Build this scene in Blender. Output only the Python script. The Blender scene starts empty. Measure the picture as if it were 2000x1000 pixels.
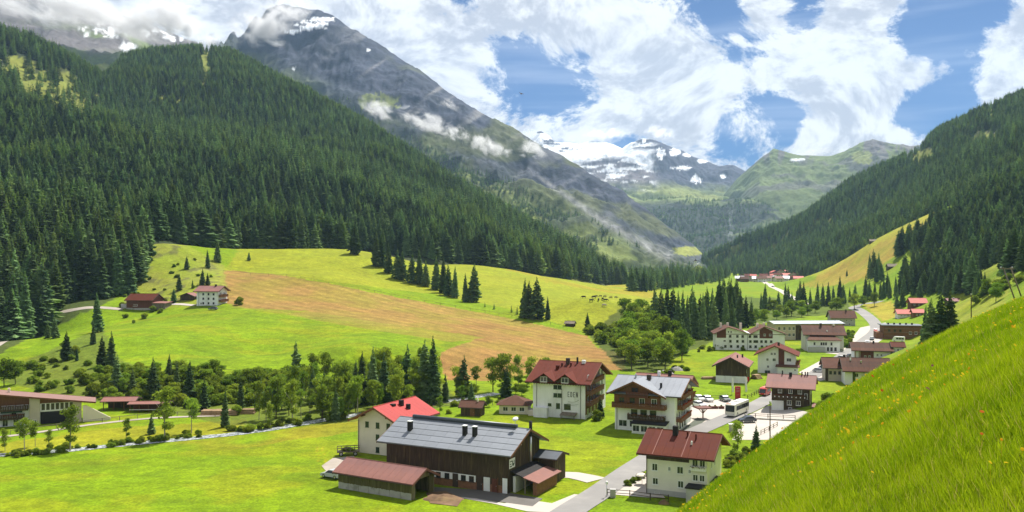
import bpy, bmesh, math, random
import numpy as np
from mathutils import Vector, Matrix

random.seed(7); RNG = np.random.default_rng(7)
SC = bpy.context.scene
COL = SC.collection
R = math.radians
FPX = 1732.0            # focal length in photograph pixels (2000 px wide)
CAMZ = 40.0             # camera height over the valley floor (z = 0)

# ------------------------------------------------------------------ camera
cam = bpy.data.cameras.new('camera'); cam_o = bpy.data.objects.new('camera', cam)
COL.objects.link(cam_o); SC.camera = cam_o
cam.sensor_width = 36.0; cam.sensor_fit = 'HORIZONTAL'; cam.lens = 36.0 * FPX / 2000.0
cam_o.location = (0, 0, CAMZ); cam_o.rotation_euler = (R(90), 0, 0)
cam.clip_start = 0.1; cam.clip_end = 40000

# ------------------------------------------------------------------ sun, exposure
SUN_AZ, SUN_EL = R(31), R(56)         # azimuth clockwise from +Y (the view axis)
sd = bpy.data.lights.new('sun', 'SUN'); sun = bpy.data.objects.new('sun', sd); COL.objects.link(sun)
sd.energy = 5.0; sd.angle = R(0.53); sd.color = (1.0, 0.955, 0.87)
sdir = Vector((math.sin(SUN_AZ) * math.cos(SUN_EL), math.cos(SUN_AZ) * math.cos(SUN_EL), math.sin(SUN_EL)))
sun.rotation_euler = sdir.to_track_quat('Z', 'Y').to_euler()
sun.location = (0, 0, 300)
SC.view_settings.view_transform = 'Standard'; SC.view_settings.look = 'None'
SC.view_settings.exposure = 0.85; SC.view_settings.gamma = 1.0
SC.view_settings.use_curve_mapping = False
SC.cycles.use_denoising = True
SC.cycles.max_bounces = 6; SC.cycles.diffuse_bounces = 2; SC.cycles.glossy_bounces = 2
SC.cycles.transmission_bounces = 3; SC.cycles.transparent_max_bounces = 6; SC.cycles.volume_bounces = 1
SC.cycles.sample_clamp_indirect = 4.0
SC.cycles.volume_step_rate = 0.6; SC.cycles.volume_max_steps = 96

# ------------------------------------------------------------------ node helpers
class NT:
    """small wrapper to write node trees compactly"""
    def __init__(s, tree): s.t = tree; s.n = tree.nodes; s.l = tree.links
    def new(s, typ, **kw):
        n = s.n.new(typ)
        for k, v in kw.items(): setattr(n, k, v)
        return n
    def put(s, sock, v):
        if v is None: return
        if isinstance(v, bpy.types.NodeSocket): s.l.new(v, sock)
        else: sock.default_value = v
    def math(s, op, a, b=None, c=None, clamp=False):
        n = s.new('ShaderNodeMath', operation=op, use_clamp=clamp)
        for i, v in enumerate((a, b, c)): s.put(n.inputs[i], v)
        return n.outputs[0]
    def vec(s, op, a, b=None, scale=None):
        n = s.new('ShaderNodeVectorMath', operation=op)
        s.put(n.inputs[0], a); s.put(n.inputs[1], b)
        if scale is not None: s.put(n.inputs['Scale'], scale)
        return n.outputs['Value'] if op in ('LENGTH', 'DISTANCE', 'DOT_PRODUCT') else n.outputs[0]
    def mapr(s, v, a, b, c=0.0, d=1.0, smooth=True):
        n = s.new('ShaderNodeMapRange', interpolation_type='SMOOTHSTEP' if smooth else 'LINEAR')
        for i, x in enumerate((v, a, b, c, d)): s.put(n.inputs[i], x)
        return n.outputs[0]
    def noise(s, vec, scale, detail=4.0, rough=0.55, dist=0.0, lac=2.0):
        n = s.new('ShaderNodeTexNoise')
        s.put(n.inputs['Vector'], vec); n.inputs['Scale'].default_value = scale
        n.inputs['Detail'].default_value = detail; n.inputs['Roughness'].default_value = rough
        n.inputs['Distortion'].default_value = dist; n.inputs['Lacunarity'].default_value = lac
        return n
    def mix(s, f, a, b, blend='MIX'):
        n = s.new('ShaderNodeMix', data_type='RGBA', blend_type=blend)
        s.put(n.inputs['Factor'], f); s.put(n.inputs['A'], a); s.put(n.inputs['B'], b)
        return n.outputs['Result']
def c4(c): return (c[0], c[1], c[2], 1.0)

# ------------------------------------------------------------------ world: blue sky with drifting cumulus
world = bpy.data.worlds.new('World'); SC.world = world; world.use_nodes = True
W = NT(world.node_tree); world.node_tree.nodes.clear()
tc = W.new('ShaderNodeTexCoord'); D = tc.outputs['Generated']
sky = W.new('ShaderNodeTexSky', sky_type='NISHITA', sun_disc=False)
sky.sun_elevation = SUN_EL; sky.sun_rotation = SUN_AZ; sky.altitude = 1400; sky.air_density = 1.0
sky.dust_density = 0.25; sky.ozone_density = 3.5
skyc = W.vec('SCALE', sky.outputs[0], scale=0.024)
skyc = W.mix(1.0, skyc, (0.20, 0.74, 1.42, 1), 'MULTIPLY')
def pdir(u, v):
    d = Vector(((u - 1000) / FPX, 1.0, (500 - v) / FPX)); d.normalize(); return tuple(d)
# stretch of the cloud field: clouds are wider than tall near the horizon
mp = W.new('ShaderNodeMapping'); W.put(mp.inputs['Vector'], D); mp.inputs['Scale'].default_value = (1.0, 1.0, 1.5)
P = mp.outputs[0]
warp = W.noise(P, 5.0, 1.0, 0.6)
Pw = W.vec('ADD', P, W.vec('SCALE', W.vec('SUBTRACT', warp.outputs['Color'], (0.5, 0.5, 0.5)), scale=0.16))
n1 = W.noise(Pw, 6.5, 7, 0.70)
field = n1.outputs[0]
# where the clouds of this afternoon lie: (photo direction, radius in px, amount)
blobs = [(850, -10, 75, -.22), (905, 15, 45, -.16), (960, 135, 60, -.26), (1015, 95, 40, -.20), (1090, 165, 70, -.27), (1135, 95, 40, -.2), (1030, 165, 45, -.2),
         (1250, 115, 50, -.28), (1285, 18, 50, -.26), (1105, 238, 40, -.2), (1380, 15, 60, -.25), (1430, 30, 60, -.25), (1560, 15, 60, -.24), (835, 75, 30, -.15),
         (1600, 45, 50, -.14), (1800, 90, 110, -.36), (1900, 20, 130, -.36), (1890, 130, 70, -.3), (1460, 205, 75, -.32), (1550, 225, 55, -.3), (1640, 182, 55, -.3),
         (1710, 205, 50, -.22), (1790, 200, 60, -.25), (1870, 195, 75, -.32), (1700, 235, 60, -.3), (1820, 245, 60, -.3), (1430, 292, 35, -.24), (1380, 195, 25, -.12), (1655, 110, 40, -.10),
         (1480, 20, 45, .5), (1550, 2, 22, .22), (1400, 90, 130, .25), (1580, 85, 90, .2), (1690, 30, 70, .5), (1760, 0, 50, .45), (1630, 85, 60, .25), (1655, 150, 55, .55), (1720, 146, 60, .60), (1785, 152, 50, .5), (1838, 142, 40, .6),
         (1770, 190, 45, .16), (1960, 85, 70, .65), (1985, 175, 90, .6), (1900, 215, 40, .2), (1600, 275, 140, .28), (1640, 215, 50, .25), (1760, 262, 60, .25), (1300, 200, 90, .12), (1180, 60, 100, .14), (1050, 60, 50, .12),
         (480, 30, 420, .30), (800, 160, 190, .16), (1180, 240, 160, .15), (200, -60, 400, .2)]
bias = None
for (u, v, r, a) in blobs:
    dd = W.vec('DISTANCE', D, pdir(u, v))
    g = W.mapr(dd, 0.0, 1.5 * r / FPX, a * 0.8, 0.0, smooth=False)
    bias = g if bias is None else W.math('ADD', bias, g)
cov = W.math('ADD', W.math('ADD', W.math('MULTIPLY_ADD', field, 2.0, -0.50), bias), 0.05)
mask = W.mapr(cov, 0.43, 0.60)
n1b = W.noise(W.vec('ADD', Pw, tuple(sdir * 0.022)), 6.5, 5, 0.66)     # the same field a step towards the sun: lit and shaded sides of the clouds
shade = W.mapr(W.math('SUBTRACT', n1b.outputs[0], field), -0.075, 0.085)
cloudc = W.mix(shade, (0.64, 0.64, 0.63, 1), (0.345, 0.35, 0.38, 1))
edge = W.mapr(cov, 0.46, 0.60)
cloudc = W.mix(edge, (0.52, 0.54, 0.58, 1), cloudc)
# high thin cirrus streaks
mp2 = W.new('ShaderNodeMapping'); W.put(mp2.inputs['Vector'], D); mp2.inputs['Rotation'].default_value = (0, R(-13), 0); mp2.inputs['Scale'].default_value = (2.2, 2.2, 26)
ci = W.mapr(W.noise(mp2.outputs[0], 1.6, 3, 0.6).outputs[0], 0.46, 0.80, 0.0, 0.38)
skyc = W.mix(ci, skyc, (0.40, 0.44, 0.54, 1))
fin = W.mix(mask, skyc, cloudc)
world.cycles.sampling_method = 'MANUAL'; world.cycles.sample_map_resolution = 256
bg = W.new('ShaderNodeBackground'); W.put(bg.inputs[0], fin); bg.inputs[1].default_value = 1.0
wo = W.new('ShaderNodeOutputWorld'); W.l.new(bg.outputs[0], wo.inputs[0])

# ------------------------------------------------------------------ materials
MATS = {}
def mat(name, col, rough=0.8, var=0.15, scale=1.0, bump=0.0, bscale=8.0, metal=0.0, rnd=0.0, spec=0.3, col2=None, streak=None, coord='Object'):
    """procedural surface: base colour broken up by noise, optional second colour (stains), optional fine relief"""
    if name in MATS: return MATS[name]
    m = bpy.data.materials.new(name); m.use_nodes = True; N = NT(m.node_tree); N.n.clear()
    out = N.new('ShaderNodeOutputMaterial'); b = N.new('ShaderNodeBsdfPrincipled'); N.l.new(b.outputs[0], out.inputs[0])
    t = N.new('ShaderNodeTexCoord').outputs[coord]
    if streak:
        q = N.new('ShaderNodeMapping'); N.put(q.inputs[0], t); q.inputs['Scale'].default_value = streak; t2 = q.outputs[0]
    else: t2 = t
    nz = N.noise(t2, scale, 5, 0.6).outputs[0]
    k = N.mapr(nz, 0.25, 0.75, 1 - var, 1 + var, smooth=False)
    c = N.mix(1.0, c4(col), N.new('ShaderNodeCombineColor').outputs[0], 'MULTIPLY')
    cc = c.node.inputs['B'].links[0].from_node
    for i in range(3): N.put(cc.inputs[i], k)
    if col2:
        f = N.mapr(N.noise(t2, scale * 0.35, 6, 0.65).outputs[0], 0.5, 0.68)
        c = N.mix(f, c, c4(col2))
    if rnd:
        oi = N.new('ShaderNodeObjectInfo'); hs = N.new('ShaderNodeHueSaturation')
        N.put(hs.inputs['Value'], N.mapr(oi.outputs['Random'], 0, 1, 1 - rnd, 1 + rnd, smooth=False)); N.put(hs.inputs['Color'], c); c = hs.outputs[0]
    N.put(b.inputs['Base Color'], c); b.inputs['Roughness'].default_value = rough; b.inputs['Metallic'].default_value = metal
    b.inputs['Specular IOR Level'].default_value = spec
    if bump:
        bp = N.new('ShaderNodeBump'); bp.inputs['Strength'].default_value = 0.7; bp.inputs['Distance'].default_value = bump
        N.put(bp.inputs['Height'], N.noise(t2, bscale, 4, .6).outputs[0]); N.put(b.inputs['Normal'], bp.outputs[0])
    MATS[name] = m; return m

def foliage(name, col, col2, trans=0.35, rnd=0.30, nscale=0.5):
    m = bpy.data.materials.new(name); m.use_nodes = True; N = NT(m.node_tree); N.n.clear()
    out = N.new('ShaderNodeOutputMaterial')
    t = N.new('ShaderNodeTexCoord').outputs['Object']
    f = N.mapr(N.noise(t, nscale, 4, .65).outputs[0], 0.32, 0.68)
    oi = N.new('ShaderNodeObjectInfo')
    f = N.math('ADD', N.math('MULTIPLY', f, 0.55), N.math('MULTIPLY', oi.outputs['Random'], 0.45), clamp=True)
    c = N.mix(f, c4(col), c4(col2))
    hs = N.new('ShaderNodeHueSaturation')
    r2 = N.math('FRACT', N.math('MULTIPLY', oi.outputs['Random'], 17.31))
    r3 = N.math('FRACT', N.math('MULTIPLY', oi.outputs['Random'], 43.7))
    N.put(hs.inputs['Value'], N.mapr(r2, 0, 1, 1 - rnd, 1 + rnd, smooth=False)); N.put(hs.inputs['Hue'], N.mapr(r3, 0, 1, .478, .512, smooth=False)); N.put(hs.inputs['Color'], c)
    df = N.new('ShaderNodeBsdfDiffuse'); tr = N.new('ShaderNodeBsdfTranslucent'); N.put(df.inputs[0], hs.outputs[0])
    tcol = N.mix(1.0, hs.outputs[0], (1.2, 1.25, 0.6, 1), 'MULTIPLY'); N.put(tr.inputs[0], tcol)
    mx = N.new('ShaderNodeMixShader'); mx.inputs[0].default_value = trans
    N.l.new(df.outputs[0], mx.inputs[1]); N.l.new(tr.outputs[0], mx.inputs[2]); N.l.new(mx.outputs[0], out.inputs[0])
    MATS[name] = m; return m

M_SPR = foliage('spruce_needles', (0.028, 0.068, 0.034), (0.205, 0.305, 0.115), 0.33, 0.5, 9.0)
M_LAR = foliage('larch_needles', (0.085, 0.15, 0.048), (0.205, 0.285, 0.09), 0.38, 0.35, 9.0)
M_LEAF = foliage('broad_leaves', (0.06, 0.125, 0.02), (0.26, 0.34, 0.055), 0.5, 0.28, 7.0)
M_BUSH = foliage('shrub_leaves', (0.06, 0.115, 0.018), (0.27, 0.34, 0.05), 0.5, 0.25, 4.0)
M_BARK = mat('bark', (0.075, 0.055, 0.04), .95, .4, 3, .02, 12)
M_BIRCH = mat('pale_bark', (0.30, 0.27, 0.23), .9, .4, 3, .01, 12)
M_WHITE = mat('white_plaster', (0.82, 0.82, 0.82), .9, .06, .8, .004, 30, col2=(0.68, 0.68, 0.66), streak=(1, 1, .3))
M_CREAM = mat('cream_plaster', (0.72, 0.65, 0.52), .9, .05, .6, .004, 30, col2=(0.64, 0.58, 0.47))
M_GREYP = mat('grey_plaster', (0.42, 0.41, 0.40), .9, .1, .8, .004, 30)
M_BEIGE = mat('beige_plaster', (0.50, 0.44, 0.35), .9, .08, .8, .004, 30)
M_CONC = mat('concrete', (0.40, 0.38, 0.35), .9, .15, 1.2, .006, 20, col2=(0.25, 0.24, 0.2))
M_WOODD = mat('dark_weathered_wood', (0.062, 0.042, 0.025), .85, .4, 1.6, .006, 10, streak=(3, 3, .35), col2=(0.125, 0.092, 0.042))
M_WOODB = mat('brown_stained_wood', (0.17, 0.075, 0.032), .75, .3, 1.5, .006, 10, streak=(3, 3, .5), rnd=.1)
M_WOODR = mat('reddish_wood', (0.13, 0.045, 0.028), .75, .25, 1.5, .006, 10, streak=(3, 3, .5))
M_WOODG = mat('grey_old_wood', (0.20, 0.165, 0.12), .9, .35, 1.6, .006, 10, streak=(3, 3, .4), col2=(0.09, 0.08, 0.045))
M_BRICKW = mat('red_brown_masonry', (0.22, 0.105, 0.055), .9, .3, 2.5, .01, 8)
M_RRED = mat('bright_red_sheet_roof', (0.36, 0.026, 0.022), .6, .1, .5, .002, 6, rnd=.06, spec=.15)
M_RBRN = mat('red_brown_tile_roof', (0.098, 0.022, 0.010), .8, .16, .8, .012, 7, rnd=.07, col2=(0.095, 0.022, 0.015), spec=.12)
M_RPINK = mat('faded_red_sheet_roof', (0.235, 0.108, 0.088), .7, .1, .7, .003, 6, rnd=.05, col2=(0.21, 0.105, 0.095), spec=.15)
M_RDK = mat('dark_brown_tile_roof', (0.115, 0.055, 0.038), .85, .18, .9, .012, 7, rnd=.08, col2=(0.085, 0.05, 0.04), spec=.1)
M_RMAR = mat('maroon_tile_roof', (0.105, 0.021, 0.011), .8, .15, .8, .012, 7, rnd=.07, spec=.12)
M_RGRY = mat('grey_metal_roof', (0.215, 0.23, 0.255), .5, .10, .5, .002, 6, metal=.35, rnd=.07, spec=.5)
M_RBLUE = mat('blue_grey_sheet_roof', (0.165, 0.18, 0.21), .6, .14, .5, .002, 6, metal=.1, rnd=.08, spec=.3)
M_RSLATE = mat('dark_metal_roof', (0.075, 0.085, 0.10), .45, .12, .5, .002, 6, metal=.3, rnd=.1, spec=.5)
M_RPALE = mat('pale_metal_roof', (0.34, 0.38, 0.44), .6, .08, .4, .002, 6, metal=.1, spec=.3, rnd=.06)
M_BLACK = mat('black_felt', (0.022, 0.02, 0.02), .9, .3, 2)
M_TRIMW = mat('white_trim_paint', (0.78, 0.78, 0.76), .6, .04, 2)
M_TRIMB = mat('dark_trim_paint', (0.06, 0.04, 0.028), .7, .2, 2)
M_GREENP = mat('green_shutter_paint', (0.03, 0.075, 0.03), .6, .15, 2)
M_METAL = mat('galvanised_metal', (0.55, 0.56, 0.57), .35, .08, 2, metal=.8)
M_FLOWR = foliage('balcony_flowers', (0.35, 0.03, 0.02), (0.05, 0.09, 0.02), 0.2, .2, 3)
M_ASPH = mat('asphalt', (0.225, 0.215, 0.205), .9, .10, .15, .004, 30, col2=(0.285, 0.27, 0.25), coord='Object')
M_GRAV = mat('pale_gravel', (0.34, 0.295, 0.25), .95, .14, .3, .01, 12, col2=(0.28, 0.24, 0.19))
M_PAVE = mat('pale_paving', (0.43, 0.385, 0.34), .9, .08, .25, .004, 20, col2=(0.47, 0.42, 0.37))
M_DIRT = mat('brown_dung_and_earth', (0.15, 0.09, 0.05), .95, .4, .5, .05, 4, col2=(0.23, 0.16, 0.08))
M_ROCK = mat('grey_boulder', (0.26, 0.25, 0.235), .9, .25, 1, .03, 5)
M_LOG = mat('cut_timber', (0.30, 0.20, 0.11), .85, .3, 2, .01, 8)
M_LANEW = mat('road_paint', (0.72, 0.71, 0.68), .7, .1, 1)
M_TYRE = mat('tyre_rubber', (0.02, 0.02, 0.02), .9, .2, 3)
M_COWD = mat('dark_cow_hide', (0.02, 0.016, 0.013), .8, .3, 1.5)
M_COWL = mat('pale_cow_hide', (0.42, 0.36, 0.28), .8, .2, 1.5)
M_LEAFHEAD = mat('red_sign_paint', (0.38, 0.02, 0.025), .5, .06, 1)
def glass_mat(name, col):
    m = mat(name, col, .08, .2, .7, spec=.6); return m
M_GLASS = glass_mat('window_glass', (0.025, 0.032, 0.034))
M_GLASSB = glass_mat('car_glass', (0.02, 0.025, 0.03))
def car_paint(name, c):
    m = mat(name, c, .28, .02, 1, spec=.6); return m
# river water
mw = bpy.data.materials.new('fast_stream_water'); mw.use_nodes = True; N = NT(mw.node_tree); N.n.clear()
o_ = N.new('ShaderNodeOutputMaterial'); b_ = N.new('ShaderNodeBsdfPrincipled'); N.l.new(b_.outputs[0], o_.inputs[0])
t_ = N.new('ShaderNodeTexCoord').outputs['Object']
f_ = N.mapr(N.noise(t_, .9, 6, .75).outputs[0], .42, .60)
N.put(b_.inputs['Base Color'], N.mix(f_, (0.13, 0.16, 0.16, 1), (0.58, 0.60, 0.61, 1))); b_.inputs['Roughness'].default_value = .2
bp_ = N.new('ShaderNodeBump'); bp_.inputs['Distance'].default_value = .15; N.put(bp_.inputs['Height'], N.noise(t_, 2.5, 5, .7).outputs[0]); N.put(b_.inputs['Normal'], bp_.outputs[0])
M_WATER = mw

# land colours come from a per-vertex land-use attribute, broken up by procedural noise
def land_mat(name, scales=((0.35, .24), (0.045, .18), (2.2, .34), (0.9, .22), (0.15, .16)), bump=0.12, bscale=2.0, rowsm=False):
    m = bpy.data.materials.new(name); m.use_nodes = True; N = NT(m.node_tree); N.n.clear()
    out = N.new('ShaderNodeOutputMaterial'); b = N.new('ShaderNodeBsdfPrincipled'); N.l.new(b.outputs[0], out.inputs[0])
    at = N.new('ShaderNodeAttribute', attribute_name='land'); t = N.new('ShaderNodeTexCoord').outputs['Object']
    k = None
    for (s, a) in scales:
        q = N.mapr(N.noise(t, s, 5, .62).outputs[0], .28, .72, 1 - a, 1 + a, smooth=False)
        k = q if k is None else N.math('MULTIPLY', k, q)
    if rowsm:
        rw = N.new('ShaderNodeAttribute', attribute_name='rows')
        mpn = N.new('ShaderNodeMapping'); N.put(mpn.inputs[0], t); mpn.inputs['Rotation'].default_value = (0, 0, R(38))
        wv = N.new('ShaderNodeTexWave', wave_type='BANDS', bands_direction='Y'); N.put(wv.inputs['Vector'], mpn.outputs[0])
        wv.inputs['Scale'].default_value = .034; wv.inputs['Distortion'].default_value = 3.0; wv.inputs['Detail'].default_value = 3; wv.inputs['Detail Scale'].default_value = .25
        sv = N.mapr(wv.outputs['Fac'], 0, 1, .90, 1.08, smooth=False)
        k2 = N.math('ADD', N.math('MULTIPLY', rw.outputs['Fac'], N.math('SUBTRACT', sv, 1.0)), 1.0)
        k = N.math('MULTIPLY', k, k2)
    cb = N.new('ShaderNodeCombineColor')
    for i in range(3): N.put(cb.inputs[i], k)
    c = N.mix(1.0, at.outputs['Color'], cb.outputs[0], 'MULTIPLY')
    hs = N.new('ShaderNodeHueSaturation'); N.put(hs.inputs['Color'], c); N.put(hs.inputs['Hue'], N.mapr(N.noise(t, .02, 5, .65).outputs[0], .3, .7, .487, .510, smooth=False))
    N.put(b.inputs['Base Color'], hs.outputs[0]); b.inputs['Roughness'].default_value = .95; b.inputs['Specular IOR Level'].default_value = .1
    bp = N.new('ShaderNodeBump'); bp.inputs['Distance'].default_value = bump; bp.inputs['Strength'].default_value = .8
    N.put(bp.inputs['Height'], N.noise(t, bscale, 5, .65).outputs[0]); N.put(b.inputs['Normal'], bp.outputs[0])
    MATS[name] = m; return m
M_LAND = land_mat('meadow_land', rowsm=True)
M_HILL = land_mat('forest_floor_land', ((0.05, .25), (0.012, .2)), .8, .15)
M_MTN = land_mat('mountain_land', ((0.012, .30), (0.05, .22), (0.0025, .2)), 12.0, .012)
# ------------------------------------------------------------------ numpy noise
def _h(ix, iy, seed):
    n = (ix.astype(np.int64) * 374761393 + iy.astype(np.int64) * 668265263 + seed * 974634541) & 0xffffffff
    n = ((n ^ (n >> 13)) * 1274126177) & 0xffffffff
    return ((n ^ (n >> 16)) & 0xffff) / 65535.0
def vnoise(x, y, seed=0):
    ix = np.floor(x); iy = np.floor(y); fx = x - ix; fy = y - iy
    fx = fx * fx * (3 - 2 * fx); fy = fy * fy * (3 - 2 * fy)
    a = _h(ix, iy, seed); b = _h(ix + 1, iy, seed); c = _h(ix, iy + 1, seed); d = _h(ix + 1, iy + 1, seed)
    return (a + (b - a) * fx) * (1 - fy) + (c + (d - c) * fx) * fy
def fbm(x, y, octv=5, seed=0, gain=.5, ridged=False):
    x = np.asarray(x, float); y = np.asarray(y, float)
    s = 0; a = 1; tot = 0
    for i in range(octv):
        v = vnoise(x * 2 ** i + 13.7 * i, y * 2 ** i - 7.1 * i, seed + i)
        if ridged: v = 1 - abs(2 * v - 1)
        s = s + a * v; tot += a; a *= gain
    return s / tot
def sstep(x, a, b):
    t = np.clip((x - a) / (b - a), 0, 1); return t * t * (3 - 2 * t)
def inpoly(u, v, poly):
    u = np.asarray(u, float); v = np.asarray(v, float); r = np.zeros(u.shape, bool); n = len(poly)
    for i in range(n):
        x1, y1 = poly[i]; x2, y2 = poly[(i + 1) % n]
        c = ((y1 > v) != (y2 > v))
        xi = (x2 - x1) * (v - y1) / ((y2 - y1) if y2 != y1 else 1e-9) + x1
        r ^= c & (u < xi)
    return r

def PX(u, v, d):   # photograph direction (u, v) at depth d (metres along the view axis) -> world point
    return ((u - 1000) / FPX * d, d, CAMZ + (500 - v) / FPX * d)
def UV(x, y, z):
    y = np.maximum(y, 1.0); return 1000 + x / y * FPX, 500 - (z - CAMZ) / y * FPX

# ------------------------------------------------------------------ the valley ground: thin-plate surface through surveyed points
pts = []
def gp(u, v, d, lift=1.2):
    x, y, z = PX(u, v, d); pts.append((x, y, z + (lift if z > .8 else 0)))
for a in [(410, 597, 430), (700, 490, 690), (560, 500, 610), (440, 520, 560), (250, 660, 320), (1000, 530, 800), (1180, 583, 520), (1110, 632, 470), (920, 590, 540),
          (740, 500, 650), (1040, 620, 485), (850, 558, 590), (600, 580, 470), (700, 630, 390), (450, 610, 410), (350, 483, 560), (300, 570, 480), (280, 600, 440), (150, 603, 430),
          (0, 670, 330), (80, 700, 300), (50, 722, 285), (400, 725, 272), (230, 722, 275), (900, 640, 410), (850, 522, 740), (950, 520, 850), (1100, 545, 950), (600, 535, 530), (770, 545, 590),
          (1200, 620, 560), (1150, 560, 900), (330, 640, 350), (520, 690, 320), (720, 690, 310), (-100, 640, 420), (-200, 760, 260), (480, 560, 490), (100, 640, 420), (200, 610, 430), (370, 545, 480),
          (1570, 545, 1250), (1700, 475, 1100), (1830, 415, 1000), (1650, 535, 1060), (1740, 510, 900), (1800, 470, 900), (1840, 500, 760), (1760, 530, 790), (1880, 597, 520), (1700, 545, 900),
          (1960, 553, 420), (1890, 620, 330), (1800, 685, 250), (1850, 650, 240), (1650, 765, 228), (1760, 690, 300), (1745, 560, 740), (1620, 565, 980), (1920, 530, 560), (2000, 520, 480), (1840, 590, 560), (1790, 600, 600)]:
    gp(*a)
# ground that runs on under the forests and beyond the picture
pts += [(-300, 700, 30), (-100, 1000, 14), (-400, 1200, 10), (60, 1500, 0), (-500, 600, 30), (-400, 350, 22), (-300, 200, 8), (-260, 100, 6), (-700, 1800, 0), (300, 2600, 0),
        (800, 1500, 60), (560, 640, 95), (330, 300, 100), (200, 150, 75), (420, 450, 90), (700, 1000, 110), (900, 2200, 30), (150, 60, 70), (560, 1500, 10), (130, 180, 32), (110, 140, 30), (90, 100, 30), (700, 2600, 10)]
fx = [(-30, 70, 4), (60, 110, 5), (90, -130, 0), (130, -130, 28), (160, -130, 50), (200, -125, 72), (250, -80, 95), (300, -45, 117), (350, 25, 140), (420, 55, 185), (500, 90, 205), (600, 120, 235), (750, 145, 285),
      (900, 165, 315), (1100, 185, 365), (1300, 225, 405), (1500, 275, 480), (1800, 340, 560), (2200, 450, 640)]
for (y, xa, xb) in fx[2:]:
    n = max(3, int((xb - xa) / 42) + 1)
    for x in np.linspace(xa, xb, n): pts.append((x, y, 0.0))
for y in (-40, 0, 40): pts += [(-120, y, 0), (-60, y, 0), (0, y, 0)]
PA = np.array(pts); CT = PA[:, :2] / 300.0
def _k(r2): return np.where(r2 > 1e-12, 0.5 * r2 * np.log(np.maximum(r2, 1e-12)), 0.0)
_n = len(CT); _d2 = ((CT[:, None] - CT[None]) ** 2).sum(-1)
_A = np.zeros((_n + 3, _n + 3)); _A[:_n, :_n] = _k(_d2) + np.eye(_n) * 2e-4; _A[:_n, _n] = 1; _A[:_n, _n + 1:] = CT; _A[_n:, :_n] = _A[:_n, _n:].T
_w = np.linalg.solve(_A, np.r_[PA[:, 2], 0, 0, 0])
SILH = np.array([(2000, 575), (1952, 600), (1872, 636), (1776, 684), (1640, 760), (1560, 816), (1492, 860), (1400, 936), (1350, 975)], float)
_c2, _c1, _c0 = np.polyfit((SILH[:, 0] - 1000) / FPX, (500 - SILH[:, 1]) / FPX, 2)
def near_slope(x, y):
    """the steep hay meadow the photographer stands on"""
    yy = np.maximum(y, 30.0) ; s = np.clip(x / yy, -.1, .68)
    q = _c0 * y + _c1 * x + _c2 * s * s * yy + np.where(x / yy > .68, 2 * _c2 * .68 * (x - .68 * yy), 0)
    und = (fbm(x / 9, y / 9, 3, 5) - .5) * .5 + (fbm(x / 2.2, y / 2.2, 2, 8) - .5) * .16
    return CAMZ - .3 + q - 5.0 * (1 - y / 62.0) ** 2 + und
def gz(x, y, slope=True):
    x = np.atleast_1d(np.asarray(x, float)); y = np.atleast_1d(np.asarray(y, float)); sh = x.shape
    X = np.c_[x.ravel(), y.ravel()] / 300.0; z = np.empty(len(X))
    for i in range(0, len(X), 20000):
        q = X[i:i + 20000]; r2 = ((q[:, None, 0] - CT[None, :, 0]) ** 2 + (q[:, None, 1] - CT[None, :, 1]) ** 2)
        z[i:i + 20000] = _k(r2) @ _w[:_n] + _w[_n] + q @ _w[_n + 1:]
    z = z.reshape(sh)
    z = np.where(z > 1.2, z - 1.2, 0.0) if False else np.sqrt(np.maximum(z - 1.2, 0) ** 2 + .04) - .2
    rough = (fbm(x / 60, y / 60, 3, 21) - .5) * np.clip(z * .12, 0, 2.2) + (fbm(x / 14, y / 14, 3, 31) - .5) * np.clip(z * .05, 0, .7)
    z = z + rough
    if not slope: return z
    s = near_slope(x, y); k = 1.2
    m = np.maximum(z, s); return m + k * np.log1p(np.exp(-np.abs(z - s) / k)) * np.exp(-np.maximum(0, np.abs(z - s) - 4)) * (np.abs(z - s) < 8)
def g1(x, y): return float(gz(x, y)[0])
_DS = np.concatenate([np.linspace(60, 700, 700), np.linspace(702, 2600, 700)])
def hit(u, v):
    """ground point seen in photograph direction (u, v)"""
    xs = (u - 1000) / FPX * _DS; rz = CAMZ + (500 - v) / FPX * _DS
    g = gz(xs, _DS, False); below = np.where((rz <= g) & (_DS > 66))[0]
    i = below[0] if len(below) else len(_DS) - 1
    return (xs[i], _DS[i], g1(xs[i], _DS[i]))

def mesh_np(name, verts, faces, material, smooth=True, attrs=None):
    me = bpy.data.meshes.new(name); verts = np.asarray(verts, np.float32); faces = np.asarray(faces, np.int32)
    k = faces.shape[1]
    me.vertices.add(len(verts)); me.vertices.foreach_set('co', verts.ravel())
    me.loops.add(faces.size); me.loops.foreach_set('vertex_index', faces.ravel())
    me.polygons.add(len(faces)); me.polygons.foreach_set('loop_start', np.arange(0, faces.size, k, dtype=np.int32))
    me.polygons.foreach_set('loop_total', np.full(len(faces), k, np.int32))
    me.polygons.foreach_set('use_smooth', np.full(len(faces), smooth))
    for an, (typ, data) in (attrs or {}).items():
        at = me.attributes.new(an, typ, 'POINT'); data = np.asarray(data, np.float32)
        at.data.foreach_set('color' if typ == 'FLOAT_COLOR' else ('vector' if typ == 'FLOAT_VECTOR' else 'value'), data.ravel())
    me.update(); me.materials.append(material); return me
def link(name, me, parent=None, **props):
    o = bpy.data.objects.new(name, me); COL.objects.link(o)
    if parent is not None: o.parent = parent
    for k, v in props.items(): o[k] = v
    return o
def gridfaces(nr, nc):
    i = np.arange(nr - 1)[:, None] * nc + np.arange(nc - 1)[None]; i = i.ravel()
    return np.c_[i, i + 1, i + nc + 1, i + nc]
def rgba(c): return np.concatenate([c, np.ones(c.shape[:-1] + (1,))], -1)
def lerpc(base, col, w): return base + (np.asarray(col) - base) * w[..., None]

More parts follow.
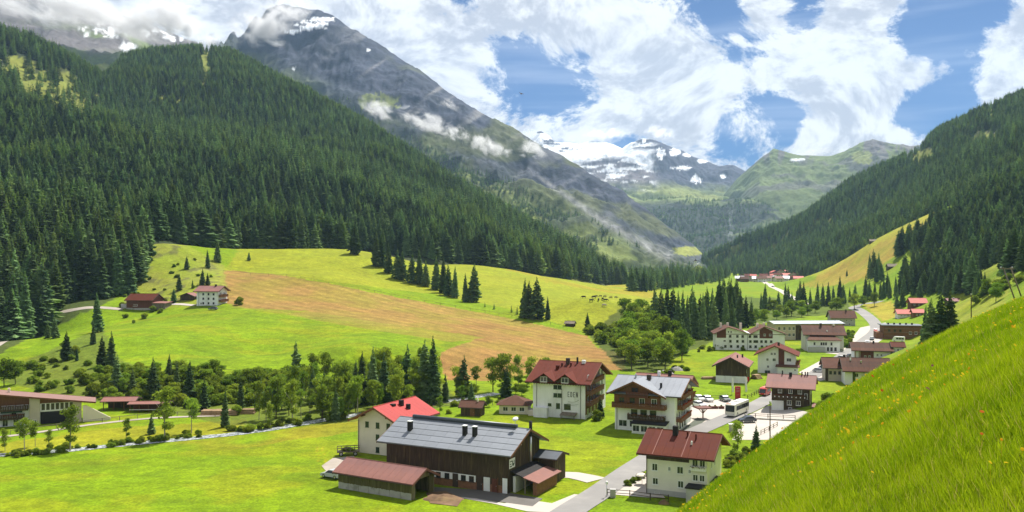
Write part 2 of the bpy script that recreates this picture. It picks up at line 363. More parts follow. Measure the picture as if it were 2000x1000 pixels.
# ---- ground sheet
rows = np.concatenate([np.linspace(-28, 6, 40)[:-1], np.geomspace(6, 130, 130)[:-1], np.geomspace(130, 620, 330)[:-1], np.geomspace(620, 3200, 120)])
cols = np.linspace(-1.0, 1.0, 560); cols = .82 * (cols * .75 + .25 * cols ** 3)
GX = cols[None] * (rows[:, None] + 32) ; GY = np.repeat(rows[:, None], len(cols), 1)
GZ = gz(GX, GY); GU, GV = UV(GX, GY, GZ)
wob = (fbm(GX / 8, GY / 8, 3, 3) - .5)
PU = GU + wob * 14 * np.clip(300 / np.maximum(GY, 60), .2, 1.5); PV = GV + wob * 5
far = GY > 60
MEADOW = (0.140, 0.214, 0.003); land = np.zeros(GX.shape + (3,)) + np.array(MEADOW)
rowsm = np.zeros(GX.shape)
def paint(poly, col, amt=1.0, row=None, extra=None):
    global land
    m = inpoly(PU, PV, poly) & far
    w = m * amt
    if extra is not None: w = w * extra
    land = lerpc(land, col, w)
    if row is not None: rowsm[m] = row
big = fbm(GX / 70, GY / 70, 4, 41); mid = fbm(GX / 20, GY / 20, 4, 42)
land = lerpc(land, (0.19, 0.215, 0.006), sstep(big, .5, .68) * .55)
land = lerpc(land, (0.105, 0.17, 0.004), sstep(fbm(GX / 6, GY / 9, 4, 88), .52, .66) * .55 * (GY < 420))
land = lerpc(land, (0.205, 0.222, 0.006), sstep(fbm(GX / 16, GY / 10, 4, 89), .56, .7) * .5 * (GY < 420))
# upper pasture: yellower
paint([(430, 540), (470, 480), (700, 470), (1280, 540), (1300, 600), (1230, 640), (1150, 650), (1000, 605), (850, 575), (600, 545), (450, 530)], (0.215, 0.235, 0.012), .9)
paint([(1000, 520), (1280, 548), (1280, 585), (1150, 565), (980, 535)], (0.26, 0.21, 0.015), .8, extra=sstep(big + .4 * mid, .5, .85))
HAY = (0.245, 0.150, 0.040)
paint([(432, 545), (440, 528), (560, 538), (700, 566), (860, 596), (1000, 622), (1110, 648), (1145, 655), (1175, 690), (1100, 668), (960, 662), (900, 652), (740, 630), (600, 606), (490, 603), (440, 592)], HAY, .97, 1.0, extra=.74 + .26 * sstep(mid, .35, .65))
paint([(855, 700), (870, 682), (960, 655), (1100, 668), (1180, 682), (1218, 690), (1222, 722), (1100, 720), (960, 745), (870, 742)], (0.25, 0.14, 0.042), .97, 1.0, extra=.75 + .25 * sstep(mid, .3, .6))
paint([(600, 606), (740, 630), (905, 652), (960, 655), (960, 662), (880, 668), (700, 640), (560, 615)], (0.26, 0.155, 0.045), .4)
paint([(450, 575), (620, 600), (800, 632), (800, 645), (600, 618), (450, 600)], (0.24, 0.15, 0.045), .3)
# rough pasture above the farm
paint([(240, 600), (285, 470), (350, 470), (440, 520), (440, 560), (380, 600)], (0.20, 0.215, 0.03), .9, extra=.5 + .5 * sstep(mid, .35, .6))
paint([(240, 600), (285, 470), (350, 470), (430, 515), (430, 560), (380, 590)], (0.10, 0.10, 0.035), .8, extra=sstep(fbm(GX / 5, GY / 12, 3, 77), .56, .68))
paint([(618, 915), (621, 870), (623, 870), (621, 915)], (0.25, 0.23, 0.01), .7); paint([(634, 915), (631, 872), (633, 872), (637, 915)], (0.25, 0.23, 0.01), .7)
# river terrace, strip of unmown meadow
paint([(-50, 912), (0, 900), (250, 872), (480, 850), (720, 815), (720, 838), (500, 872), (250, 905), (0, 942), (-50, 950)], (0.20, 0.175, 0.012), .75, extra=sstep(mid, .3, .6))
paint([(-60, 880), (0, 866), (240, 835), (480, 818), (480, 845), (300, 858), (0, 885)], (0.22, 0.215, 0.010), .85)
# wooded bank
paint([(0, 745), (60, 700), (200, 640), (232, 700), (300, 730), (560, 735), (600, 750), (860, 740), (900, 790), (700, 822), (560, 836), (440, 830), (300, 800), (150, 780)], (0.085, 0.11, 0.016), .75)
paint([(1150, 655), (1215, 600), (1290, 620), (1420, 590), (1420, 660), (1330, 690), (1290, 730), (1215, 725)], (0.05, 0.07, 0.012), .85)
# right-hand hay slope
paint([(1560, 562), (1600, 535), (1700, 470), (1840, 405), (1845, 440), (1770, 480), (1730, 515), (1690, 545), (1620, 560)], (0.29, 0.205, 0.03), .9, extra=.6 + .4 * sstep(mid, .3, .6))
paint([(1560, 545), (1600, 528), (1700, 470), (1840, 405), (1840, 416), (1700, 484), (1620, 530)], (0.30, 0.30, 0.02), .6)
paint([(1680, 592), (1752, 590), (1758, 615), (1725, 628)], (0.30, 0.235, 0.03), .8)
paint([(1640, 770), (1700, 740), (1960, 600), (2000, 500), (1900, 520), (1840, 600), (1700, 720)], (0.20, 0.215, 0.02), .8, extra=sstep(mid, .3, .6))
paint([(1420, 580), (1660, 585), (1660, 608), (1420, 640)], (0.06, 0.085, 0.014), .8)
# near steep meadow keeps its fresh green
nearw = sstep(-GY, -100, -62)
land = lerpc(land, (0.15, 0.235, 0.006), nearw)
# forest floor where ground passes under the woods
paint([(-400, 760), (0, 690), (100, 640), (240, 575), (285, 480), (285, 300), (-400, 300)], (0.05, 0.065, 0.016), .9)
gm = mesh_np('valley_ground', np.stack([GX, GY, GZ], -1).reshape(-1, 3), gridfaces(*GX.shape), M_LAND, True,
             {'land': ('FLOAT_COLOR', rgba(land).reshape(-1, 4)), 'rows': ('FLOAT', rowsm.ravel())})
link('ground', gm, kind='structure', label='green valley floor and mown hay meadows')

# ------------------------------------------------------------------ mountains: lofted between surveyed contour lines
class Loft:
    def __init__(s, lines, ncol, nrow, seed, amp, wl, ridged=True, upk=1.0, crag=0.0):
        # lines: list of polylines [(u, v, d)...] from foot to crest to far side
        L = []
        for ln in lines:
            p = np.array([PX(*q) for q in ln]); t = np.array([q[0] for q in ln], float)
            tt = np.linspace(0, 1, ncol); t = (t - t[0]) / (t[-1] - t[0])
            L.append(np.stack([np.interp(tt, t, p[:, i]) for i in range(3)], -1))
        L = np.stack(L); k = len(L)
        r = np.linspace(0, k - 1, nrow); i = np.minimum(r.astype(int), k - 2); f = (r - i)[:, None, None]
        p0 = L[np.maximum(i - 1, 0)]; p1 = L[i]; p2 = L[i + 1]; p3 = L[np.minimum(i + 2, k - 1)]
        lin = p1 * (1 - f) + p2 * f
        cat = .5 * ((2 * p1) + (-p0 + p2) * f + (2 * p0 - 5 * p1 + 4 * p2 - p3) * f ** 2 + (-p0 + 3 * p1 - 3 * p2 + p3) * f ** 3)
        P_ = .5 * lin + .5 * cat
        x, y = P_[..., 0], P_[..., 1]
        nz = fbm(x / wl + 3, (y + P_[..., 2] * 1.3) / wl, 6, seed, .52, ridged) - (.62 if ridged else .5)
        fade = np.minimum(1, np.minimum(np.arange(nrow), 6)[:, None] / 6.0)
        tr_ = np.linspace(0, k - 1, nrow)[:, None]; fade = fade * (1 - .62 * np.exp(-((tr_ - (k - 2)) / .22) ** 2))
        P_[..., 2] += nz * amp * fade * upk
        P_[..., 1] += (fbm(x / wl * 1.3 + 40, P_[..., 2] / wl * 1.3, 5, seed + 50) - .5) * amp * .8 * fade
        if crag: P_[..., 2] += (fbm(x / (wl * .16), y / (wl * .5) + P_[..., 2] / wl, 5, seed + 90, .6, True) - .6) * crag * fade
        s.P = P_; s.u, s.v = UV(P_[..., 0], P_[..., 1], P_[..., 2]); s.nz = nz
        s.x, s.y, s.z = P_[..., 0], P_[..., 1], P_[..., 2]; s.t = np.linspace(0, 1, nrow)[:, None] + 0 * s.x
    def build(s, name, col, label, material=None):
        me = mesh_np(name, s.P.reshape(-1, 3), gridfaces(*s.x.shape), material or M_MTN, True, {'land': ('FLOAT_COLOR', rgba(col).reshape(-1, 4))})
        return link(name, me, kind='structure', label=label)
    def scatter(s, n, accept, rng):
        """points spread evenly over the surface area"""
        P_ = s.P; e1 = P_[1:, :-1] - P_[:-1, :-1]; e2 = P_[:-1, 1:] - P_[:-1, :-1]
        ar = np.abs(np.cross(e1[..., :2], e2[..., :2])).ravel(); ar /= ar.sum()
        c = rng.choice(len(ar), n, p=ar); nc = P_.shape[1] - 1; i, j = c // nc, c % nc
        a, b = rng.random((2, n, 1))
        Q = (P_[i, j] * (1 - a) + P_[i + 1, j] * a) * (1 - b) + (P_[i, j + 1] * (1 - a) + P_[i + 1, j + 1] * a) * b
        u, v = UV(Q[:, 0], Q[:, 1], Q[:, 2]); ok = accept(Q, u, v, rng)
        return Q[ok]

def behind(line, du=0, dv=110, k=1.25): return [(u + du, v + dv, d * k) for (u, v, d) in line]
# left forest spur
f1_top = [(-420, -190, 1350), (-200, -60, 1350), (0, 62, 1400), (60, 80, 1450), (120, 108, 1480), (200, 160, 1600), (245, 118, 1950), (300, 104, 2020), (390, 98, 2050), (450, 108, 2000), (600, 188, 1850), (700, 248, 1750), (850, 338, 1600), (1000, 428, 1450), (1100, 482, 1370), (1240, 566, 1260)]
f1_q3 = [(-420, 60, 1000), (-200, 140, 1000), (0, 215, 1000), (120, 235, 1040), (250, 235, 1250), (400, 230, 1350), (600, 300, 1300), (800, 390, 1230), (1000, 475, 1170), (1100, 520, 1160), (1240, 575, 1200)]
f1_q2 = [(-420, 330, 680), (-200, 360, 680), (0, 400, 650), (120, 400, 680), (250, 380, 800), (400, 370, 880), (600, 405, 900), (800, 455, 950), (1000, 505, 980), (1100, 540, 1030), (1240, 580, 1150)]
f1_bot = [(-420, 760, 330), (-200, 740, 380), (0, 700, 395), (100, 650, 430), (240, 590, 480), (285, 500, 560), (350, 492, 590), (430, 522, 610), (560, 508, 640), (700, 497, 710), (850, 515, 790), (950, 532, 860), (1100, 560, 960), (1240, 592, 1120)]
f1_sub = [(u, v + 60, d * .97) for (u, v, d) in f1_bot]
FL1 = Loft([f1_sub, f1_bot, f1_q2, f1_q3, f1_top, behind(f1_top, 20, 90, 1.3)], 320, 240, 11, 55, 420, True)
# right forest flank
f2_top = [(1372, 512, 2500), (1480, 466, 2300), (1560, 434, 2250), (1660, 360, 2200), (1760, 313, 2200), (1800, 290, 2150), (1830, 262, 2100), (1900, 230, 2050), (2000, 188, 2000), (2200, 90, 1900), (2500, -40, 1800)]
f2_mid = [(1372, 522, 2420), (1500, 496, 2150), (1600, 460, 1850), (1700, 432, 1650), (1800, 380, 1480), (1880, 390, 1150), (1960, 362, 1050), (2050, 350, 950), (2500, 200, 800)]
f2_bot = [(1372, 545, 2350), (1480, 546, 1900), (1570, 556, 1420), (1650, 545, 1200), (1750, 500, 1080), (1830, 452, 1020), (1880, 505, 760), (1960, 535, 600), (2050, 540, 500), (2500, 560, 420)]
f2_sub = [(u, v + 50, d * .97) for (u, v, d) in f2_bot]
FL2 = Loft([f2_sub, f2_bot, f2_mid, f2_top, behind(f2_top, 20, 90, 1.3)], 300, 200, 12, 50, 380, True)
# the long rocky mountain on the left with its summit in cloud
m1_top = [(250, 210, 3700), (380, 130, 3700), (425, 92, 3700), (432, 74, 3700), (438, 84, 3700), (450, 66, 3690), (458, 62, 3680), (464, 76, 3690), (474, 70, 3700), (482, 60, 3700), (500, 36, 3700), (508, 42, 3700), (520, 22, 3700), (540, 12, 3700), (580, 18, 3680), (620, 25, 3650), (700, 65, 3580), (780, 118, 3500), (860, 175, 3420), (940, 223, 3350), (1020, 268, 3280), (1100, 306, 3200), (1180, 347, 3120), (1260, 400, 3050), (1330, 455, 2980), (1400, 512, 2900)]
m1_q = [(250, 330, 3200), (450, 260, 3150), (600, 260, 3050), (800, 320, 2900), (1000, 380, 2750), (1130, 420, 2680), (1260, 480, 2620), (1400, 530, 2600)]
m1_low = [(250, 450, 2500), (600, 400, 2400), (800, 440, 2300), (1000, 480, 2200), (1130, 520, 2150), (1260, 550, 2150), (1400, 560, 2300)]
m1_bot = [(250, 600, 1900), (700, 600, 1900), (1000, 600, 1850), (1260, 600, 1900), (1400, 590, 2100)]
MT1 = Loft([m1_bot, m1_low, m1_q, m1_top, behind(m1_top, 10, 120, 1.25)], 460, 300, 13, 170, 700, True, crag=60)
# hidden back wall, upper left
m0_top = [(-500, -330, 4200), (-200, -190, 4200), (0, -40, 4100), (60, 2, 4050), (120, -6, 4000), (150, 14, 4000), (180, 28, 4000), (240, 34, 3950), (300, 58, 3900), (380, 80, 3900), (450, 110, 3900), (560, 190, 3900)]
m0_mid = [(-500, -60, 3200), (-200, 0, 3200), (0, 60, 3000), (120, 105, 2900), (200, 130, 2850), (280, 150, 2850), (450, 230, 3000), (560, 260, 3100)]
m0_bot = [(-500, 300, 2100), (0, 300, 2100), (200, 300, 2200), (400, 330, 2400), (560, 380, 2600)]
MT0 = Loft([m0_bot, m0_mid, m0_top, behind(m0_top, 10, 140, 1.25)], 260, 170, 17, 150, 600, True, crag=50)
# glacier head
m2_top = [(960, 330, 7600), (1030, 268, 7500), (1055, 253, 7450), (1072, 262, 7400), (1085, 276, 7400), (1130, 280, 7500), (1150, 276, 7500), (1185, 277, 7500), (1215, 288, 7450), (1232, 276, 7300), (1255, 268, 7250), (1290, 280, 7200), (1320, 293, 7150), (1370, 315, 7100), (1405, 328, 7050), (1432, 324, 7000), (1462, 340, 7000), (1560, 400, 7000)]
m2_mid = [(960, 400, 6600), (1100, 330, 6500), (1200, 345, 6300), (1270, 335, 6200), (1350, 370, 6100), (1450, 385, 6000), (1560, 420, 6000)]
m2_bot = [(960, 480, 5200), (1200, 420, 5200), (1300, 410, 5100), (1400, 410, 5000), (1560, 440, 5000)]
MT2 = Loft([m2_bot, m2_mid, m2_top, behind(m2_top, 5, 100, 1.2)], 380, 200, 19, 190, 900, True, crag=70)
# wooded rock step below the glacier
m4_top = [(1120, 330, 5300), (1190, 360, 5150), (1260, 396, 5000), (1310, 388, 4900), (1350, 384, 4850), (1400, 392, 4800), (1450, 392, 4750), (1500, 400, 4700), (1600, 410, 4600)]
m4_bot = [(1120, 560, 3300), (1260, 540, 3300), (1390, 520, 3300), (1500, 510, 3300), (1600, 500, 3300)]
m4_mid = [(1120, 430, 4300), (1260, 470, 4100), (1390, 460, 4050), (1500, 455, 4000), (1600, 450, 4000)]
MT4 = Loft([m4_bot, m4_mid, m4_top, behind(m4_top, 5, 70, 1.2)], 260, 170, 23, 120, 500, True, crag=40)
# green right-hand peaks
m3_top = [(1400, 400, 6000), (1440, 352, 5900), (1462, 332, 5800), (1490, 308, 5750), (1512, 292, 5700), (1540, 302, 5650), (1580, 304, 5600), (1625, 306, 5550), (1650, 300, 5500), (1680, 280, 5450), (1705, 271, 5400), (1740, 281, 5350), (1780, 286, 5300), (1830, 280, 5250), (1950, 300, 5200)]
m3_mid = [(1400, 430, 5300), (1480, 370, 5100), (1560, 365, 4950), (1650, 350, 4850), (1750, 345, 4750), (1950, 350, 4700)]
m3_bot = [(1400, 470, 4000), (1560, 450, 3900), (1700, 420, 3800), (1950, 420, 3800)]
MT3 = Loft([m3_bot, m3_mid, m3_top, behind(m3_top, 5, 100, 1.2)], 320, 200, 29, 140, 600, True, crag=45)

# land cover on the mountains, with painted haze blue and a sunlit streak
def cover(L, layers, base):
    c = np.zeros(L.x.shape + (3,)) + np.array(base)
    for (w, col) in layers: c = lerpc(c, col, np.clip(w, 0, 1))
    return c
def pn(L, s, seed, o=4): return fbm(L.x / s, (L.y * .5 + L.z) / s, o, seed)
def blob(L, u, v, ru, rv, seed=0, rag=.6):
    q = ((L.u - u) / ru) ** 2 + ((L.v - v) / rv) ** 2
    n = fbm(L.u / (min(ru, 26) * .4) + seed, L.v / (min(rv, 20) * .45), 5, 60 + seed, .6)
    return sstep(-q + (n - .5) * 3.6 * rag, -1.0, -.65)
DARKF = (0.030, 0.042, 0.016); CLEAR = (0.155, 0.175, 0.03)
clear1 = np.maximum.reduce([blob(FL1, 75, 175, 70, 40, 1, 1.2), blob(FL1, 140, 215, 55, 45, 2, 1.2), blob(FL1, 330, 200, 30, 16, 3, 1), blob(FL1, 590, 285, 14, 14, 4), blob(FL1, 400, 130, 14, 40, 5), blob(FL1, 235, 270, 40, 12, 6, 1.5), blob(FL1, 30, 135, 45, 20, 16, 1.2), sstep(pn(FL1, 120, 5), .66, .74) * .8])
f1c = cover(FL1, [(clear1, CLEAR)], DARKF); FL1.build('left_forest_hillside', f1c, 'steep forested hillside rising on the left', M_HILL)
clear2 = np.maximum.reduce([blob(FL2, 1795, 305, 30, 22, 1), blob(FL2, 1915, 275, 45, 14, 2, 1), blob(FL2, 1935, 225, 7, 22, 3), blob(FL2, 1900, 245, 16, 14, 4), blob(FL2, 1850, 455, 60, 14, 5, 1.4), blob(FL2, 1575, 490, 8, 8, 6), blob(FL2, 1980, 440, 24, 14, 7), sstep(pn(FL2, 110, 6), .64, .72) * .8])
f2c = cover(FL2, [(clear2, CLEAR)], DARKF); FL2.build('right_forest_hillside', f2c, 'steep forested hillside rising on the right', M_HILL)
ROCK = (0.048, 0.056, 0.082); SNOW = (0.80, 0.82, 0.84); ALP = (0.13, 0.15, 0.035); SCREE = (0.36, 0.35, 0.335)  # grey-blue rock, its extra blue stands in for distance haze
n1_ = pn(MT1, 260, 3); s1 = fbm((MT1.u * .55 + MT1.v * .85) / 26, (MT1.v * .55 - MT1.u * .85) / 190, 4, 35)   # down-slope streaks
low1 = sstep(MT1.v - (MT1.u * .48 - 125), -40, 60)
scree = np.exp(-((MT1.v - np.interp(MT1.u, [1030, 1070, 1120, 1180, 1240, 1280, 1320], [330, 358, 392, 432, 468, 488, 505])) / np.interp(MT1.u, [1030, 1120, 1250, 1320], [3, 7, 9, 15])) ** 2) * sstep(MT1.u, 1035, 1075) * sstep(-MT1.u, -1330, -1300)
m1c = cover(MT1, [(sstep(s1, .53, .66) * .6, (0.125, 0.13, 0.15)), (sstep(pn(MT1, 180, 9), .54, .68) * sstep(MT1.u, 640, 900) * .7, (0.10, 0.115, 0.04)), (sstep(s1, .58, .7) * sstep(MT1.u, 650, 800) * sstep(-MT1.v, -330, -140) * .7, (0.27, 0.26, 0.24)),
                  (low1, (0.048, 0.066, 0.02)), (low1 * sstep(pn(MT1, 130, 4), .52, .62), (0.13, 0.16, 0.04)), (blob(MT1, 742, 198, 40, 18, 4, 1.4) * .65, (0.21, 0.25, 0.05)), (np.clip(scree * (.25 + .9 * fbm(MT1.u / 9, MT1.v / 9, 3, 4)), 0, .8), (0.27, 0.27, 0.27)), (blob(MT1, 1345, 490, 36, 10, 8), (0.26, 0.28, 0.07)),  # bright green blob on the upper flank: a sunlit streak painted into the colour
                  (blob(MT1, 605, 50, 34, 9, 2, 1.2), SNOW), (blob(MT1, 630, 38, 30, 5, 3, .8), SNOW), (blob(MT1, 575, 62, 20, 4, 5, 1.2), SNOW), (blob(MT1, 574, 134, 5, 3, 7), SNOW), (blob(MT1, 720, 98, 5, 3, 9), SNOW)], ROCK)
MT1.build('rocky_mountain', m1c, 'long grey rocky mountain with cloud on its summit')
m0c = cover(MT0, [(sstep(pn(MT0, 200, 3), .45, .6) * sstep(MT0.v, 30, 80), (0.10, 0.14, 0.03)), (sstep(MT0.v, 90, 130) * .9, (0.05, 0.075, 0.02)), (sstep(MT0.v, 90, 130) * sstep(pn(MT0, 100, 7), .5, .6), (0.18, 0.21, 0.04)),
                  (blob(MT0, 215, 60, 44, 14, 2, 1.4) * sstep(fbm(MT0.u / 7 - MT0.v / 5, MT0.v / 4, 4, 91), .42, .6), SNOW), (blob(MT0, 250, 92, 16, 8, 3, 1.0), SNOW), (blob(MT0, 320, 62, 45, 16, 4, 1.6) * sstep(fbm(MT0.u / 7 - MT0.v / 5, MT0.v / 4, 4, 92), .45, .6), SNOW)], (0.13, 0.12, 0.12))
MT0.build('cloudy_back_mountain', m0c, 'snow streaked mountain wall in cloud at upper left')
gl = sstep(-(MT2.v - np.interp(MT2.u, [1000, 1050, 1110, 1180, 1225, 1260, 1275, 1300], [300, 312, 322, 308, 306, 328, 330, 250])), -6, 6) * sstep(-MT2.u, -1282, -1262)
gl = gl * (1 - blob(MT2, 1075, 280, 22, 9, 3, 1.4)) * (1 - blob(MT2, 1105, 292, 16, 5, 5, 1.2)) * (1 - blob(MT2, 1053, 256, 13, 5, 6)) * (1 - blob(MT2, 1170, 278, 26, 4, 7)) * (1 - sstep(MT2.u, 1226, 1240) * sstep(-MT2.v, -300, -286))
bands = sstep(fbm(MT2.u / 34 + MT2.v / 40, MT2.v / 5.0, 5, 44), .50, .57) * sstep(-(MT2.v - np.interp(MT2.u, [1080, 1140, 1280], [330, 345, 372])), -12, 10) * sstep(-MT2.u, -1292, -1262)
patch = np.maximum.reduce([blob(MT2, 1290, 300, 9, 12, 1, .8), blob(MT2, 1318, 297, 13, 8, 2, .8), blob(MT2, 1342, 302, 10, 5, 3), blob(MT2, 1372, 315, 12, 4, 4), blob(MT2, 1258, 275, 5, 4, 5), blob(MT2, 1330, 328, 20, 4, 6, 1), blob(MT2, 1412, 344, 6, 5, 8), blob(MT2, 1360, 350, 10, 8, 9, 1.4)])
m2c = cover(MT2, [(sstep(MT2.v, 352, 385), (0.11, 0.145, 0.05)), (sstep(MT2.v, 345, 380) * sstep(pn(MT2, 300, 8), .5, .6), (0.20, 0.23, 0.07)), (sstep(-MT2.u, -1300, -1260) * sstep(MT2.v, 305, 330) * sstep(-MT2.v, -375, -345) * .7, (0.17, 0.15, 0.15)), (np.clip(bands, 0, 1) * .92, (0.70, 0.72, 0.74)), (patch, SNOW), (gl, SNOW)], (0.060, 0.064, 0.092))  # base rock also carries painted haze blue
MT2.build('glacier_mountain', m2c, 'snowy glacier and dark rock summit at the head of the valley')
m4c = cover(MT4, [(sstep(pn(MT4, 170, 2), .52, .62) * .8, (0.10, 0.13, 0.05)), (sstep(-MT4.v, -402, -388) * sstep(pn(MT4, 150, 5), .4, .55), (0.17, 0.21, 0.07)), (blob(MT4, 1428, 450, 6, 40, 3, 1.0) * .35, (0.22, 0.24, 0.25))], (0.036, 0.047, 0.035))
MT4.build('wooded_rock_step', m4c, 'dark wooded rock step with a waterfall below the glacier')
m3c = cover(MT3, [(sstep(pn(MT3, 220, 3), .52, .62) * .8, (0.10, 0.10, 0.09)), (sstep(fbm(MT3.u / 14, MT3.v / 40, 4, 9), .55, .66) * sstep(-MT3.v, -335, -300) * .9, (0.13, 0.12, 0.12)), (blob(MT3, 1685, 308, 26, 14, 3) * .8, (0.24, 0.27, 0.07)), (sstep(MT3.v, 360, 400) * .7, (0.06, 0.085, 0.03)), (blob(MT3, 1560, 312, 16, 3, 6, .8) * .8, SNOW)], (0.12, 0.155, 0.055))
MT3.build('green_alpine_mountain', m3c, 'green grassy peaks behind the right hand forest')
# ------------------------------------------------------------------ trees
def spruce_mesh(name, seed, nw=30, nb=11, rmax=.17, material=M_SPR, ragged=.35, droop=.45):
    r = random.Random(seed); V = []; Fc = []
    for i in range(nw):
        t = i / (nw - 1); z = .07 + .90 * t ** .95
        rad = rmax * ((1 - t) ** .8) * (.86 + .28 * r.random()) * (1 - .25 * max(0, .12 - t) / .12) + .006
        a0 = r.random() * 6.28
        for j in range(nb if t < .8 else max(4, nb * 2 // 3)):
            if r.random() < .06: continue
            a = a0 + 6.283 * j / nb + r.uniform(-.3, .3); L = rad * r.uniform(1 - ragged, 1 + ragged * .6)
            ca, sa = math.cos(a), math.sin(a); w = max(.010, L * r.uniform(.26, .40)); zz = z + r.uniform(-.012, .012)
            dz = droop * L * r.uniform(.6, 1.25) * (1 - .5 * t); i0 = len(V)
            V += [(ca * L * .06, sa * L * .06, zz + .012), (ca * L * .6 - sa * w, sa * L * .6 + ca * w, zz - dz * .65), (ca * L, sa * L, zz - dz * .85),
                  (ca * L * .6 + sa * w, sa * L * .6 - ca * w, zz - dz * .65), (ca * L * .62, sa * L * .62, zz - dz * .25)]
            Fc += [(i0, i0 + 1, i0 + 4), (i0, i0 + 4, i0 + 3), (i0 + 1, i0 + 2, i0 + 4), (i0 + 4, i0 + 2, i0 + 3)]
            h = .022 + .03 * r.random(); k = len(V)     # hanging twigs below the branch
            V += [(ca * L * .3, sa * L * .3, zz - dz * .1), (ca * L * .95, sa * L * .95, zz - dz * .8), (ca * L * .7 - sa * w * .4, sa * L * .7 + ca * w * .4, zz - dz * .7 - h)]
            Fc += [(k, k + 1, k + 2)]
    k = len(V); V += [(.004, 0, .95), (-.004, .003, .95), (0, 0, 1.0)]; Fc.append((k, k + 1, k + 2))
    return mesh_np(name, V, Fc, material, False)
def leaf_mesh(name, seed, blobs, nleaf, size, material):
    r = np.random.default_rng(seed); V = []; Fs = []
    for (cx, cy, cz, rx, rz) in blobs:
        n = int(nleaf * (rx / .12) ** 1.6) + 20
        d = r.normal(size=(n, 3)); d /= np.linalg.norm(d, axis=1)[:, None]
        rad = (r.random(n) ** .35)[:, None]
        p = d * rad * np.array([rx, rx, rz]) + np.array([cx, cy, cz])
        nn = d * .7 + r.normal(size=(n, 3)) * .6; nn /= np.linalg.norm(nn, axis=1)[:, None]
        t1 = np.cross(nn, r.normal(size=(n, 3))); t1 /= np.linalg.norm(t1, axis=1)[:, None]; t2 = np.cross(nn, t1)
        s = (size * r.uniform(.6, 1.35, n))[:, None]
        q = np.stack([p - t1 * s, p + t2 * s * .7, p + t1 * s, p - t2 * s * .7], 1)
        V.append(q.reshape(-1, 3))
    V = np.concatenate(V); V[:, 2] = np.maximum(V[:, 2], .01); Fs = np.arange(len(V)).reshape(-1, 4)
    return mesh_np(name, V, Fs, material, False)
def tube_geo(P_, rad, n=6):
    P_ = [Vector(p) for p in P_]; V = []; Fc = []
    for i, p in enumerate(P_):
        d = (P_[min(i + 1, len(P_) - 1)] - P_[max(i - 1, 0)]).normalized(); a = d.orthogonal().normalized(); b = d.cross(a)
        for j in range(n):
            t = 6.28318 * j / n; V.append(tuple(p + (a * math.cos(t) + b * math.sin(t)) * rad[i]))
    for i in range(len(P_) - 1):
        for j in range(n): Fc.append((i * n + j, i * n + (j + 1) % n, (i + 1) * n + (j + 1) % n, (i + 1) * n + j))
    return V, Fc
def trunk_mesh(name, h, r0, seed, material, limbs=0):
    rr = random.Random(seed); V, Fc = tube_geo([(0, 0, -.04), (rr.uniform(-.01, .01), 0, h * .5), (rr.uniform(-.015, .015), rr.uniform(-.01, .01), h)], [r0, r0 * .7, r0 * .2])
    for k in range(limbs):
        a = rr.random() * 6.28; z0 = h * rr.uniform(.4, .75); L = rr.uniform(.12, .24)
        v2, f2 = tube_geo([(0, 0, z0), (math.cos(a) * L * .5, math.sin(a) * L * .5, z0 + L * .6), (math.cos(a) * L, math.sin(a) * L, z0 + L * 1.1)], [r0 * .5, r0 * .33, r0 * .12], 5)
        o = len(V); V += v2; Fc += [tuple(i + o for i in f) for f in f2]
    return mesh_np(name, V, Fc, material, True)
def round_blobs(seed, n, cz, rx, rz, br):
    r = random.Random(seed); B = []
    for i in range(n):
        a = r.random() * 6.28; q = r.random() ** .6; zz = r.uniform(-1, 1); w = math.sqrt(max(0, 1 - zz * zz * .85))
        B.append((math.cos(a) * rx * q * w, math.sin(a) * rx * q * w, cz + zz * rz, br * r.uniform(.7, 1.25), br * r.uniform(.6, .95)))
    return B
CROWN = {'spruce': [spruce_mesh('spruce_crown_%d' % i, 10 + i, 30, 11, (.155, .18, .135, .20)[i], ragged=(.35, .5, .3, .55)[i], droop=(.45, .35, .55, .3)[i]) for i in range(4)],
         'far': [spruce_mesh('far_spruce_crown_%d' % i, 30 + i, 13, 8, (.16, .19, .14)[i], ragged=.3) for i in range(3)],
         'larch': [spruce_mesh('larch_crown_%d' % i, 40 + i, 24, 10, (.19, .16)[i], M_LAR, .5, .2) for i in range(2)],
         'leaf': [leaf_mesh('leaf_crown_0', 1, round_blobs(1, 20, .60, .20, .30, .125), 75, .022, M_LEAF), leaf_mesh('leaf_crown_1', 2, round_blobs(2, 22, .58, .26, .30, .14), 75, .024, M_LEAF),
                  leaf_mesh('leaf_crown_2', 3, round_blobs(3, 18, .60, .13, .34, .10), 80, .020, M_LEAF), leaf_mesh('leaf_crown_3', 4, round_blobs(4, 17, .66, .19, .24, .11), 60, .022, M_LEAF)],
         'bush': [leaf_mesh('bush_crown_0', 5, round_blobs(5, 12, .45, .42, .28, .30), 60, .060, M_BUSH), leaf_mesh('bush_crown_1', 6, round_blobs(6, 14, .42, .55, .24, .30), 60, .055, M_BUSH)]}
TRUNK = {'spruce': trunk_mesh('spruce_trunk', .9, .013, 1, M_BARK), 'leaf': trunk_mesh('leaf_trunk', .72, .017, 2, M_BARK, 7), 'pale': trunk_mesh('pale_trunk', .72, .014, 3, M_BIRCH, 6), 'bush': trunk_mesh('bush_stem', .5, .03, 4, M_BARK, 4)}
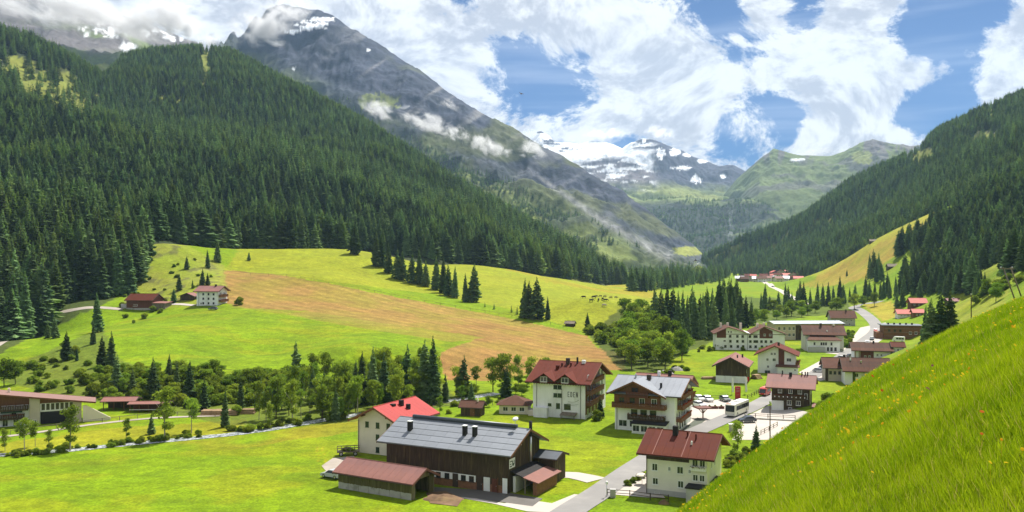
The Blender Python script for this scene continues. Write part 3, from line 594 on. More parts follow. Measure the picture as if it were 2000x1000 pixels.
def tree(kind, p, h, w=1.0, var=None, label=None, cat='tree', group=None, name=None, z=None):
    e = bpy.data.objects.new(name or {'spruce': 'spruce_tree', 'far': 'spruce_tree', 'larch': 'larch_tree', 'leaf': 'broadleaf_tree', 'bush': 'shrub'}[kind], None); COL.objects.link(e)
    e.location = (p[0], p[1], p[2] - .15); e.rotation_euler = (random.uniform(-.03, .03), random.uniform(-.03, .03), random.random() * 6.28); e.scale = (h * w, h * w, h)
    e.empty_display_size = .1
    e['label'] = label; e['category'] = cat
    if group: e['group'] = group
    cr = CROWN[kind]; v = random.randrange(len(cr)) if var is None else var
    tk = {'far': 'spruce', 'larch': 'spruce'}.get(kind, kind)
    if kind == 'leaf' and v in (2, 3): tk = 'pale'
    link('trunk' if kind != 'bush' else 'stem', TRUNK[tk], e); c = link('crown', cr[v], e)
    return e, c
CR_OBJ = {}
def pt(kind, u, v, hpx, label, group=None, w=1.0, var=None, cat='tree', name=None):
    x, y, z = hit(u, v); h = hpx * y / FPX
    e, c = tree(kind, (x, y, z), h, w, var, label, cat, group, name)
    CR_OBJ.setdefault(kind, []).append(c); return e

ORD = 'first second third fourth fifth sixth seventh eighth ninth tenth eleventh twelfth thirteenth fourteenth fifteenth sixteenth seventeenth eighteenth nineteenth twentieth twenty-first twenty-second twenty-third twenty-fourth twenty-fifth twenty-sixth'.split()
rowl = ' dark spruce from left in the sloping row across the upper pasture'; rg = 'spruces in the row across the upper pasture'
for k, (u, v, h) in enumerate([(734, 521, 70), (744, 520, 65), (759, 534, 61), (775, 545, 60), (785, 547, 58), (804, 553, 60), (820, 556, 72), (831, 559, 52), (852, 566, 68), (866, 573, 73), (876, 578, 64), (888, 582, 63)]): pt('spruce', u, v, h, ORD[k] + rowl, rg, 1.15)
pt('spruce', 909, 590, 58, 'shorter left spruce of the pair ending the pasture row', None, 1.1); pt('spruce', 925, 590, 77, 'tall right spruce of the pair ending the pasture row', None, 1.15, 3)
pt('spruce', 692, 497, 64, 'broad spruce at the forest edge left of the pasture row', None, 1.25, 3)
pt('spruce', 1024, 622, 80, 'leftmost spruce of the four beside the small field hut', None, 1.15); pt('spruce', 1033, 621, 74, 'second spruce from left of the four beside the small field hut', None, 1.1)
pt('spruce', 1050, 624, 85, 'tallest spruce of the four beside the small field hut', None, 1.2, 3); pt('spruce', 1070, 624, 46, 'shortest rightmost spruce of the four beside the small field hut', None, 1.1)
for i, (u, v, h) in enumerate([(947, 600, 11), (965, 604, 13), (999, 611, 16), (1010, 614, 17)]): pt('far', u, v, h, ['first', 'second', 'third', 'fourth'][i] + ' tiny spruce from left along the fence of the hay field', 'tiny spruces along the hay field fence', 1.4, i % 3)
for (u, v, h, l) in [(365, 526, 27, 'lone small spruce on the rough pasture above the farm'), (350, 567, 34, 'upper spruce between the farm barn and the white farmhouse'), (339, 592, 30, 'lower spruce touching the right end of the farm barn'),
                     (395, 557, 33, 'taller spruce right behind the white farmhouse'), (406, 557, 25, 'shorter spruce right behind the white farmhouse'), (376, 563, 17, 'small spruce above the dark farm shed'), (406, 524, 38, 'spruce at the top of the rough pasture'),
                     (425, 512, 46, 'tall spruce where pasture and hay field meet'), (486, 509, 18, 'little spruce at the upper hay field edge'), (130, 704, 58, 'spruce on the grassy slope below the farm track'), (108, 661, 45, 'right spruce of the pair beside the farm track'), (93, 661, 36, 'left spruce of the pair beside the farm track'),
                     (191, 649, 80, 'tall spruce left of the farm barn above the bank'), (182, 673, 45, 'spruce below the tall one left of the farm barn'), (217, 723, 78, 'right spruce of the pair at the left corner of the green field'), (200, 716, 62, 'left spruce of the pair at the left corner of the green field'), (150, 706, 26, 'small spruce on the slope below the farm track'),
                     (300, 777, 82, 'tall dark spruce on the bank above the low shelters'), (330, 745, 55, 'spruce at the field edge above the low shelters'), (259, 777, 58, 'narrow spruce on the bank left of the tall dark one'), (398, 803, 66, 'narrow dark spruce at the foot of the bushy bank'), (439, 835, 75, 'dark spruce beside the stream and log piles'), (296, 849, 43, 'small spruce on the strip of meadow by the stream'),
                     (580, 768, 105, 'tall spruce rising left above the riverside wood'), (562, 775, 48, 'small spruce left of the tall riverside spruce'), (706, 790, 106, 'middle spruce of three in the riverside wood'), (726, 790, 116, 'tallest spruce of three in the riverside wood'), (694, 792, 92, 'left spruce of three in the riverside wood'), (655, 823, 70, 'spruce at the front edge of the riverside wood'), (750, 785, 100, 'right spruce behind the riverside wood'),
                     (793, 780, 110, 'spruce left of the biggest riverside spruce'), (846, 790, 136, 'biggest dark spruce above the red farmhouse roof'), (828, 788, 128, 'thin spruce leaning beside the biggest riverside one'), (921, 788, 44, 'small spruce behind the brown garden hut'), (989, 782, 70, 'dark broad spruce left of the white hotel'), (1173, 816, 42, 'spruce between the white hotel and the timber hotel'), (1477, 886, 58, 'dark spruce behind the near white house at the meadow edge'), (1335, 690, 62, 'spruce in front of the tall spruce stand'), (1148, 643, 34, 'thin spruce beside the small field hut'),
                     (1806, 682, 88, 'left spruce of the dark clump above the near meadow'), (1820, 680, 100, 'second spruce of the dark clump above the near meadow'), (1840, 668, 100, 'third spruce of the dark clump above the near meadow'), (1858, 655, 92, 'right spruce of the dark clump above the near meadow'), (1763, 600, 36, 'spruce left of the small red roofed houses'), (1752, 601, 30, 'shorter spruce left of the small red roofed houses'), (1654, 540, 14, 'tiny lone spruce on the yellow hay slope'),
                     (1888, 577, 32, 'pale spruce behind the low brown roof'), (1883, 566, 48, 'tall spruce behind the low brown roof'), (1916, 552, 28, 'small spruce on the clearing near the leaning poles')]:
    pt('spruce', u, v, h, l, None, 1.2 if h < 60 else 1.08)
for k, (u, v, tv) in enumerate(sorted([(1280, 655, 553), (1292, 662, 560), (1302, 650, 551), (1312, 652, 556), (1323, 660, 566), (1333, 655, 565), (1341, 664, 575), (1350, 650, 556), (1358, 660, 565), (1365, 655, 572), (1380, 650, 558), (1372, 662, 570), (1390, 655, 560), (1402, 640, 538), (1408, 650, 545), (1412, 636, 537), (1422, 632, 540), (1431, 636, 541), (1440, 628, 540), (1445, 640, 560), (1396, 662, 575), (1418, 655, 562), (1430, 655, 575), (1456, 640, 575), (1468, 636, 580)])):
    pt('spruce', u, v, v - tv, ORD[k] + ' tall spruce from left in the dark stand above the long white building', 'spruces in the dark stand', .95)
for k, (u, v, tv) in enumerate(sorted([(1493, 606, 552), (1487, 604, 570), (1503, 606, 575), (1520, 604, 567), (1534, 606, 551), (1540, 604, 556), (1547, 606, 568), (1563, 603, 544), (1569, 604, 549), (1557, 602, 560), (1596, 600, 549), (1607, 598, 552), (1618, 598, 549), (1628, 597, 556), (1640, 596, 538), (1647, 594, 552), (1670, 588, 553), (1690, 590, 536), (1698, 588, 545), (1583, 602, 562), (1660, 590, 560), (1708, 586, 550), (1720, 584, 548)])):
    pt('spruce', u, v, v - tv, ORD[k] + ' spruce from left in the tree line across the valley', 'spruces in the valley line', .95)
for i in range(26):
    u = 1724 + i * 8 + random.uniform(-4, 4); pt('spruce', u, 582 - (u - 1724) * .05 + random.uniform(-6, 5), random.uniform(34, 50), ORD[i] + ' spruce from left in the wood below the right hand clearings', 'spruces of the lower right wood', 1.0)
for (u, v, h) in [(1700, 546, 52), (1708, 545, 60), (1716, 546, 54), (1712, 552, 44), (1722, 549, 40)]: pt('spruce', u, v, h, 'spruce in the small clump on the hay slope beside a hut', 'spruces of the hay slope clump')
# broadleaf trees
for (k, (u, v)) in enumerate(sorted([(610, 790), (632, 800), (668, 785), (680, 800), (770, 780), (808, 776), (470, 800), (510, 790), (536, 800), (370, 785), (345, 770), (228, 765), (905, 775), (870, 785)])): pt('spruce', u, v, random.uniform(52, 84), ORD[k] + ' dark spruce from left scattered through the leafy stream wood', 'spruces in the stream wood', 1.1)
for (u, v, h, var, l) in [(10, 883, 46, 2, 'thin young tree by the stream at the left edge'), (48, 883, 70, 3, 'taller twin crowned tree by the stream below the left hotel'), (69, 873, 52, 3, 'slim tree right behind the twin crowned stream tree'), (96, 878, 40, 2, 'small slim tree by the stream below the left hotel'), (137, 883, 92, 2, 'tall narrow tree by the stream in front of the left hotel'), (247, 860, 44, 2, 'sparse leaning tree on the streamside meadow'),
                          (322, 862, 108, 2, 'tallest broadleaf tree on the streamside right of the shelters'), (374, 847, 74, 3, 'rounded tree on the streamside left of the dark spruce'), (890, 774, 62, 3, 'airy tree behind the garden hut to its left'), (931, 762, 50, 3, 'airy tree behind the garden hut'), (963, 766, 74, 0, 'tall airy tree left of the dark broad spruce'), (985, 768, 84, 0, 'tallest airy tree behind the dark broad spruce'), (1012, 757, 66, 2, 'airy tree right of the dark broad spruce'), (1039, 759, 66, 3, 'airy tree behind the left end of the white hotel'), (1066, 752, 58, 3, 'airy tree behind the white hotel roof'),
                          (859, 810, 38, 2, 'very thin garden tree right of the red roof'), (1440, 892, 72, 2, 'pale narrow tree behind the near white house'), (955, 796, 26, 1, 'small round garden tree by the pavilion'), (30, 752, 54, 1, 'big dark broadleaf tree above the left hotel'), (8, 755, 62, 1, 'dark broadleaf tree at the left edge above the hotel'), (1945, 590, 44, 1, 'bushy tree on the slope left of the leaning poles'), (1930, 580, 40, 1, 'bushy tree above the slope pole')]:
    pt('leaf', u, v, h, l, None, 1.1 if var == 2 else 1.0, var)
def spread(poly, n, rng, mind=6):
    us = [q[0] for q in poly]; vs = [q[1] for q in poly]; out = []; k = 0
    while len(out) < n and k < 6000:
        k += 1; u = rng.uniform(min(us), max(us)); v = rng.uniform(min(vs), max(vs))
        if inpoly(np.array([u]), np.array([v]), poly)[0] and all((u - a) ** 2 + ((v - b) * 2) ** 2 > mind * mind for (a, b) in out): out.append((u, v))
    return out
rr = random.Random(3)
for (u, v) in spread([(470, 838), (540, 800), (590, 765), (700, 755), (860, 750), (872, 790), (760, 806), (660, 824), (560, 838)], 70, rr, 12): pt('leaf', u, v, rr.uniform(44, 92), 'leafy tree in the riverside wood behind the farm', 'trees of the riverside wood', rr.uniform(.75, 1.05), rr.choice((0, 2, 2, 3, 1)))
for (u, v) in spread([(1215, 722), (1222, 670), (1270, 650), (1335, 680), (1345, 700), (1300, 722)], 24, rr, 15): pt('leaf', u, v, rr.uniform(48, 70), 'bright leafy tree in the clump left of the long white building', 'trees of the bright clump', rr.uniform(1.05, 1.35), rr.choice((0, 1)))
for (u, v) in spread([(1215, 660), (1220, 630), (1275, 625), (1280, 660)], 9, rr, 12): pt('leaf', u, v, rr.uniform(44, 58), 'leafy tree at the pasture edge above the bright clump', 'trees at the pasture edge', 1.25, rr.choice((0, 1)))
for (u, v) in spread([(470, 770), (420, 790), (240, 770), (200, 740), (350, 735), (560, 745), (560, 790)], 40, rr, 14): pt('leaf', u, v, rr.uniform(26, 46), 'small leafy tree on the bushy bank below the green field', 'small trees on the bushy bank', 1.3, rr.choice((0, 1)))
for (u, v) in spread([(1420, 640), (1500, 612), (1580, 606), (1700, 596), (1720, 600), (1560, 622), (1470, 640)], 20, rr, 10): pt('leaf', u, v, rr.uniform(20, 34), 'rounded leafy tree among the valley line of spruces', 'leafy trees of the valley line', 1.3, rr.choice((0, 1)))
for (u, v) in spread([(870, 778), (900, 770), (1070, 755), (1060, 770), (900, 790)], 10, rr, 12): pt('leaf', u, v, rr.uniform(24, 40), 'low leafy tree along the stream behind the pavilion', 'low trees along the stream', 1.3)
# shrubs
for (poly, n, h0, h1, l, g) in [([(190, 722), (300, 728), (570, 738), (600, 760), (480, 812), (400, 806), (200, 785), (120, 772)], 130, 14, 28, 'leafy shrub on the bushy bank below the green field', 'shrubs on the bushy bank'),
        ([(-5, 893), (100, 880), (300, 858), (500, 836), (500, 842), (300, 866), (-5, 899)], 46, 9, 17, 'low shrub lining the far side of the stream', 'shrubs along the stream'),
        ([(450, 842), (560, 826), (700, 806), (720, 812), (560, 836), (480, 846)], 26, 9, 16, 'shrub in the hedge along the hay meadow edge', 'shrubs of the meadow hedge'),
        ([(1148, 650), (1215, 640), (1220, 690), (1180, 680)], 22, 14, 26, 'dense shrub at the corner of the hay field', 'shrubs at the hay field corner'),
        ([(230, 580), (270, 560), (330, 590), (310, 625), (220, 640)], 16, 7, 13, 'shrub among rubble round the farm barn', 'shrubs round the farm barn'),
        ([(290, 545), (380, 500), (430, 520), (400, 570), (300, 590)], 14, 4, 8, 'small shrub dotted over the rough pasture', 'shrubs on the rough pasture'),
        ([(1360, 690), (1420, 684), (1500, 690), (1500, 684), (1400, 676), (1360, 680)], 12, 8, 14, 'garden shrub in front of the long white building', 'shrubs before the long white building'),
        ([(1640, 660), (1665, 640), (1668, 680), (1645, 690)], 12, 8, 13, 'garden shrub right of the pale house', 'garden shrubs by the pale house'),
        ([(1600, 790), (1640, 765), (1625, 800), (1595, 815)], 8, 16, 26, 'large shrub on the slope right of the dark chalet', 'shrubs right of the dark chalet'),
        ([(1900, 600), (1960, 570), (1990, 560), (1995, 540), (1940, 555), (1900, 590)], 12, 12, 22, 'tangled shrub on the slope under the leaning poles', 'shrubs under the leaning poles'),
        ([(1280, 735), (1330, 715), (1345, 725), (1300, 742)], 8, 10, 14, 'shrub behind the timber hotel', 'shrubs behind the timber hotel'),
        ([(30, 720), (130, 680), (180, 700), (150, 760), (60, 770)], 26, 10, 20, 'shrub on the weedy slope above the left hotel', 'shrubs above the left hotel'),
        ([(870, 792), (1000, 780), (1040, 782), (1030, 790), (880, 800)], 12, 9, 15, 'garden shrub behind the garden hut', 'shrubs behind the garden hut'),
        ([(1418, 905), (1440, 895), (1470, 890), (1425, 918)], 6, 16, 28, 'shrub behind the right corner of the near white house', 'shrubs behind the near white house')]:
    for (u, v) in spread(poly, n, rr, 5): pt('bush', u, v, rr.uniform(h0, h1), l, g, rr.uniform(.8, 1.2), cat='shrub')
pt('bush', 1167, 822, 24, 'round pale green ball shrub beside the white hotel', None, .9, 0, 'shrub'); pt('bush', 467, 596, 18, 'round dark shrub right of the white farmhouse', None, .8, 0, 'shrub'); pt('bush', 876, 809, 11, 'small round garden shrub left of the brown garden hut', None, .9, 0, 'shrub')
for i, u in enumerate((1226, 1236, 1246, 1255)): pt('bush', u, 950 - i * 5, 15, ['first', 'second', 'third', 'fourth'][i] + ' shrub from the road in the hedge of the near white house', 'hedge shrubs of the near white house', .9, 0, 'shrub')

# forests: the largest trees of the hillsides are single things, the mass behind them is one stuff object per hillside
def nearest_grid(L, Q):
    return None
def scatter_ij(L, n, rng, t1=.84, t0=0):
    P_ = L.P; e1 = P_[1:, :-1] - P_[:-1, :-1]; e2 = P_[:-1, 1:] - P_[:-1, :-1]
    ar = np.abs(e1[..., 0] * e2[..., 1] - e1[..., 1] * e2[..., 0]) + .3 * np.linalg.norm(np.cross(e1, e2), axis=-1)
    nr = ar.shape[0]; ar[int(nr * t1):] = 0; ar[:int(nr * t0)] = 0
    um = (L.u[:-1, :-1] > -160) & (L.u[:-1, :-1] < 2180); ar = (ar * um).ravel(); tot = ar.sum(); ar = ar / tot
    n = int(tot / n)
    c = rng.choice(len(ar), n, p=ar); nc = P_.shape[1] - 1; i, j = c // nc, c % nc
    a = rng.random((n, 1)); b = rng.random((n, 1))
    Q = (P_[i, j] * (1 - a) + P_[i + 1, j] * a) * (1 - b) + (P_[i, j + 1] * (1 - a) + P_[i + 1, j + 1] * a) * b
    return Q, i, j
def forest_gn(name, pos, hgt, wid, var, protos, label, seed=1):
    me = bpy.data.meshes.new(name); n = len(pos); me.vertices.add(n); me.vertices.foreach_set('co', np.asarray(pos, np.float32).ravel())
    rg_ = np.random.default_rng(seed)
    a = me.attributes.new('siz', 'FLOAT_VECTOR', 'POINT'); a.data.foreach_set('vector', np.c_[hgt * wid, hgt * wid, hgt].astype(np.float32).ravel())
    a = me.attributes.new('rot', 'FLOAT_VECTOR', 'POINT'); a.data.foreach_set('vector', np.c_[rg_.normal(0, .03, n), rg_.normal(0, .03, n), rg_.random(n) * 6.28].astype(np.float32).ravel())
    a = me.attributes.new('pick', 'INT', 'POINT'); a.data.foreach_set('value', np.asarray(var, np.int32))
    o = link(name, me, kind='stuff', label=label)
    ng = bpy.data.node_groups.new(name, 'GeometryNodeTree')
    ng.interface.new_socket('Geometry', in_out='INPUT', socket_type='NodeSocketGeometry'); ng.interface.new_socket('Geometry', in_out='OUTPUT', socket_type='NodeSocketGeometry')
    gi = ng.nodes.new('NodeGroupInput'); go = ng.nodes.new('NodeGroupOutput'); ins = ng.nodes.new('GeometryNodeInstanceOnPoints'); jn = ng.nodes.new('GeometryNodeJoinGeometry')
    for p in reversed(protos):
        oi = ng.nodes.new('GeometryNodeObjectInfo'); oi.transform_space = 'ORIGINAL'; oi.inputs['Object'].default_value = p; oi.inputs['As Instance'].default_value = True
        ng.links.new(oi.outputs['Geometry'], jn.inputs[0])
    def att(nm, typ):
        k = ng.nodes.new('GeometryNodeInputNamedAttribute'); k.data_type = typ; k.inputs['Name'].default_value = nm; return k.outputs['Attribute']
    ng.links.new(gi.outputs[0], ins.inputs['Points']); ng.links.new(jn.outputs[0], ins.inputs['Instance']); ins.inputs['Pick Instance'].default_value = True
    ng.links.new(att('pick', 'INT'), ins.inputs['Instance Index']); ng.links.new(att('siz', 'FLOAT_VECTOR'), ins.inputs['Scale'])
    e2r = ng.nodes.new('FunctionNodeEulerToRotation'); ng.links.new(att('rot', 'FLOAT_VECTOR'), e2r.inputs[0]); ng.links.new(e2r.outputs[0], ins.inputs['Rotation'])
    ng.links.new(ins.outputs[0], go.inputs[0])
    md = o.modifiers.new('forest', 'NODES'); md.node_group = ng; return o
rng = np.random.default_rng(5)
NEARP = []; 
Q, i, j = scatter_ij(FL1, 56, rng, .83)
u, v = UV(Q[:, 0], Q[:, 1], Q[:, 2]); g_ = gz(Q[:, 0], Q[:, 1])
meadow1 = [(-500, 770), (0, 694), (100, 645), (235, 585), (282, 560), (284, 470), (340, 470), (425, 512), (560, 500), (700, 489), (860, 508), (1000, 532), (1260, 566), (1260, 900), (-500, 900)]
ok = (rng.random(len(Q)) > clear1[i, j] * .93) & (Q[:, 2] > g_ - 4) & ~inpoly(u, v, meadow1)
Q = Q[ok]; Q[:, 2] = np.maximum(Q[:, 2], g_[ok]) - .3
n = len(Q); el = Q[:, 2]; patch_ = .6 * fbm(Q[:, 0] / 170, Q[:, 1] / 170, 3, 70) + .4 * fbm(Q[:, 0] / 40, Q[:, 1] / 40, 2, 75)
h = rng.triangular(11, 25, 31, n) * np.interp(el, [0, 80, 200, 500, 900], [1.2, 1.15, 1.0, .80, .66]) * (.85 + .3 * patch_)
lar = (rng.random(n) < .05 + .75 * sstep(patch_, .48, .64)) * 1
near = h / Q[:, 1] * ((UV(Q[:, 0], Q[:, 1], Q[:, 2])[0] > -10)); order = np.argsort(-near)
top = order[:105]; rest = order[105:]
for k in top:
    uu = UV(*Q[k])[0]
    tree('larch' if lar[k] else 'spruce', Q[k], h[k], rng.uniform(1.1, 1.5), None, 'tall pale larch at the near edge of the left forest' if lar[k] else 'tall dark spruce at the near edge of the left forest', 'tree', 'spruces of the left forest edge' if not lar[k] else 'larches of the left forest edge')
pr_near = [next(c for c in CR_OBJ['spruce'] if c.data == m) for m in CROWN['spruce']]
pr_far = [next(c for c in CR_OBJ['far'] if c.data == m) for m in CROWN['far']]
lo = pt('larch', 20, 640, 95, 'pale larch at the foot of the left forest by the track', None, 1.1, 0); lo2 = pt('larch', 60, 625, 90, 'second pale larch at the foot of the left forest', None, 1.1, 1)
PROTO = pr_near + pr_far + CR_OBJ['larch'][-2:]     # 0-3 near, 4-6 far, 7-8 larch
def pick(d, lar_, rg_):
    n_ = len(d); return np.where(lar_ > 0, 7 + rg_.integers(0, 2, n_), np.where(d < 1000, rg_.integers(0, 4, n_), 4 + rg_.integers(0, 3, n_)))
forest_gn('left_forest', Q[rest], h[rest], rng.uniform(1.0, 1.75, len(rest)), pick(Q[rest][:, 1], lar[rest], rng), PROTO, 'dense spruce forest covering the left hillside')
Q, i, j = scatter_ij(FL2, 58, rng, .83)
u, v = UV(Q[:, 0], Q[:, 1], Q[:, 2]); g_ = gz(Q[:, 0], Q[:, 1])
ok = (rng.random(len(Q)) > clear2[i, j] * .93) & (Q[:, 2] > g_ - 4)
Q = Q[ok]; Q[:, 2] = np.maximum(Q[:, 2], g_[ok]) - .3
# woods on the valley-floor sheet between and beside the hay slopes
ex = []
for (poly, n_) in [([(1742, 512), (1748, 492), (1800, 455), (1842, 425), (1900, 430), (2010, 420), (2010, 500), (1950, 512), (1905, 538), (1850, 540), (1850, 492), (1835, 486), (1785, 500)], 260), ([(1760, 545), (1850, 505), (1860, 540), (1910, 545), (1900, 575), (1770, 578)], 70), ([(1235, 572), (1300, 566), (1400, 552), (1425, 545), (1425, 520), (1300, 525), (1220, 545)], 330), ([(1400, 532), (1560, 520), (1600, 505), (1640, 505), (1560, 537), (1400, 542)], 90), ([(1950, 530), (2010, 500), (2010, 525), (1970, 545)], 14)]:
    for (a, b) in spread(poly, n_, rr, 3.2 if n_ > 100 else 5): ex.append(hit(a, b))
Q = np.concatenate([Q, np.array(ex)]); n = len(Q); el = Q[:, 2]; patch_ = .6 * fbm(Q[:, 0] / 170, Q[:, 1] / 170, 3, 71) + .4 * fbm(Q[:, 0] / 40, Q[:, 1] / 40, 2, 76)
h = rng.triangular(11, 22, 29, n) * np.interp(el, [0, 150, 500, 900], [1.0, 1.0, .85, .7]) * (.85 + .3 * patch_); lar = (rng.random(n) < .05 + .7 * sstep(patch_, .48, .64)) * 1
near = h / Q[:, 1] * ((UV(Q[:, 0], Q[:, 1], Q[:, 2])[0] < 2010)) * (1 - lar); order = np.argsort(-near); top = order[:45]; rest = order[45:]
for k in top: tree('spruce', Q[k], h[k], rng.uniform(1.1, 1.4), None, 'spruce at the near edge of the right forest above the clearing', 'tree', 'spruces of the right forest edge')
forest_gn('right_forest', Q[rest], h[rest], rng.uniform(1.0, 1.7, len(rest)), pick(Q[rest][:, 1], lar[rest], rng), PROTO, 'dense spruce forest covering the right hillside')
Q, i, j = scatter_ij(MT1, 110, rng, .74)
ok = (low1[i, j] > .3 + .5 * rng.random(len(Q))) & (scree[i, j] < .25) & (fbm(Q[:, 0] / 160, Q[:, 1] / 160 + Q[:, 2] / 160, 4, 72) > .40) & (UV(Q[:, 0], Q[:, 1], Q[:, 2])[0] > 650)
Q = Q[ok]; forest_gn('far_forest', Q, rng.uniform(10, 19, len(Q)), rng.uniform(.95, 1.3, len(Q)), 4 + rng.integers(0, 3, len(Q)), PROTO, 'hazy forest on the foot of the long rocky mountain')
Q, i, j = scatter_ij(MT4, 420, rng, .74)
ok = fbm(Q[:, 0] / 200, Q[:, 1] / 200 + Q[:, 2] / 200, 4, 73) > .45; Q = Q[ok]
forest_gn('valley_head_forest', Q, rng.uniform(12, 22, len(Q)), rng.uniform(1.0, 1.5, len(Q)), 4 + rng.integers(0, 3, len(Q)), PROTO, 'hazy blue forest on the rock step at the valley head')
# ------------------------------------------------------------------ roads, yards, water: sheets laid on the ground
def sheet(name, poly_px, material, off, label, world=False, step=2.2):
    P_ = [(p if world else hit(*p)[:2]) for p in poly_px]
    bm = bmesh.new(); vs = [bm.verts.new((p[0], p[1], 0)) for p in P_]; bm.faces.new(vs)
    bmesh.ops.triangulate(bm, faces=bm.faces[:])
    for it in range(6):
        es = [e for e in bm.edges if e.calc_length() > step * 2]
        if not es: break
        bmesh.ops.subdivide_edges(bm, edges=es, cuts=1); bmesh.ops.triangulate(bm, faces=[f for f in bm.faces if len(f.verts) > 3])
    co = np.array([v.co[:] for v in bm.verts]); z = gz(co[:, 0], co[:, 1]) + off
    for v, zz in zip(bm.verts, z): v.co.z = zz
    bmesh.ops.recalc_face_normals(bm, faces=bm.faces[:])
    me = bpy.data.meshes.new(name); bm.to_mesh(me); bm.free(); me.materials.append(material)
    return link(name, me, kind='structure', label=label)
def smooth_path(P_, step):
    P_ = np.array(P_, float); out = []
    for i in range(len(P_) - 1):
        p0 = P_[max(i - 1, 0)]; p1 = P_[i]; p2 = P_[i + 1]; p3 = P_[min(i + 2, len(P_) - 1)]
        n = max(2, int(np.linalg.norm(p2 - p1) / step))
        for k in range(n):
            t = k / n; out.append(.5 * ((2 * p1) + (-p0 + p2) * t + (2 * p0 - 5 * p1 + 4 * p2 - p3) * t * t + (-p0 + 3 * p1 - 3 * p2 + p3) * t ** 3))
    out.append(P_[-1]); return np.array(out)
def strip(name, px, width, material, off, label, world=False, step=2.0, wob=0.0, kind='structure', flat=False):
    P_ = smooth_path([(p if world else hit(*p)[:2]) for p in px], step); d = np.gradient(P_, axis=0); d /= np.linalg.norm(d, axis=1)[:, None] + 1e-9
    nrm = np.c_[-d[:, 1], d[:, 0]]; wd = np.interp(np.linspace(0, 1, len(P_)), np.linspace(0, 1, len(width)), width) if isinstance(width, (list, tuple)) else np.full(len(P_), width)
    ks = np.linspace(-.5, .5, 5); V = []
    for q, k in enumerate(ks):
        w = wd * (1 + (wob * (np.random.default_rng(q).random(len(P_)) - .5) if abs(k) == .5 else 0)); XY = P_ + nrm * (k * w)[:, None]
        V.append(np.c_[XY, gz(XY[:, 0], XY[:, 1]) + off])
    V = np.stack(V, 1)
    if flat: V[..., 2] = V[..., 2].mean(1)[:, None]
    me = mesh_np(name, V.reshape(-1, 3), gridfaces(len(P_), 5)[:, ::-1], material, True); return link(name, me, kind=kind, label=label)
ROAD = [(1010, 1075), (1112, 1002), (1174, 960), (1245, 911), (1330, 858), (1400, 826), (1470, 796), (1540, 758), (1585, 735), (1618, 715), (1655, 690), (1690, 665), (1712, 645), (1706, 628), (1685, 610), (1668, 601), (1685, 594), (1720, 590)]
strip('village_road', ROAD, [5.2, 5.2, 5.2, 5.4, 6.0, 6.5, 7, 8, 8.5, 8], M_ASPH, .10, 'pale asphalt road winding through the village')
strip('far_road', [(1575, 595), (1545, 580), (1525, 568), (1505, 557), (1492, 550)], 7.5, M_PAVE, .12, 'pale road crossing the far meadow to the village')
strip('farm_lane', [(1165, 940), (1120, 931), (1075, 930), (1040, 934)], [5, 4.6, 4.2, 3.6], M_PAVE, .08, 'pale lane branching from the road to the farm')
sheet('farm_yard', [(985, 984), (1035, 979), (1078, 986), (1122, 966), (1140, 970), (1095, 1004), (1030, 1000), (960, 986), (890, 974), (895, 969)], M_PAVE, .06, 'paved yard in front of the big barn')
sheet('barn_apron', [(845, 953), (975, 962), (1060, 975), (1040, 992), (930, 975), (845, 966)], mat('dark_asphalt', (0.12, 0.11, 0.10), .85, .15, .4), .065, 'dark paved apron along the big barn')  # asphalt in a darker grey than the road
sheet('gravel_patch', [(628, 912), (650, 897), (690, 893), (705, 905), (690, 935), (645, 932)], M_GRAV, .05, 'pale gravel patch left of the red roofed shed')
sheet('house_yard', [(1188, 966), (1225, 935), (1262, 930), (1300, 975), (1255, 974)], M_PAVE, .07, 'pale paved yard left of the near white house')
sheet('hotel_parking', [(1312, 852), (1338, 815), (1350, 786), (1405, 781), (1448, 781), (1452, 796), (1420, 818), (1345, 850)], M_PAVE, .055, 'pale car park beside the timber hotel')
sheet('chalet_parking', [(1430, 860), (1455, 815), (1500, 793), (1520, 795), (1600, 815), (1580, 835), (1500, 860)], M_PAVE, .05, 'pale forecourt in front of the dark chalet')
sheet('village_square', [(1560, 728), (1600, 706), (1640, 700), (1660, 690), (1650, 735), (1600, 745)], M_PAVE, .05, 'pale paved square between village houses')
sheet('upper_square', [(1612, 690), (1650, 680), (1680, 640), (1730, 630), (1735, 655), (1700, 680), (1650, 694)], M_PAVE, .05, 'pale paved area among the upper village houses')
sheet('hotel_terrace', [(1318, 852), (1362, 816), (1378, 822), (1345, 848), (1330, 856)], mat('dark_terrace', (0.085, 0.095, 0.07), .9, .2, 1), .075, 'dark terrace right of the timber hotel')
strip('farm_track', [(-60, 705), (0, 670), (50, 647), (90, 622), (120, 610), (150, 604), (200, 602), (240, 605)], [4.2, 4.0, 3.8, 3.4], M_GRAV, .12, 'pale gravel track climbing to the hill farm')
strip('farm_forecourt', [(322, 596), (350, 595), (380, 597)], 2.6, M_PAVE, .12, 'pale path between the farm barn and the white farmhouse')
strip('valley_path', [(-60, 862), (0, 855), (120, 839), (190, 829), (300, 818), (430, 812)], 2.0, M_GRAV, .09, 'gravel path in front of the left hotel')
RIV = [(-165, 160), (-103, 178), (-80, 189), (-60, 201), (-44, 218), (-30, 232), (-14, 248), (-4, 258)]
strip('stream', RIV, [3.4, 3.2, 3.4, 3.6, 3.6, 4], M_WATER, .07, 'foaming mountain stream', True, 1.5, .25)
sheet('dung_heap_ground', [(832, 965), (870, 962), (905, 975), (893, 990), (840, 985)], M_DIRT, .075, 'brown trodden earth by the barn')

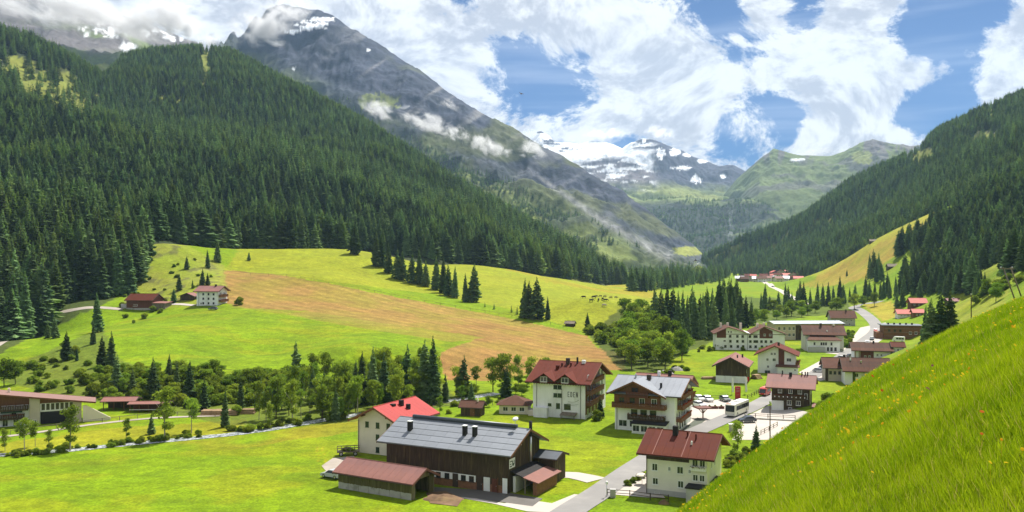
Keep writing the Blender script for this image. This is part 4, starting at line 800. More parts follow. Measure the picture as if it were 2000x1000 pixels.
# ------------------------------------------------------------------ building kit
class MB:
    def __init__(s): s.v = []; s.f = []
    def box(s, x0, x1, y0, y1, z0, z1):
        o = len(s.v); s.v += [(x0, y0, z0), (x1, y0, z0), (x1, y1, z0), (x0, y1, z0), (x0, y0, z1), (x1, y0, z1), (x1, y1, z1), (x0, y1, z1)]
        s.f += [(o, o + 3, o + 2, o + 1), (o + 4, o + 5, o + 6, o + 7), (o, o + 1, o + 5, o + 4), (o + 1, o + 2, o + 6, o + 5), (o + 2, o + 3, o + 7, o + 6), (o + 3, o, o + 4, o + 7)]; return s
    def prism(s, poly, axis, a0, a1):
        """extrude a polygon; axis 'x': poly in (y, z); 'y': poly in (x, z); 'z': poly in (x, y)"""
        def P_(p, a): return (a, p[0], p[1]) if axis == 'x' else ((p[0], a, p[1]) if axis == 'y' else (p[0], p[1], a))
        o = len(s.v); n = len(poly); s.v += [P_(p, a0) for p in poly] + [P_(p, a1) for p in poly]
        s.f += [tuple(o + i for i in range(n)), tuple(o + n + i for i in reversed(range(n)))]
        s.f += [(o + i, o + n + i, o + n + (i + 1) % n, o + (i + 1) % n) for i in range(n)]; return s
    def slab(s, a, b, c, d, th):
        """roof slab: quad a-b-c-d (upper face) with thickness th straight down"""
        o = len(s.v); s.v += [tuple(a), tuple(b), tuple(c), tuple(d)] + [(p[0], p[1], p[2] - th) for p in (a, b, c, d)]
        s.f += [(o, o + 1, o + 2, o + 3), (o + 7, o + 6, o + 5, o + 4)] + [(o + i, o + 4 + i, o + 4 + (i + 1) % 4, o + (i + 1) % 4) for i in range(4)]; return s
    def tube(s, P_, rad, n=6):
        v, f = tube_geo(P_, rad if isinstance(rad, (list, tuple)) else [rad] * len(P_), n); o = len(s.v); s.v += v; s.f += [tuple(i + o for i in q) for q in f]
        m = len(P_) - 1; s.f += [tuple(o + i for i in reversed(range(n))), tuple(o + m * n + i for i in range(n))]; return s
    def mesh(s, name, material, smooth=False):
        me = bpy.data.meshes.new(name); me.from_pydata([tuple(map(float, v)) for v in s.v], [], s.f); me.update()
        bm = bmesh.new(); bm.from_mesh(me); bmesh.ops.recalc_face_normals(bm, faces=bm.faces[:]); bm.to_mesh(me); bm.free()
        me.materials.append(material)
        if smooth:
            for p in me.polygons: p.use_smooth = True
        return me
    def obj(s, name, material, parent=None, smooth=False): return link(name, s.mesh(name, material, smooth), parent)
MCACHE = {}
def cached(key, fn):
    if key not in MCACHE: MCACHE[key] = fn()
    return MCACHE[key]
def win_frame(w, h, material, mull=True):
    def mk():
        m = MB(); t = .09
        m.box(-w / 2, w / 2, -.05, .02, 0, t).box(-w / 2, w / 2, -.05, .02, h - t, h).box(-w / 2, -w / 2 + t, -.05, .02, t, h - t).box(w / 2 - t, w / 2, -.05, .02, t, h - t)
        if mull: m.box(-.03, .03, -.045, .02, t, h - t)
        m.box(-w / 2 - .06, w / 2 + .06, -.12, .02, -.07, -.002)
        return m.mesh('window_frame', material)
    return cached(('wf', round(w, 2), round(h, 2), material.name, mull), mk)
def win_pane(w, h, material):
    return cached(('wp', round(w, 2), round(h, 2), material.name), lambda: MB().box(-w / 2 + .08, w / 2 - .08, -.022, .02, .08, h - .08).mesh('pane', material))
def shutter(w, h, material):
    return cached(('sh', round(w, 2), round(h, 2), material.name), lambda: MB().box(-w / 2, w / 2, -.06, .01, 0, h).box(-w / 2 + .06, w / 2 - .06, -.075, -.055, h * .48, h * .52).mesh('shutter', material))
class House:
    """a building standing on the ground: local x along the front wall, y into the depth, z up"""
    def __init__(s, name, label, pos, yaw, L, Wd, he, hr, ridge, wall, roof, cat='house', group=None, ov=(1.1, 1.2), base=1.5, z0=None, th=.22, trim=M_TRIMB, panels=None, roofname='roof', apex=None):
        s.e = bpy.data.objects.new(name, None); COL.objects.link(s.e); s.e.empty_display_size = .5
        z = g1(pos[0], pos[1]) if z0 is None else z0
        s.e.location = (pos[0], pos[1], z); s.e.rotation_euler = (0, 0, R(yaw)); s.e['label'] = label; s.e['category'] = cat
        if group: s.e['group'] = group
        s.L, s.W, s.he, s.hr, s.ridge, s.trim = L, Wd, he, hr, ridge, trim
        m = MB(); ap = (Wd if ridge == 'x' else L) / 2 if apex is None else apex; s.ap = ap
        if hr - he < .05: m.box(0, L, 0, Wd, -base, he)
        elif ridge == 'x': m.prism([(0, -base), (Wd, -base), (Wd, he), (ap, hr), (0, he)], 'x', 0, L)
        else: m.prism([(0, -base), (L, -base), (L, he), (ap, hr), (0, he)], 'y', 0, Wd)
        if wall is not None: s.wall = m.obj('wall', wall, s.e)
        if roof is not None: s.make_roof(roof, ov, th, panels, roofname)
    def make_roof(s, roof, ov, th, panels, roofname):
        oe, og = ov; L, Wd, he, hr, ap = s.L, s.W, s.he, s.hr, s.ap; lift = th + .03
        if hr - he < .05:
            s.roof = MB().box(-og, L + og, -oe, Wd + oe, he + .01, he + th).obj(roofname, roof, s.e); s.slope = None; return
        full = Wd if s.ridge == 'x' else L
        k0 = (hr - he) / ap; k1 = (hr - he) / (full - ap)
        def sl(q):   # height of the roof's upper face at cross position q
            return hr + lift - (k0 * (ap - q) if q < ap else k1 * (q - ap))
        s.sl = sl
        def pt3(a, q, dz=0): return (a, q, sl(q) + dz) if s.ridge == 'x' else (q, a, sl(q) + dz)
        a0, a1 = (-og, L + og) if s.ridge == 'x' else (-og, Wd + og)
        s.a0, s.a1 = a0, a1; s.pt3 = pt3; q0, q1 = -oe, full + oe; s.q0, s.q1 = q0, q1
        m = MB(); m.slab(pt3(a0, q0), pt3(a1, q0), pt3(a1, ap), pt3(a0, ap), th); m.slab(pt3(a1, q1), pt3(a0, q1), pt3(a0, ap), pt3(a1, ap), th)
        s.roof = m.obj(roofname, roof, s.e)
        # bargeboards and fascia
        b = MB(); t = .08
        for a in (a0 - t, a1):
            for (qa, qb) in ((q0, ap), (ap, q1)):
                p = [pt3(a, qa, .05), pt3(a, qb, .05), pt3(a, qb, -th - .12), pt3(a, qa, -th - .12)]; o = len(b.v)
                d = (t, 0, 0) if s.ridge == 'x' else (0, t, 0)
                b.v += p + [(x + d[0], y + d[1], z + d[2]) for (x, y, z) in p]; b.f += [(o, o + 1, o + 2, o + 3), (o + 7, o + 6, o + 5, o + 4)] + [(o + i, o + 4 + i, o + 4 + (i + 1) % 4, o + (i + 1) % 4) for i in range(4)]
        b.obj('bargeboard', s.trim, s.roof)
        g = MB(); g.tube([pt3(a0 + .05, q0 - .07, -th * .6), pt3(a1 - .05, q0 - .07, -th * .6)], .07).tube([pt3(a0 + .05, q1 + .07, -th * .6), pt3(a1 - .05, q1 + .07, -th * .6)], .07); g.obj('gutter', M_TRIMB, s.roof)
        rc = MB(); rc.tube([pt3(a0 + .02, ap, .01), pt3(a1 - .02, ap, .01)], .11, 6); rc.obj('ridge_cap', roof, s.roof)
        if panels:
            nx, ny = panels; both = [(q0, ap), (q1, ap)]
            for (qa, qb) in both:
                A = Vector(pt3(0, qa)); B = Vector(pt3(0, qb)); up = (B - A); dv = Vector((1, 0, 0)) if s.ridge == 'x' else Vector((0, 1, 0))
                nrm = dv.cross(up).normalized(); nrm = nrm if nrm.z > 0 else -nrm
                pw = (a1 - a0) / nx; ph = up.length / ny; un = up.normalized()
                key = ('panel', round(pw, 3), round(ph, 3), roof.name, s.ridge, qa < qb, round(up.z, 3))
                def mk():
                    mm = MB(); c = [dv * .012, dv * (pw - .012), dv * (pw - .012) + un * (ph - .03), dv * .012 + un * (ph - .03)]; lo = [q + nrm * .012 for q in c]; hi = [c[0] + nrm * .075, c[1] + nrm * .075, c[2] + nrm * .03, c[3] + nrm * .03]
                    mm.v += [tuple(q) for q in lo + hi]; mm.f += [(0, 1, 2, 3), (7, 6, 5, 4)] + [(i, 4 + i, 4 + (i + 1) % 4, (i + 1) % 4) for i in range(4)]
                    return mm.mesh('roof_panel', roof)
                pm = cached(key, mk)
                for i in range(nx):
                    for j in range(ny):
                        o = link('roof_panel', pm, s.roof); base = A + un * (ph * j); o.location = base + dv * (a0 + pw * i)
    def band(s, name, z0, z1, material, faces='fr', t=.04, x0=0, x1=None):
        """cladding band over the wall between two heights, following the gables"""
        L, Wd = s.L, s.W; x1 = x1
        for fc in faces:
            m = MB(); ln = L if fc in 'fb' else Wd; xb = ln if x1 is None else x1
            gab = (fc in 'fb') == (s.ridge == 'y')
            def top(q): return min(z1, s.he if not gab else s.he + (s.hr - s.he) * (q / s.ap if q < s.ap else (ln - q) / (ln - s.ap)))
            qs = sorted(set([x0, xb] + ([s.ap] if gab and x0 < s.ap < xb else []) + ([q for q in [(z1 - s.he) / max(s.hr - s.he, .01) * s.ap, ln - (z1 - s.he) / max(s.hr - s.he, .01) * (ln - s.ap)] if gab and z1 > s.he and x0 < q < xb])))
            poly = [(x0, z0), (xb, z0)] + [(q, top(q)) for q in reversed(qs)]
            if fc == 'f': m.prism(poly, 'y', -t, .02)
            elif fc == 'r': m.prism(poly, 'x', L - .02, L + t)
            elif fc == 'l': m.prism([(Wd - q, z) for (q, z) in poly], 'x', -t, .02)
            m.obj(name, material, s.e)
    def boards(s, name, z0, z1, material, fc='f', step=.32, t=.05, x0=0, x1=None, seed=0):
        """vertical boarding, each board standing a little differently; joined as one part"""
        r = random.Random(seed); m = MB(); ln = s.L if fc == 'f' else s.W; x1 = ln if x1 is None else x1; q = x0; gab = (fc in 'fb') == (s.ridge == 'y')
        while q < x1 - .05:
            w = min(step * r.uniform(.85, 1.15), x1 - q); c = q + w / 2
            tp = min(z1, s.he if not gab else s.he + (s.hr - s.he) * (c / s.ap if c < s.ap else (ln - c) / (ln - s.ap)))
            d = t + r.uniform(0, .035); zb = z0 - r.uniform(0, .12)
            if fc == 'f': m.box(q + .01, q + w - .01, -d, .02, zb, tp)
            elif fc == 'r': m.box(s.L - .02, s.L + d, q + .01, q + w - .01, zb, tp)
            q += w
        o = m.obj(name, material, s.e); o['kind'] = 'stuff'
    def place(s, o, fc, q, z, out=0.0):
        if fc == 'f': o.location = (q, -out, z)
        elif fc == 'r': o.location = (s.L + out, q, z); o.rotation_euler = (0, 0, R(90))
        elif fc == 'l': o.location = (-out, s.W - q, z); o.rotation_euler = (0, 0, R(-90))
        return o
    def win(s, fc, q, z, w=1.0, h=1.2, frame=M_TRIMW, sh=None, out=0.0, mull=True, name='window'):
        o = s.place(link(name, win_frame(w, h, frame, mull), s.e), fc, q, z, out)
        link('pane', win_pane(w, h, M_GLASS), o)
        if sh:
            for sg in (-1, 1):
                p = link('shutter', shutter(w * .45, h, sh), o); p.location = (sg * (w * .5 + w * .24), 0, 0)
        return o
    def wins(s, fc, qs, z, w=1.0, h=1.2, **k):
        for q in qs: s.win(fc, q, z, w, h, **k)
    def door(s, fc, q, z, w=1.0, h=2.1, material=M_WOODB, out=0.0):
        key = ('door', w, h, material.name)
        me = cached(key, lambda: MB().box(-w / 2, w / 2, -.06, .02, 0, h).box(-w / 2 + .12, w / 2 - .12, -.075, -.055, h * .12, h * .42).box(-w / 2 + .12, w / 2 - .12, -.075, -.055, h * .52, h * .9).mesh('door', material))
        o = s.place(link('door', me, s.e), fc, q, z, out); hd = link('handle', cached('handle', lambda: MB().box(0, .12, -.13, -.06, 0, .03).mesh('handle', M_METAL)), o); hd.location = (w * .3, 0, h * .48); return o
    def balcony(s, fc, q0, q1, z, depth=1.1, material=M_WOODB, flowers=True, rail=.95):
        w = q1 - q0
        m = MB(); m.box(0, w, -depth, 0, -.16, -.003); n = max(3, int(w / .34)); st = w / n
        for i in range(n): m.box(i * st + .03, (i + 1) * st - .03, -depth - .02, -depth + .02, -.25, rail)
        m.box(-.03, w + .03, -depth - .06, -depth + .06, rail, rail + .09)
        for x in (0, w): m.box(x - .03, x + .03, -depth, -.02, rail * .9, rail + .05).box(x - .02, x + .02, -depth, -.02, 0, rail * .8)
        me = m.mesh('balcony', material); o = s.place(link('balcony', me, s.e), fc, q0, z)
        if flowers and w > 1.5:
            r = np.random.default_rng(int(w * 10)); nn = int(w * 22); p = np.c_[r.uniform(.1, w - .1, nn), -depth - .12 + r.normal(0, .08, nn), rail - .05 + np.abs(r.normal(0, .13, nn))]
            d = r.normal(size=(nn, 3)) * .09; d2 = r.normal(size=(nn, 3)) * .09
            V = np.stack([p - d, p + d2, p + d], 1).reshape(-1, 3); fm = mesh_np('flower_box', V, np.arange(len(V)).reshape(-1, 3), M_FLOWR, False); link('flower_box', fm, o)
        return o
    def chimney(s, a, q, w=.7, h=1.3, material=M_TRIMB, name="chimney"):
        p = s.pt3(a, q) if getattr(s, 'pt3', None) else (a, q, s.he + .2)
        o = MB().box(-w / 2, w / 2, -w / 2, w / 2, -.5, h).obj(name, material, s.roof); o.location = p
        return o
    def pipe(s, fc, q, z0, z1):
        o = MB().tube([(0, -.1, z0), (0, -.1, z1)], .06).obj('downpipe', M_TRIMB, s.e); s.place(o, fc, q, 0); return o
    def part(s, name, mb, material, smooth=False): return mb.obj(name, material, s.e, smooth)
def base_px(u, v): return hit(u, v)[:2]
# ------------------------------------------------------------------ the farm in front
fl = lambda u, v: ((u - 1000) / FPX * CAMZ * FPX / (v - 500), CAMZ * FPX / (v - 500))     # point on the flat valley floor
# big barn
by = -27; bx, b_y = fl(991, 965); bL = 24.5
bp = (bx - bL * math.cos(R(by)), b_y - bL * math.sin(R(by)))
B = House('big_barn', 'long dark wooden barn with grey metal roof in the foreground', bp, by, bL, 12.5, 7.0, 9.7, 'x', M_WOODD, M_RGRY, 'barn', ov=(1.3, 1.3), z0=0, panels=(11, 5), trim=M_WOODB)
B.boards('vertical_boards', 2.6, 7.0, M_WOODG if False else M_WOODD, 'f', .30, seed=1); B.boards('gable_boards', 2.6, 12, M_WOODD, 'r', .30, seed=2)
B.band('masonry', -.5, 1.3, M_BRICKW, 'f', .06, 6.5); B.band('white_masonry', 1.3, 2.4, M_WHITE, 'f', .05, 6.5, 18.4); B.band('white_corner', -.5, 2.6, M_WHITE, 'f', .09, bL - .9, bL)
for k in range(3): B.win('f', 9.2 + k * 1.75, 1.25, .95, 1.0, M_TRIMB, out=.05)
B.win('f', 16.0, 1.25, .95, 1.0, M_TRIMB, out=.05); B.win('f', 17.6, 1.25, .95, 1.0, M_TRIMB, out=.05)
B.door('f', 14.4, .05, 1.1, 2.3, M_TRIMB, .07); B.door('f', 19.2, .0, 1.1, 2.3, M_TRIMB, .07); B.door('f', 20.6, .0, 1.2, 2.4, M_TRIMW, .07); B.door('f', 22.1, 0, 1.0, 2.3, M_WOODR, .07)
rp = B.part('rail_post', MB().box(22.75, 22.85, -.3, -.2, 0, 2.6), M_WOODB); 
for a in (1.2, ): B.chimney(3.3, 2.6, .75, 1.6, M_BLACK, name='vent_shaft')
B.chimney(14.6, 2.9, .7, 1.6, M_BLACK, name='vent_shaft'); B.chimney(16.6, 2.9, .7, 1.6, M_BLACK, name='vent_shaft')
for a, q in ((3.3, 2.6), (14.6, 2.9), (16.6, 2.9)):
    c = MB().box(-.42, .42, -.42, .42, 1.62, 1.74).obj('vent_cap', M_TRIMW, B.roof); c.location = B.pt3(a, q)
rv = MB().tube([B.pt3(1.6, 6.25, .28), B.pt3(23.2, 6.25, .28)], .36, 8).obj('ridge_vent', M_RSLATE, B.roof, True)
dd = MB().tube([(0, 0, 0), (0, 0, .9)], .035).tube([(0, 0, .9), (0, -.02, .98), (0, -.1, 1.12)], [.05, .5, .55], 10).obj('satellite_dish', M_TRIMW, B.roof, True); dd.location = B.pt3(23.0, 6.0, .6)
st = MB().tube([(bL + 1.0, 6.9, 4.2), (bL + 1.0, 6.9, 8.6)], .22, 8).obj('metal_flue', M_METAL, B.e, True)
MB().tube([(bL + 1.0, 6.9, 8.6), (bL + 1.0, 6.9, 11.2)], .30, 8).obj('black_flue', M_BLACK, B.e, True)
sg = B.part('sign_board', MB().box(bL + .1, bL + .16, .45, 2.55, 4.1, 5.7), M_TRIMW); sg['label'] = 'white sign board with a small green picture'
for (y0, y1, z0, z1) in ((.65, 1.3, 4.35, 4.55), (.65, 1.15, 4.75, 4.9), (1.5, 1.75, 4.45, 5.2), (1.75, 2.1, 4.4, 4.8), (2.1, 2.3, 4.6, 5.35), (.7, 1.6, 5.2, 5.35)):
    link('printed_mark', MB().box(bL + .155, bL + .175, y0, y1, z0, z1).mesh('printed_mark', M_GREENP), sg)
pl = B.part('emblem_plate', MB().box(bL + .1, bL + .16, 4.1, 5.1, 7.3, 8.3), M_CREAM)
# side lean-to of the barn
lean = House('barn_annex', 'small stone and timber annex with pink roof at the right end of the barn', (bp[0] + (bL + .3) * math.cos(R(by)) + .45 * 1.2, bp[1] + (bL + .3) * math.sin(R(by)) + .88 * 1.2), by, 4.6, 8.2, 2.5, 2.7, 'y', None, None, 'annex', ov=(.1, .1), z0=0, apex=2.2)
lean.part('roof_black', MB().slab((-.4, -.3, 3.7), (2.3, -.3, 2.9), (2.3, 9.2, 2.9), (-.4, 9.2, 3.7), .15), M_BLACK)
lean.part('roof_pink', MB().slab((2.32, -.6, 2.95), (5.2, -.6, 2.3), (5.2, 8.9, 2.3), (2.32, 8.9, 2.95), .14), M_RPINK)
lean.part('stone_wall', MB().box(3.9, 4.6, .0, 8.2, -.6, 2.2), M_BRICKW); lean.part('end_wall', MB().box(0, .5, .3, 8.2, -.5, 2.7), M_WHITE); lean.part('back_wall', MB().box(0.5, 3.9, 7.7, 8.2, -.5, 2.45), M_WOODD)
for k in range(3): lean.part('post', MB().box(2.2, 2.4, .2 + k * 3.2, .4 + k * 3.2, -.5, 2.75), M_WOODG)
rear = House('rear_shed', 'dark little shed with slate roof behind the barn gable', (bp[0] + (bL - 1) * math.cos(R(by)) + .454 * 10.2, bp[1] + (bL - 1) * math.sin(R(by)) + .89 * 10.2), by, 5.2, 4.5, 4.2, 4.9, 'x', M_WOODD, M_RSLATE, 'shed', ov=(.5, .5), z0=0)
# red-roofed open shed
S = House('machine_shed', 'open timber shed with faded red roof beside the barn', fl(661, 953), -30, 15.6, 6.4, 2.9, 4.4, 'x', None, M_RPINK, 'shed', ov=(.75, .7), z0=0, panels=(12, 1), trim=M_RPINK)
S.part('front_wall', MB().box(0, 15.6, .02, .25, -1, 2.95), M_WOODG); S.part('back_wall', MB().box(0, 15.6, 6.15, 6.4, -1, 2.9), M_WOODG); S.part('left_wall', MB().prism([(0.25, -1), (6.15, -1), (6.15, 2.9), (3.2, 4.3), (.25, 2.9)], 'x', 0, .25), M_WOODG)
S.boards('vertical_boards', 1.15, 2.9, mat('mossy_boards', (0.10, 0.085, 0.035), .9, .4, 1.6, .006, 10, streak=(3, 3, .35), col2=(0.15, 0.14, 0.06)), 'f', .3, seed=3)
for k in range(7): S.part('concrete_panel', MB().box(.06 + k * 2.22, 2.2 + k * 2.22, -.06, .02, -.6, 1.1), M_CONC)
S.part('door_post', MB().box(15.3, 15.6, .25, 1.0, -.6, 3.3), M_WOODG); S.part('gable_board', MB().prism([(1.0, 3.0), (5.2, 3.0), (4.9, 3.5), (3.2, 4.35), (1.2, 3.45)], 'x', 15.4, 15.6), M_WOODG)
S.part('door_jamb', MB().box(15.3, 15.6, 5.0, 6.15, -.6, 3.2), mat('mossy_boards', (0.1, .085, .035)))
# cream farmhouse with the bright red roof
Fh = House('red_roof_farmhouse', 'cream plastered farmhouse with bright red sheet roof behind the barn', fl(699, 883), -27, 9.6, 12.5, 7.1, 9.5, 'y', M_CREAM, M_RRED, 'house', ov=(1.35, 1.5), z0=0, panels=(11, 1), trim=M_WOODB)
for q in (2.3, 4.9, 7.5): Fh.win('f', q, 5.3, .85, 1.15, M_GREENP)
Fh.win('f', 4.9, 2.9, .85, 1.15, M_GREENP); Fh.win('f', 6.7, 2.9, .5, .8, M_GREENP); Fh.win('f', 7.9, 2.9, .5, .8, M_GREENP); Fh.win('f', 4.9, .4, .85, 1.1, M_GREENP)
Fh.chimney(6.5, 6.2, .8, 1.1, M_BLACK); Fh.chimney(7.0, 7.6, .7, 1.0, M_BLACK); Fh.chimney(4.2, 5.7, .9, .35, M_BLACK, name='skylight'); Fh.pipe('f', .25, -.5, 6.6); Fh.balcony('r', 6, 11, 4.6, 1.1)
Fh.part('rafter_ends', MB().box(1.6, 1.9, -1.3, 0, 7.6, 7.85).box(4.7, 5.0, -1.4, 0, 9.15, 9.4).box(7.6, 7.9, -1.3, 0, 7.6, 7.85), M_WOODB)
# near white house
H = House('near_white_house', 'cream white two storey house with red brown roof next to the road', fl(1262, 964), -25, 10.3, 11, 7.2, 9.7, 'x', mat('pale_plaster', (0.74, 0.70, 0.62), .9, .05, .6, .004, 30, col2=(0.68, 0.64, 0.57)), M_RBRN, 'house', ov=(1.2, 1.3), z0=0, trim=M_WOODR, panels=(9, 1))
H.band('grey_plinth', -1, .9, M_GREYP, 'fr', .05); H.band('wood_band', 5.9, 7.2, M_WOODD, 'f', .07, 0, 7.3)
H.win('f', 1.5, 4.0, 1.0, 1.25); H.win('f', 4.0, 4.2, .5, .75); H.win('f', 5.8, 3.9, 1.1, 1.25); H.win('f', 7.4, 4.1, .5, .75)
H.win('f', 1.6, 1.7, 1.0, 1.15); H.win('f', 5.9, 1.6, 1.0, 1.2); H.win('f', 7.5, 1.6, .5, .6); H.win('f', 8.35, 3.0, .9, 1.1, M_TRIMW); H.win('f', 9.45, 3.0, .9, 1.1, M_TRIMW)
H.win('f', 1.9, .15, .9, .5); H.win('f', 9.5, 5.4, .95, 1.1); H.win('f', 8.3, 5.4, 1.0, 1.1); H.wins('r', (3.2, 5.6), 4.6, .8, 1.2); H.balcony('f', 7.6, 10.2, 5.0, .5, M_TRIMW, True, .35)
H.chimney(3.9, 4.4, .85, 1.5, M_BLACK); H.chimney(7.6, 3.6, .25, .9, M_RBRN, name='vent_pipe'); H.chimney(6.0, 4.3, .25, .8, M_RBRN, name='vent_pipe'); H.chimney(7.2, 2.2, .25, .6, M_TRIMW, name='vent_pipe'); H.pipe('f', .12, -.5, 6.7)
for a in (1.3, 6.2): H.roof and link('seam_strip', MB().slab(*[tuple(Vector(H.pt3(a + dx, q, .10))) for dx, q in ((0, -1.1), (.12, -1.1), (.12, 5.4), (0, 5.4))], .03).mesh('seam_strip', M_RPINK), H.roof)
H.part('porch_roof', MB().slab((7.2, -2.6, 2.45), (11.4, -2.6, 2.45), (11.4, -.05, 2.6), (7.2, -.05, 2.6), .18), M_BLACK); H.part('porch_wall', MB().box(7.4, 7.7, -2.5, -.06, -1, 2.25).box(7.7, 11.2, -2.5, -2.2, -1, 2.25), M_GREYP)
H.part('side_roof', MB().slab((10.4, 1.5, 2.7), (12.6, 1.5, 2.5), (12.6, 6.5, 2.5), (10.4, 6.5, 2.7), .18), M_BLACK); H.part('side_wall', MB().box(10.35, 12.4, 1.7, 6.3, -1, 2.35), M_GREYP)
# white hotel with lettering
wy = -21; WH = House('white_hotel', 'large white hotel with maroon roof, dormers and lettering', fl(1041, 812), wy, 13.6, 19, 8.9, 12.6, 'x', M_WHITE, M_RMAR, 'hotel', ov=(1.3, 1.6), z0=0, trim=M_WOODB, panels=(12, 1))
for q in (3.4, 8.9):
    dw = 2.5; z0 = 8.9; m = MB().prism([(q - dw, z0 - .3), (q + dw, z0 - .3), (q + dw, z0 + .25), (q, z0 + 1.9), (q - dw, z0 + .25)], 'y', -1.15, 4.0); dm = WH.part('dormer', m, M_WOODD)
    MB().slab((q - dw - .5, -1.8, z0 + .05), (q - dw - .5, 5.5, z0 + .05), (q, 5.5, z0 + 2.15), (q, -1.8, z0 + 2.15), .18).slab((q + dw + .5, 5.5, z0 + .05), (q + dw + .5, -1.8, z0 + .05), (q, -1.8, z0 + 2.15), (q, 5.5, z0 + 2.15), .18).obj('dormer_roof', M_RMAR, dm)
    o = link('dormer_window', win_frame(1.8, 1.3, M_TRIMW, True), dm); o.location = (q - .2, -1.18, z0 - .1); link('dormer_pane', win_pane(1.8, 1.3, M_GLASS), dm).location = (q - .2, -1.18, z0 - .1)
WH.part('eaves_valance', (lambda m: [m.prism([(k * .68 + .04, 8.75), (k * .68 + .66, 8.75), (k * .68 + .5, 8.25), (k * .68 + .35, 8.1), (k * .68 + .2, 8.25)], 'y', -.14, -.02) for k in range(20)] and m)(MB()), M_WOODD)
for z in (7.0, 5.0): WH.win('f', 5.9, z, 1.0, 1.0, M_GREENP); WH.win('f', 7.0, z, 1.0, 1.0, M_GREENP)
WH.win('f', 6.6, 2.2, 1.0, 1.35, M_GREENP); WH.win('f', 9.0, 2.1, 1.7, 1.35, M_GREENP); WH.win('f', 4.4, 2.7, .9, .7, M_GREENP); WH.pipe('f', 1.0, -.5, 8.4); WH.pipe('f', 7.6, 0, 7.2); WH.pipe('f', 12.4, -.5, 8.4)
WH.part('stair_block', MB().box(.7, 4.2, -1.6, -.02, -1, 2.4), M_WHITE); WH.part('terrace_awning', MB().slab((7.6, -2.0, 1.0), (11.6, -2.0, 1.0), (11.6, -.05, 1.5), (7.6, -.05, 1.5), .1).box(7.8, 7.95, -1.9, -1.75, -1, .9).box(11.2, 11.35, -1.9, -1.75, -1, .9), M_WOODG)
# lettering E D E N, narrow capitals, and the swoosh beneath
def strokes(m, x, z, w, h, segs, y=-.06, t=.13):
    for (a, b, c, d) in segs:
        p = Vector((x + a * w, 0, z + b * h)); q = Vector((x + c * w, 0, z + d * h)); dr = (q - p).normalized(); nn = Vector((-dr.z, 0, dr.x)) * t / 2; e_ = dr * t * .5
        pts4 = [p - nn - e_, q - nn + e_, q + nn + e_, p + nn - e_]; m.prism([(v.x, v.z) for v in pts4], 'y', y, .01)
E_ = [(0, 0, 0, 1), (0, 1, 1, 1), (0, .5, .8, .5), (0, 0, 1, 0)]; D_ = [(0, 0, 0, 1), (0, 1, .7, 1), (.7, 1, 1, .75), (1, .75, 1, .25), (1, .25, .7, 0), (.7, 0, 0, 0)]; N_ = [(0, 0, 0, 1), (0, 1, 1, 0), (1, 0, 1, 1)]
M_LET = mat('hotel_lettering', (0.10, 0.095, 0.08), .7, .1, 2)
for k, sgm in enumerate((E_, D_, E_, N_)):
    m = MB(); strokes(m, 9.15 + k * .72, 5.3, .32, 1.15, sgm, y=-.05 - .001 * k); WH.part('letter', m, M_LET)
m = MB(); strokes(m, 9.2, 3.55, 1, 1, [(0, .5, .8, .45), (.8, .45, 1.6, .5), (1.6, .5, 2.2, .72), (2.2, .72, 2.7, 1.05)], t=.09); WH.part('swoosh', m, mat('grey_green_paint', (0.28, 0.31, 0.24), .8, .1, 2)); m = MB(); strokes(m, 8.9, 3.1, 1, 1, [(0, .5, 2.9, .42)], t=.06); strokes(m, 9.1, 2.8, 1, 1, [(0, .42, 2.4, .35)], y=-.062, t=.06); WH.part('underline', m, mat('grey_green_paint', (0.28, .31, .24)))
WH.band('timber_gable', 1.0, 13, M_WOODB, 'r', .06, 0, 13.2)
for z in (8.6, 6.0, 3.4): WH.balcony('r', .4, 12.8, z, 1.3); WH.wins('r', (2.2, 4.8, 7.4, 10.0, 12.0), z + .1, 1.3, 1.9, out=.06, mull=True)
for z in (9.0, 6.6, 4.2, 1.4): WH.win('r', 15.4, z, .9, 1.2, M_GREENP)
WH.wins('r', (2, 5, 8, 11), .6, 1.3, 1.7, out=.06); WH.chimney(6.6, 8.2, .9, 1.5, M_TRIMB); WH.chimney(9.0, 8.6, .4, 1.6, M_BLACK); WH.chimney(5.4, 7.0, .4, .8, M_RMAR, name='vent_pipe'); WH.chimney(7.7, 7.2, .4, .8, M_RMAR, name='vent_pipe'); WH.chimney(4.7, 5.6, .8, .9, M_RMAR); WH.chimney(10.6, 9.0, .9, .7, M_TRIMW)
# timber hotel with grey roof and cross gable
ty = -24; TH = House('timber_hotel', 'white and timber hotel with grey metal roof and carved balconies', fl(1201, 838), ty, 14.0, 16, 8.7, 11.3, 'x', M_WHITE, M_RBLUE, 'hotel', ov=(1.3, 1.7), z0=0, trim=M_WOODB, panels=(12, 1))
cg = 4.9; ga = 11.1
TH.part('cross_gable_wall', MB().prism([(-.02, 5.4), (10.8, 5.4), (10.8, 8.9), (cg, ga), (-.02, 8.6)], 'y', -.55, 5), M_WOODB)
TH.part('cross_gable_roof', MB().slab((-1.3, -2.0, 8.55), (-1.3, 7.0, 8.55), (cg, 7.0, ga + .5), (cg, -2.0, ga + .5), .22).slab((12.4, 7.0, 8.35), (12.4, -2.0, 8.35), (cg, -2.0, ga + .5), (cg, 7.0, ga + .5), .22), M_RBLUE)
TH.part('gable_verge', MB().slab((-1.4, -2.12, 8.52), (-1.4, -2.0, 8.52), (cg, -2.0, ga + .48), (cg, -2.12, ga + .48), .42).slab((12.5, -2.0, 8.32), (12.5, -2.12, 8.32), (cg, -2.12, ga + .48), (cg, -2.0, ga + .48), .42), M_WOODB)
TH.balcony('f', -.3, 12.2, 5.5, 1.5, M_WOODB); TH.balcony('f', 3.0, 8.2, 8.0, 1.3, M_WOODR, False)
